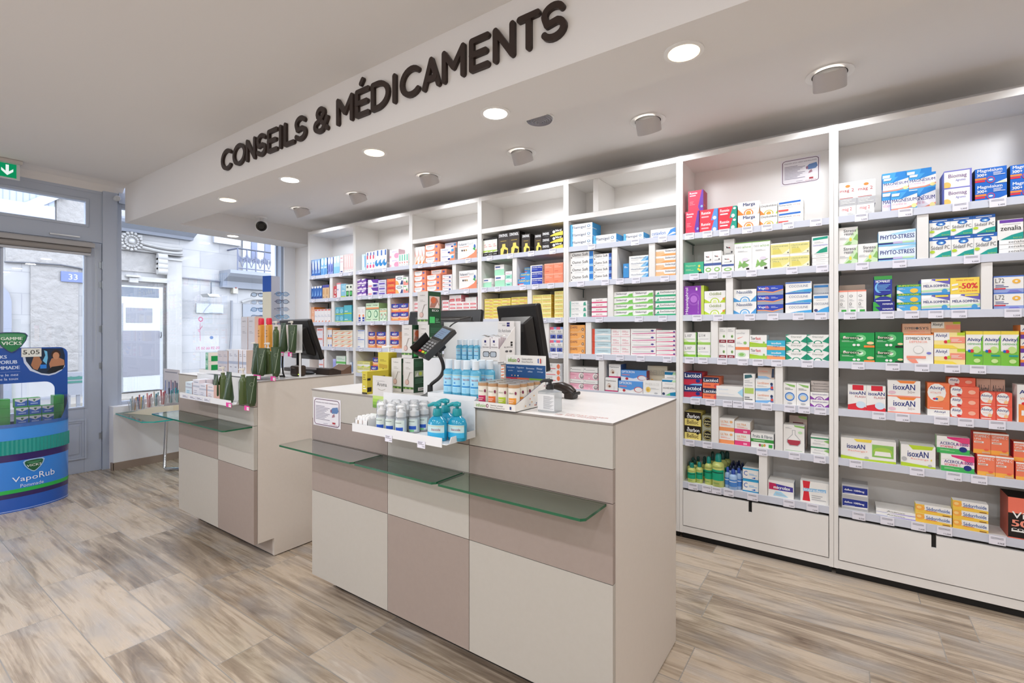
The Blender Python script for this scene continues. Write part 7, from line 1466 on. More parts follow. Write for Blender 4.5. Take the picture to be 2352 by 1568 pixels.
# ================================================================ SCREENS
SCB = mat('#120e0c', .3); SCB2 = mat('#1a1512', .35)
def screen(name, label, c, w, h, yaw, tilt, th=.03, hump=True, base=True, zb=1.0052, group=None, hz=.5):
    """monitor; c: centre of its panel; yaw: turn about the vertical; back faces -Y when yaw is 0"""
    s = thing(name, (c[0], c[1], zb), label, 'monitor', group)
    R = Matrix.Rotation(yaw, 3, 'Z') @ Matrix.Rotation(tilt, 3, 'X'); C_v = Vector(c)
    def bb(mb, x0, y0, z0, x1, y1, z1, m, s1=1.0):
        vs = []
        for yy, sc in ((y0, s1), (y1, 1.0)):
            for (a, b_) in ((x0, z0), (x1, z0), (x1, z1), (x0, z1)):
                cxm, czm = (x0 + x1) / 2, (z0 + z1) / 2
                vs.append(C_v + R @ Vector((cxm + (a - cxm) * sc, yy, czm + (b_ - czm) * sc)))
        mb.add(vs, [(0, 1, 2, 3), (7, 6, 5, 4), (0, 4, 5, 1), (1, 5, 6, 2), (2, 6, 7, 3), (3, 7, 4, 0)], m)
    mb = MB(); bb(mb, -w / 2, -th / 2, -h / 2, w / 2, th / 2, h / 2, SCB); mb.build('housing', s, bevel=.008)
    mb = MB(); bb(mb, -w / 2 + .012, th / 2 + .0005, -h / 2 + .012, w / 2 - .012, th / 2 + .002, h / 2 - .012, mat('#14181f', .1)); mb.build('screen_glass', s)
    if hump:
        mb = MB(); bb(mb, -w * .40, -th / 2 - .035, -h * .40, w * .40, -th / 2 - .0005, h * .34, SCB2, .72); mb.build('rear_cover', s, bevel=.006)
        mb = MB()
        for k in range(14): bb(mb, w * (.02 + .018 * k), -th / 2 - .0365, -h * .22, w * (.026 + .018 * k), -th / 2 - .0352, h * .12, BK)
        mb.build('vent_slots', s)
        mb = MB(); bb(mb, -w * .22, -th / 2 - .048, h * .02, w * .0, -th / 2 - .0355, h * .2, BK); mb.build('rear_port_box', s, bevel=.004)
    if base:
        q = C_v + R @ Vector((0, -th / 2 - .02, -h * .2))
        MB().tube([(q.x, q.y, zb + .01), (q.x, q.y, q.z)], .016, SCB, 12).build('stand_neck', s, smooth=40)
        MB().lathe([(.085, 0), (.085, .008), (.07, .014)], (q.x, q.y + .03, zb), SCB, 28, sy=.7).build('stand_foot', s, smooth=40)
    return s
screen('monitor', 'wide dark monitor seen from behind above the display stand', (-1.755, 1.885, 1.287), .50, .215, math.radians(2), math.radians(-10), .028, group='dark monitors on the counters')
screen('monitor', 'dark touch screen monitor turned sideways at the counter back, right of the first', (XY(1200, 1.83), 1.83, 1.255), .31, .30, math.radians(-20), math.radians(11), .03)
screen('monitor', 'dark monitor on the rear counter beside the stepped display', (-2.93, 1.80, 1.232), .38, .27, math.radians(-4), math.radians(19), .03)
# rear counter devices
ds = thing('label_printer', (-2.81, 1.66, 1.0052), 'small dark brown receipt device below the rear monitor', 'printer')
mb = MB(); mb.box(-2.855, 1.675, 1.0054, -2.765, 1.735, 1.072, mat('#3a2c22', .35)); mb.build('housing', ds, bevel=.012)
mb = MB(); mb.box(-2.768, 1.679, 1.016, -2.764, 1.684, 1.021, emit('#b8e83a', 2, 'lit_status_light')).box(-2.83, 1.673, 1.055, -2.80, 1.675, 1.058, mat('#a89a8c', .4)); mb.build('status_light', ds)
tr = thing('receipt_printer', (-2.80, 1.94, 1.0052), 'low brown angular receipt tray at the right end of the rear counter', 'printer')
BR = mat('#33251c', .35); BR2 = mat('#6b5140', .4)
MB().prism([(-2.83, 1.84, 1.0054), (-2.83, 1.93, 1.0054), (-2.83, 1.93, 1.030), (-2.83, 1.87, 1.048), (-2.83, 1.845, 1.044)], (.14, 0, 0), BR).build('front_body', tr)
MB().prism([(-2.83, 1.9305, 1.0054), (-2.83, 2.01, 1.0054), (-2.83, 2.01, 1.062), (-2.83, 1.98, 1.048), (-2.83, 1.95, 1.032), (-2.83, 1.9305, 1.030)], (.14, 0, 0), BR2).build('rear_flap', tr)
kb = thing('keyboard_tray', (-3.1, 1.86, 1.0052), 'flat dark tray behind the rear monitor', 'tray')
MB().box(-3.28, 1.88, 1.0054, -2.86, 1.99, 1.03, BR).build('tray_body', kb, bevel=.004)
cb_ = thing('cable', (-2.9, 1.6, 1.0052), 'black looped cable hanging beside the rear display', 'cable')
MB().tube([(-2.80, 1.60, 1.15), (-2.805, 1.60, 1.08), (-2.80, 1.602, 1.03), (-2.80, 1.61, 1.01), (-2.84, 1.63, 1.009), (-2.88, 1.60, 1.009)], .005, BK, 8).build('cord', cb_, smooth=60)

# ================================================================ COSMETICS ON THE REAR DISPLAY
OL = mat('#2f4424', .3, 0, .5); OL2 = mat('#4a5a30', .2, 0, .5); PKT = paper('#e0429a')
def tube_pack(x, y, z, h, w, label, turn=0.0, tag_=True):
    h *= 1.17
    """cosmetic tube standing on its cap: round at the foot, pressed flat at the top"""
    b = thing('cream_tube', (x, y, z), label, 'tube', 'olive cream tubes on the rear display')
    seg = 20; vs = []; lv = [(0, .9, .9), (.1, 1, .95), (.5, 1.05, .6), (.85, 1.12, .18), (1, 1.15, .05)]
    for t_, a_, b_ in lv:
        for i in range(seg):
            an = 2 * PI * i / seg; p = Vector((math.cos(an) * w / 2 * a_, math.sin(an) * w / 2 * b_, .012 + t_ * (h - .012)))
            p = Matrix.Rotation(turn, 3, 'Z') @ p; vs.append((x + p.x, y + p.y, z + p.z))
    mb = MB(); fs = [(j * seg + i, j * seg + (i + 1) % seg, (j + 1) * seg + (i + 1) % seg, (j + 1) * seg + i) for j in range(4) for i in range(seg)] + [tuple(range(seg))[::-1], tuple(range(4 * seg, 5 * seg))]
    mb.add(vs, fs, OL); mb.build('tube_body', b, smooth=40)
    MB().lathe([(w * .38, 0), (w * .40, .012)], (x, y, z), mat('#3a4a2a', .4), 16).build('cap', b, smooth=40)
    n = Matrix.Rotation(turn, 3, 'Z') @ Vector((0, -1, 0)); u = Matrix.Rotation(turn, 3, 'Z') @ Vector((1, 0, 0))
    lm = MB(); cc = Vector((x, y, z + h * .72)) + n * (w * .5 * .42)
    lm.tube([cc + u * (w * .22 * math.cos(q)) + UZ * (w * .22 * math.sin(q)) for q in [i * PI / 8 for i in range(16)]], .0006, mat('#9aa88a', .5), 4, closed=True)
    lm.tube([Vector((x, y, z + h * .1)) + n * (w * .5) - u * w * .2, Vector((x, y, z + h * .93)) + n * (w * .10) + u * w * .3], .0008, mat('#b8c4ac', .4), 4)
    lm.build('emblem', b)
def pump_oil(x, y, z, h, r, label):
    h *= 1.14
    b = thing('cosmetic_pump_bottle', (x, y, z), label, 'bottle', 'olive pump bottles on the rear display'); c = (x, y, z)
    MB().lathe([(r * .92, 0), (r, .004), (r, h * .62), (r * .8, h * .70), (r * .5, h * .74), (r * .5, h * .82)], c, OL2, 20).build('bottle_body', b, smooth=40)
    MB().lathe([(r * .5, h * .82), (r * .52, h * .84), (r * .2, h * .85), (r * .2, h * .93), (r * .45, h * .94), (r * .45, h)], c, mat('#dcd6cc', .35), 16).tube([(x, y, z + h * .97), (x - r * 1.3, y - r * .4, z + h * .96)], r * .2, mat('#dcd6cc', .35), 8).build('pump_head', b, smooth=40)
def pinktag(x, y, z, w=.07, par=None):
    mb = MB(); mb.box(x, y - .0012, z - .018, x + w, y, z + .006, PKT); draw(mb, 'r .5 .1 .95 .75 W;t 11,90 .58 .3 .88 .58 A', x, y - .0014, z - .018, w, .024); mb.build('price_tag', par)
# bottom tier
Yt = 1.29
for px, w, h, n_ in ((491, .046, .125, 'left, partly hidden'), (526, .052, .145, 'front left')):
    tube_pack(XY(px, Yt), Yt + (0 if px > 510 else .012), .8905, h, w, 'olive cream tube on the bottom tier, ' + n_)
pump_oil(XY(556, Yt + .01), Yt + .015, .8905, .17, .021, 'olive glass pump bottle on the bottom tier, right')
pump_oil(XY(512, Yt + .042), Yt + .042, .8905, .165, .021, 'olive glass pump bottle on the bottom tier, left behind the tube')
tube_pack(XY(578, Yt + .01), Yt + .01, .8905, .135, .045, 'olive cream tube on the bottom tier, rightmost, turned sideways', 1.2)
pinktag(XY(520, 1.262), 1.2612, .892, .06, d2); pinktag(XY(562, 1.262), 1.2612, .892, .05, d2)
# middle tier
Yt = 1.45
tube_pack(XY(588, Yt), Yt, 1.0305, .155, .052, 'olive cream tube on the middle tier, left'); tube_pack(XY(602, Yt - .01), Yt - .012, 1.0305, .135, .046, 'olive cream tube on the middle tier, leaning centre', .9)
pump_oil(XY(614, Yt + .03), Yt + .035, 1.0305, .165, .02, 'olive glass pump bottle on the middle tier, right'); pump_oil(XY(585, Yt + .055), Yt + .055, 1.0305, .165, .018, 'olive glass pump bottle on the middle tier, left behind')
tube_pack(XY(634, Yt + .03), Yt + .03, 1.0305, .14, .045, 'olive cream tube on the middle tier, rightmost', 1.1)
pinktag(XY(583, 1.41), 1.4092, 1.032, .075, d2); pinktag(XY(622, 1.41), 1.4092, 1.032, .05, d2)
# top tier
Yt = 1.58
OB = mat('#dd9a3c', .15, 0, .5); RC = plastic('#d8203c')
for k, px in enumerate((600, 618)):
    x = XY(px, Yt); b = thing('body_oil_bottle', (x, Yt, 1.1575), 'amber body oil bottle with red cap on the top tier, %s' % ('left', 'right')[k], 'bottle', 'amber oil bottles on the rear display')
    MB().box(x - .019, Yt - .013, 1.1577, x + .019, Yt + .013, 1.325, OB).build('bottle_body', b, bevel=.005)
    MB().lathe([(.0165, 0), (.017, .028), (.014, .04)], (x, Yt, 1.3252), RC, 18).build('cap', b, smooth=40)
    mb = MB(); draw(mb, 'l .1 .5 .6 .9 3 #9a6a2c', x - .016, Yt - .0134, 1.18, .032, .13); mb.build('label', b)
pump_oil(XY(634, Yt), Yt, 1.1575, .165, .018, 'olive glass pump bottle on the top tier, left'); tube_pack(XY(651, Yt - .005), Yt - .005, 1.1575, .15, .05, 'olive cream tube on the top tier, front')
pump_oil(XY(668, Yt + .03), Yt + .035, 1.1575, .165, .018, 'olive glass pump bottle on the top tier, right'); tube_pack(XY(672, Yt), Yt, 1.1575, .14, .042, 'olive cream tube on the top tier, right, turned sideways', 1.0)
pinktag(XY(636, 1.532), 1.5312, 1.158, .075, d2); pinktag(XY(662, 1.532), 1.5312, 1.158, .04, d2)
for k, px in enumerate((554, 570)):
    xx = XY(px, 1.60); x2 = XY(px + 15, 1.60)
    carton('hair_care_box', 'box', 'tall pale grey cosmetic carton on the top tier, %s' % ('left', 'right')[k], xx, 1.60, 1.1575, x2 - xx - .001, .05, .222, '#cfcdd2', '#d8b8a8', 't PHYTO .2 .84 .7 .88 A;l .2 .5 .8 .58 2 #a8a6ae;l .2 .7 .6 .72 1 #a8a6ae', 'tall grey cosmetic cartons', top='A')
# silver and white cartons on the middle and bottom tiers
Yt = 1.45
for k, (pa, pb, h, c_, lb_) in enumerate(((500, 512, .13, '#c9c2c6', 'grey cosmetic carton with dark lid on the middle tier, leftmost'), (512, 523, .13, '#c9c2c6', 'grey cosmetic carton with dark lid on the middle tier, second'), (525, 536, .14, '#d4d6de', 'silver blue cosmetic carton on the middle tier, left one'), (536, 547, .14, '#d4d6de', 'silver blue cosmetic carton on the middle tier, right one'), (549, 557, .14, '#dedce2', 'white cosmetic carton on the middle tier, left of the tubes'), (558, 566, .14, '#dedce2', 'white cosmetic carton on the middle tier, beside the tubes'))):
    xa, xb = XY(pa, Yt), XY(pb, Yt)
    carton('serum_box', 'box', lb_, xa, Yt, 1.0305, xb - xa - .001, .045, h, c_, '#d4bcb0', 'l .2 .7 .8 .84 2 #9a9aa8;r 0 .38 1 .5 #a8b0c4;l .3 .2 .7 .3 1 #9a9aa8', 'silver cosmetic cartons on the rear display', top='#6a6670' if k < 2 else c_)
Yt = 1.28
for k, (pa, pb, h, c_, nm) in enumerate(((426, 441, .085, '#cfdde6', 'pale blue'), (443, 458, .105, '#dcdce4', 'silver white'), (458, 474, .085, '#d9d9e2', 'silver grey'), (476, 491, .085, '#e2dadc', 'rose white'))):
    xa, xb = XY(pa, Yt), XY(pb, Yt)
    for q in range(1 if k == 3 else 2):
        if k == 2 and q: continue
        carton('cream_box', 'box', '%s face cream carton on the bottom tier, %s' % (nm, ('front', 'behind')[q]), xa, Yt + q * .038, .8905, xb - xa - .001, .034, h, c_, '#dcb4a8' if k > 1 else '#d8ccd0', 'l .2 .8 .8 .92 1 #9aa0b4;r 0 .58 1 .68 #b4bac8;l .2 .1 .8 .45 3 %s' % ('#7fb8cc' if k == 0 else '#b4b4c0'), 'face cream cartons on the bottom tier')
    mb = MB(); mb.box(xa, 1.2606, .880, xb - .004, 1.2614, .902, mat('#dcdce6', .5)); draw(mb, 'l .15 .3 .9 .8 2 A', xa, 1.2605, .880, xb - xa - .004, .022); mb.build('price_tag', d2)
xa, xb = XY(472, 1.47), XY(487, 1.47)
for k in range(2):
    carton('pastille_box', 'box', 'green and white carton on the left of the middle tier, %s' % ('lower', 'upper')[k], XY(472, 1.44), 1.44, 1.0305 + k * .058, .038, .072, .057, '#8fc4ac', '#e4dcd2', 'l .2 .6 .8 .85 2 W;r .1 .1 .5 .3 #4a9a74;p .5 .1 .9 .2 .7 .5 #4a9a74', 'green and white cartons', 'r .25 0 1 .6 #12904a;r .25 .6 1 1 #e8e0d4')

# ================================================================ EYEWEAR SPINNER
es = thing('eyewear_rack', (-4.76, 2.60, 0), 'tall eyewear spinner with blue and cream panels behind the rear counter', 'display rack')
cx, cy = -4.76, 2.60
MB().lathe([(.20, 0), (.20, .02), (.03, .035), (.02, .05), (.02, .9)], (cx, cy, 0), mat('#b8bac2', .4), 28).build('foot', es, smooth=40)
r_ = .055; an = math.radians(17)
def rp(a_, b_, z): return (cx + a_ * math.cos(an) - b_ * math.sin(an), cy + a_ * math.sin(an) + b_ * math.cos(an), z)
def pan(mb, a0, b0, a1, b1, z0, z1, m): mb.prism([rp(a0, b0, z0), rp(a1, b0, z0), rp(a1, b1, z0), rp(a0, b1, z0)], (0, 0, z1 - z0), m)
mb = MB(); pan(mb, -.055, -.055, .055, .055, .9, 1.84, mat('#c5c7d2', .4)); mb.build('column', es)
mb = MB(); pan(mb, -.052, -.058, .052, -.0552, 1.68, 1.838, mat('#0d4fae', .4)); mb.build('blue_panel', es)
mb = MB(); pan(mb, -.052, -.058, .052, -.0552, 1.2, 1.679, mat('#ded9c4', .3)); mb.build('cream_panel', es)
mb = MB(); pan(mb, .0552, -.052, .058, .052, 1.2, 1.838, mat('#c2c4cf', .4)); mb.build('side_panel', es)
gcol = ['#3f7fb4', '#3a3f58', '#a8a8b4', '#5aa6d0', '#c03a44', '#22242c', '#c0c4cc']; gn = ['blue', 'dark navy', 'silver', 'light blue', 'red', 'black', 'clear grey']
gi = 0
for side in (1, -1):
    for k in range(5):
        z = 1.66 - k * .075
        pm_ = MB(); pm_.tube([rp(side * .058, -.02, z), rp(side * .058 + side * .11, -.02, z + .012)], .0025, mat('#55506a', .4, .4), 6); pm_.build('prong', es)
        g_ = thing('spectacles', rp(side * .14, -.02, z), '%s framed reading glasses on the eyewear rack, %s side, %s from top' % (gn[gi % 7], ('right', 'left')[side < 0], ORD[k]), 'glasses', 'reading glasses on the eyewear rack')
        m_ = mat(gcol[gi % 7], .3)
        c0 = Vector(rp(side * .155, -.02, z - .004)); fu = Vector((math.cos(an + .9), math.sin(an + .9), 0)); 
        for s in (-1, 1):
            lc = c0 + fu * (.032 * s)
            fm = MB(); fm.tube([lc + fu * (.026 * math.cos(q)) + UZ * (.020 * math.sin(q)) for q in [i * PI / 8 for i in range(16)]], .0025, m_, 6, closed=True); fm.build('rim', g_)
            MB().poly([lc + fu * (.025 * math.cos(q)) + UZ * (.019 * math.sin(q)) for q in [i * PI / 8 for i in range(16)]], clear('lens_%d' % (gi % 4), '#c8d6e4', .15)).build('lens', g_)
            pv = Vector((-fu.y, fu.x, 0)) * side
            MB().tube([c0 + fu * (.058 * s), c0 + fu * (.056 * s) - pv * .06, c0 + fu * (.05 * s) - pv * .11 - UZ * .015], .0018, m_, 6).build('temple', g_)
        MB().tube([c0 - fu * .008 + UZ * .005, c0 + UZ * .009, c0 + fu * .008 + UZ * .005], .002, m_, 6).build('bridge', g_)
        gi += 1

# ================================================================ GLASS TABLE WITH LEAFLETS
TG = clear('table_glass', '#e4f2f0', .14, 0, .02, '#cfe6e4'); TE = mat('#0fa39a', .12, 0, .6)
gt = thing('glass_table', (-5.05, 1.9, 0), 'low glass table with chrome tube legs by the shop window', 'table')
zt_ = .52
MB().prism([(-5.545, 1.56, zt_), (-4.84, 1.535, zt_), (-4.76, 1.60, zt_), (-4.72, 2.25, zt_), (-5.545, 2.25, zt_)], (0, 0, .010), TG, TE).build('table_top', gt)
CH = mat('#c2c6cc', .08, 1.0)
def leg_(y_, x_a, x_b):
    P_ = [(x_a, y_ + .02, .505), (x_a - .03, y_ + .01, .50), (x_a - .055, y_, .46), (x_a - .075, y_ - .01, .03), (x_a - .06, y_ - .005, .016), (x_b + .06, y_ + .30, .016), (x_b + .075, y_ + .31, .03), (x_b + .055, y_ + .32, .46), (x_b + .03, y_ + .33, .50), (x_b, y_ + .34, .505)]
    MB().tube(P_, .014, CH, 12).build('leg', gt, smooth=60)
leg_(1.83, -5.10, -4.86); 
MB().lathe([(.035, 0), (.035, .012)], (-5.09, 1.86, .507), mat('#b8bcc8', .2, .8), 16).lathe([(.03, 0), (.03, .012)], (-4.86, 2.17, .507), mat('#b8bcc8', .2, .8), 16).build('mounting_pad', gt, smooth=40)
# curved leaflet rack
lr = thing('leaflet_rack', (-5.2, 1.8, .531), 'cream curved leaflet rack with clear cups on the glass table', 'leaflet rack')
CR = mat('#d8cdb4', .5)
O = Vector((-5.46, 1.64, .531)); 
def lrp(s, zz, yo=0): return (-5.47 + s * .60, 1.60 + s * .18 + yo, .531 + zz)
prof = [(0, 0), (.12, .008), (.35, .04), (.6, .075), (1, .10)]
pa_ = [lrp(s, z) for s, z in prof] + [lrp(1, .002), lrp(0, 0)]
MB().prism([lrp(s, z + .0) for s, z in prof] + [lrp(1, .0), lrp(.01, 0)], (0, .14, 0), CR).build('curved_base', lr)
cups = [(.05, ['#c8ccd2', '#d8a04a', '#b8b8b4', '#a9c4d0'], 'mixed white'), (.20, ['#e8c24a', '#4a9ac8', '#c04a5a', '#3c6a9c'], 'yellow and blue'), (.36, ['#e8808a', '#d8606a', '#f0b0a8'], 'pink'), (.50, ['#3a9ab0', '#7ac0c8', '#e8d8c0'], 'teal'), (.64, ['#e0707a', '#c84a5a', '#b83a4a'], 'red'), (.80, ['#2f98a4', '#1f8a94', '#202a38'], 'dark teal'), (.93, ['#2fa8b0', '#18222c', '#3ab0b8'], 'teal and black')]
for s_, cs, nm in cups:
    zb_ = .012 + (.0 if s_ < .1 else .10 * min(1, (s_ - .05) * 1.25))
    x, y, z = lrp(s_, zb_, .055)
    z += .006
    cu = MB(); cu.lathe([(.030, 0), (.040, .085)], (x, y, z), CLR, 18, cap=False); cu.build('clear_cup', lr, smooth=40)
    for q, cc in enumerate(cs):
        a = q * 1.6; lf = MB()
        vx, vy = .012 * math.cos(a), .012 * math.sin(a); tx, ty = .023 * math.cos(a), .023 * math.sin(a); wv = Vector((.014, -.009, 0))
        b0 = Vector((x + vx, y + vy, z + .001)); t0 = Vector((x + tx, y + ty, z + .115 + .008 * (q % 3)))
        lf.prism([b0 - wv * .7, b0 + wv * .7, t0 + wv, t0 - wv], (.0015, .0022, 0), paper(cc))
        lf.build('leaflet', label='folded %s leaflet in a clear cup, %s in it' % (nm, ORD[q]), cat='leaflet', group='leaflets in the curved rack')
hp = thing('brush_display', (-4.95, 2.05, .53), 'printed upright card of toothbrushes standing beside the leaflet rack', 'display card')
xa, xb = -4.93, -4.73; A = onY(376, 846, 1.95)
mb = MB(); y0, z0 = 1.90, .531
x0, x1 = XY(376, y0), XY(411, y0)
z1 = onY(376, 846, y0)[2]
mb.box(x0, y0, z0, x1, y0 + .006, z1, paper('#cfc8c8'))
draw(mb, 'l .1 .9 .9 .96 1 #8a8890;r .05 .3 .95 .55 #b8bcd0;r .1 .3 .16 .72 #7a8ab8;r .22 .3 .27 .74 #c8ccda;r .34 .3 .4 .7 #5a6aa0;r .48 .3 .53 .74 #a87a9a;r .6 .3 .66 .7 #4a5a8a;r .74 .3 .8 .74 #6a4a6a;r .86 .3 .92 .7 #3a3a5a;e .2 .34 .1 .05 #b88a6a;e .55 .33 .12 .06 #b03a4a;e .85 .32 .1 .05 #5a3a4a', x0, y0 - .0004, z0, x1 - x0, z1 - z0)
mb.build('card', hp)

# ================================================================ FLOOR DISPLAY BY THE DOOR
vd = thing('floor_display', (-5.05, .82, 0), 'blue curved cardboard floor display with green jars and arched header by the door', 'floor display')
VU = Vector((0, 1, 0)); VN = Vector((VU.y, -VU.x, 0))      # across (to the right) and outwards
VC = Vector((-5.05, .82, 0)); HW, BU = .30, .19
def V3(u, n, z): return VC + VU * u + VN * n + UZ * z
def curve(u): return BU * math.sqrt(max(0, 1 - (u / HW) ** 2))
def band(z0, z1, m, name, off=0.0, u0=-1, u1=1, n=28, par=vd, z1f=None):
    mb = MB(); ps = []
    for i in range(n + 1):
        t_ = math.asin(max(-1, min(1, u0))) + (math.asin(max(-1, min(1, u1))) - math.asin(max(-1, min(1, u0)))) * i / n
        u = HW * math.sin(t_); ps.append((u * (1 + off / HW), BU * math.cos(t_) + off))
    vs = [V3(u, k, z0) for u, k in ps] + [V3(u, k, z1 if z1f is None else z1f(u)) for u, k in ps]
    mb.add(vs, [(i, i + 1, n + 2 + i, n + 1 + i) for i in range(n)], m)
    return mb
def gloss(h): return mat(h, .22, 0, .5, 0, .3)
# closed drum
def drum(z0, z1, m, name, off=0.0):
    n = 28; ps = [(HW * math.sin(-PI / 2 + PI * i / n) * (1 + off / HW), BU * math.cos(-PI / 2 + PI * i / n) * (1 + off / BU)) for i in range(n + 1)]
    mb = MB(); mb.prism([V3(u, k, z0) for u, k in ps], (0, 0, z1 - z0), m); return mb.build(name, vd, smooth=40)
body = drum(0, .60, gloss('#1b56b4'), 'drum')
drum(.100, .133, gloss('#2a1a5c'), 'dark_stripe', .0012); drum(.133, .160, gloss('#1fae4a'), 'green_stripe', .0018)
drum(.160, .360, gloss('#2b7fd8'), 'blue_field', .0010); drum(.360, .410, gloss('#2c1a60'), 'purple_stripe', .0014)
mb = MB(); n = 84
ps = []
for i in range(n + 1):
    a = -PI / 2 + PI * i / n; o = .004 + (.003 if i % 2 else 0)
    ps.append((HW * math.sin(a) * (1 + o / HW), BU * math.cos(a) * (1 + o / BU)))
mb.prism([V3(u, k, .410) for u, k in ps], (0, 0, .100), gloss('#12908a')); mb.build('ribbed_teal_band', vd)
drum(.008, .012, gloss('#a9bce8'), 'white_line', .0012)
drum(.5101, .60, gloss('#3a8de0'), 'upper_blue_field', .0012)
# front wall of the bin above the drum, with side shoulders, and bin floor
mb = band(.60, .66, gloss('#3f86dc'), '', .001, z1f=lambda u: .625 + .16 * max(0, (abs(u) / HW - .80) / .2) ** 1.0); mb.build('bin_wall', vd, smooth=40)
mb = band(.60, .80, clear('bin_clear_front', '#eef3fd', .12, .02, .04, '#a8bcf4'), '', .003, -.999, .999); mb.build('clear_front', vd, smooth=40)
# header: back board with an arched opening
mb = MB(); t0 = -.012
def hb(u0, u1, z0, z1, m, k=0.0): mb.prism([V3(u0, t0 + k, z0), V3(u1, t0 + k, z0), V3(u1, t0 + k, z1), V3(u0, t0 + k, z1)], VN * (.008 - 2 * k), m)
HB = gloss('#1d4fa4')
hb(-HW, HW, .0, .62, HB); hb(-HW, -.225, .62, .95, HB, .0004); hb(.225, HW, .62, .95, HB, .0004)
rr = [V3(p[0], t0, p[1]) for p in mb.rrect(-HW, .90, HW, 1.162, .05)]
mb.prism(rr, VN * .008, HB)
for s in (-1, 1):
    fil = [V3(s * .225, t0, .90)] + [V3(s * (.225 - .06 + .06 * math.cos(a)), t0, .84 + .06 * math.sin(a)) for a in [i * PI / 12 for i in range(7)]]
    mb.prism(fil, VN * .008, HB)
mb.build('header_board', vd)
F0 = t0 + .0086
def HP(u, z, k=0): return V3(u, F0 + k * .0004, z)
# picture panel: dark shield with two plainly drawn children at bed time
sh_ = [(.283 - (.346 - a_) * .72, b_) for a_, b_ in [(.03, 1.13), (.06, 1.152), (.33, 1.152), (.346, 1.10), (.346, 1.02), (.32, .99), (.27, .965), (.22, .955), (.16, .965), (.09, 1.0), (.045, 1.06)]]
mb = MB()
mb.poly([HP(u, z, 1) for u, z in [(a + (-.012 if a < .1 else 0), b - .012) for a, b in sh_]], paper('#c9d2e8'))
mb.poly([HP(u, z, 2) for u, z in sh_], paper('#1c2c44'))
mb.poly([HP(.283 - (.346 - u) * .72, z, 3) for u, z in ((.22, 1.035), (.24, 1.075), (.30, 1.08), (.34, 1.06), (.344, 1.02), (.23, 1.0))], paper('#b07a5c'))
mb.poly([HP(.232 + .028 * math.cos(a), 1.105 + .035 * math.sin(a), 4) for a in [i * PI / 8 for i in range(16)]], paper('#3a241c'))
mb.poly([HP(.232 + .019 * math.cos(a), 1.095 + .028 * math.sin(a), 5) for a in [i * PI / 8 for i in range(16)]], paper('#c08a6a'))
mb.poly([HP(.283 - (.346 - u) * .72, z, 3) for u, z in ((.08, 1.03), (.10, 1.09), (.14, 1.10), (.165, 1.05), (.13, .99), (.10, 1.0))], paper('#a87455'))
mb.poly([HP(.283 - (.346 - u) * .72, z, 4) for u, z in ((.17, 1.06), (.19, 1.10), (.18, 1.14), (.205, 1.13), (.21, 1.08), (.20, 1.03))], paper('#6fb8e0'))
mb.poly([HP(.283 - (.346 - u) * .72, z, 6) for u, z in ((.15, 1.0), (.20, 1.0), (.20, 1.03), (.15, 1.03))], paper('#2f7fd8'))
mb.poly([HP(.283 - (.346 - u) * .72, z, 5) for u, z in ((.20, .97), (.25, .962), (.33, .99), (.344, 1.02), (.24, 1.01))], paper('#14181f'))
mb.build('picture_panel', vd)
mb = MB()
for s, z, h, w in (('VICKS', 1.085, .024, .088), ('VAPORUB', 1.045, .026, .142), ('POMMADE', 1.005, .024, .155)):
    mb.text(s, HP(-.124, z, 1), VU, UZ, paper('#c6d4ee'), w=w, h=h, bold=.07)
for s, z, w in (('libère le nez', .955, .19), ('calme la toux', .925, .19)): mb.text(s, HP(-.118, z, 1), VU, UZ, paper('#c6d4ee'), w=w * .75, h=.018, bold=.03)
mb.prism([HP(-.124, .985, 1), HP(.035, .985, 1), HP(.035, .987, 1), HP(-.124, .987, 1)], VN * .0004, paper('#7f9ad0')); mb.build('header_print', vd)
mb = MB(); draw(mb, 'r 0 0 1 1 #dfe0da;p .05 .4 .3 .42 .3 .46 .05 .44 K', 0, 0, 0, .109, .066, U=VU, V=UZ, N_=VN, O=HP(.040, 1.092, 6)); mb.text('5,05', HP(.049, 1.106, 9), VU, UZ, paper('#26241f'), w=.090, h=.038, bold=-.01); mb.build('price_card', vd)
# shield on top of the header
def shield(c, w, h, k):
    P = [(-.5, .34), (-.42, .46), (-.2, .5), (.2, .5), (.42, .46), (.5, .34), (.44, .08), (.3, -.2), (.12, -.42), (0, -.5), (-.12, -.42), (-.3, -.2), (-.44, .08)]
    return [c + VU * (a * w) + UZ * (b * h) + VN * (k * .0006) for a, b in P]
cS = HP(-.012, 1.202) + VN * .004
mb = MB(); mb.prism(shield(cS, .172, .152, 0), VN * .005, gloss('#3a3f6a')); mb.poly(shield(cS + VN * .0055, .160, .140, 0), gloss('#2a7a4c')); mb.poly(shield(cS + VN * .006 + UZ * .034, .145, .055, 0), gloss('#4f9468'))
mb.text('GAMME', cS + VN * .0068 + UZ * .018, VU, UZ, paper('#dde8dc'), w=.112, h=.022, bold=.05, align='c'); mb.text('VICKS', cS + VN * .0068 - UZ * .018, VU, UZ, paper('#dde8dc'), w=.104, h=.025, bold=.05, align='c')
mb.build('shield_topper', vd)
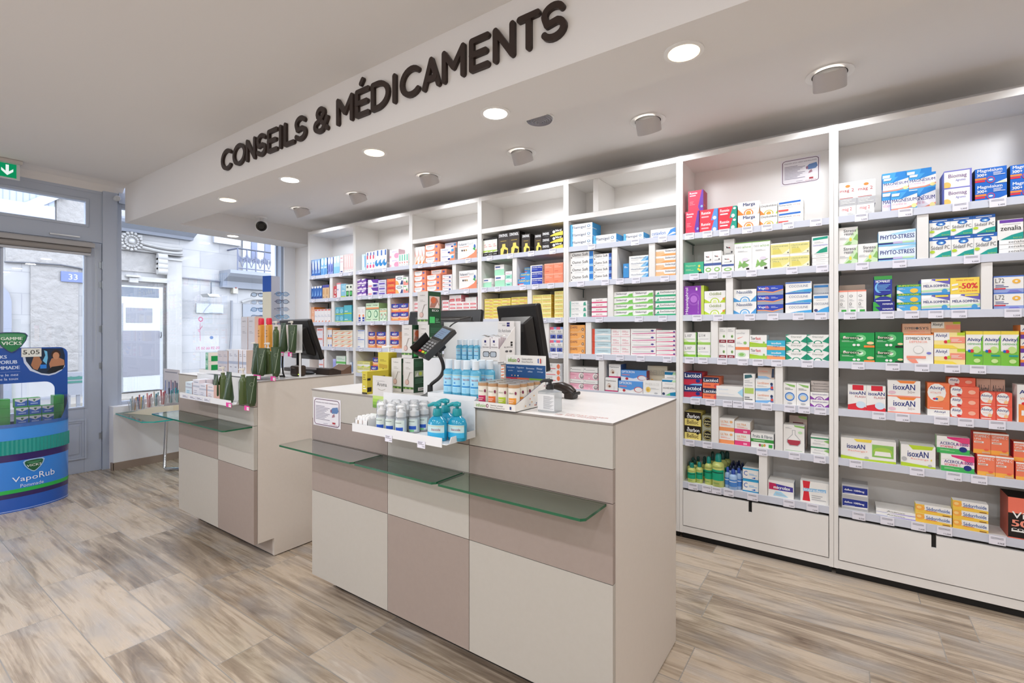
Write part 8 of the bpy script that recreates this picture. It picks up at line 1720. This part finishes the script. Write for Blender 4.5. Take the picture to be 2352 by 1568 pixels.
# drum logo: follows the curve
def on_drum(u, z, o=.004):
    uu = max(-HW * .999, min(HW * .999, u)); return V3(uu, curve(uu) + o, z)
def curved(s, u0, z0, w, h, m, bold=0.0, slope=0.0, o=.004):
    vs, fs, x0, x1, y0, y1 = text_mesh(s, bold); mb_ = MB()
    mb_.add([on_drum(u0 + (x - x0) / (x1 - x0) * w, z0 + (y - y0) / (y1 - y0) * h + slope * (x - x0) / (x1 - x0), o) for x, y in vs], fs, m); return mb_
P = [(-.5, .34), (-.42, .46), (-.2, .5), (.2, .5), (.42, .46), (.5, .34), (.44, .08), (.3, -.2), (.12, -.42), (0, -.5), (-.12, -.42), (-.3, -.2), (-.44, .08)]
mb = MB(); 
for k, (w, h, c_) in enumerate(((.118, .095, '#9fc4e8'), (.102, .080, '#1f5a38'), (.078, .022, '#3a7a54'))):
    mb.poly([on_drum(.074 + a * w, .312 + b * h + (.02 if k == 2 else 0), .005 + k * .0006) for a, b in P], gloss(c_))
mb.build('logo_shield', vd)
curved('VICKS', .034, .305, .080, .017, paper('#eef2ec'), .06, o=.0075).build('logo_print', vd)
curved('Vapo', -.040, .200, .135, .046, paper('#e8eef8'), .06, o=.005).build('logo_print', vd); curved('Rub', .102, .212, .090, .044, paper('#e8eef8'), .0, o=.005).build('logo_print', vd)
curved('Pommade', .002, .166, .125, .024, paper('#d4e0f2'), .02, o=.005).build('logo_print', vd)
# green jars in the bin
JG = mat('#3fae3f', .25, 0, .5, .2)
def jarbox(u, n, z, label):
    c = V3(u, n, z); mb = MB(); w, d, h = .066, .06, .064
    P = lambda a, b_, z_: c + VU * (a * w) + VN * (b_ * d) + UZ * (z_ * h)
    vs = [P(a, b_, z_) for z_ in (0, 1) for b_ in (-.5, .5) for a in (-.5, .5)]
    mb.add(vs, [(0, 2, 3, 1), (4, 5, 7, 6), (0, 1, 5, 4), (2, 6, 7, 3), (0, 4, 6, 2), (1, 3, 7, 5)], paper('#4cb04a'))
    f = lambda a, z_, k: c + VU * (a * w) + VN * (.5 * d + .0003 * k) + UZ * (z_ * h)
    mb.poly([f(-.48, .14, 1), (f(.48, .14, 1)), f(.48, .96, 1), f(-.48, .96, 1)], paper('#2f66b8'))
    mb.poly([f(-.48, .97, 2), f(-.48, .78, 2), f(0, .52, 2), f(.48, .78, 2), f(.48, .97, 2)], paper('#eceae4'))
    mb.poly([f(-.12, .86, 3), f(.12, .86, 3), f(.08, .7, 3), f(0, .6, 3), f(-.08, .7, 3)], paper('#4a7a4a'))
    mb.poly([f(-.3, .3, 3), f(.3, .3, 3), f(.3, .42, 3), f(-.3, .42, 3)], paper('#b8ccec'))
    mb.build('ointment_jar_box', label=label, cat='jar box', group='small jar boxes in the floor display')
zf_ = .6005; rows = ['bottom', 'middle', 'top']
for r in range(3):
    for q in range(3 if r < 2 else 2):
        jarbox(.024 + q * .069 - (.006 if r == 2 else 0), .09, zf_ + r * .065, 'blue, white and green jar box in the floor display, %s row, %s' % (rows[r], ['left', 'middle', 'right'][q]))
for s, nm in ((-1, 'left'), (1, 'right')):
    mb = MB(); u0 = .230 if s > 0 else -.062
    for k in range(3):
        mb.prism([V3(u0 - .030, -.0, zf_ + k * .065), V3(u0 + .030, -.0, zf_ + k * .065), V3(u0 + .030, .085, zf_ + k * .065), V3(u0 - .030, .085, zf_ + k * .065)], (0, 0, .064), JG)
    mb.build('refill_box', label='stack of translucent green refill boxes, %s side of the floor display' % nm, cat='refill box', group='green refill boxes in the floor display')
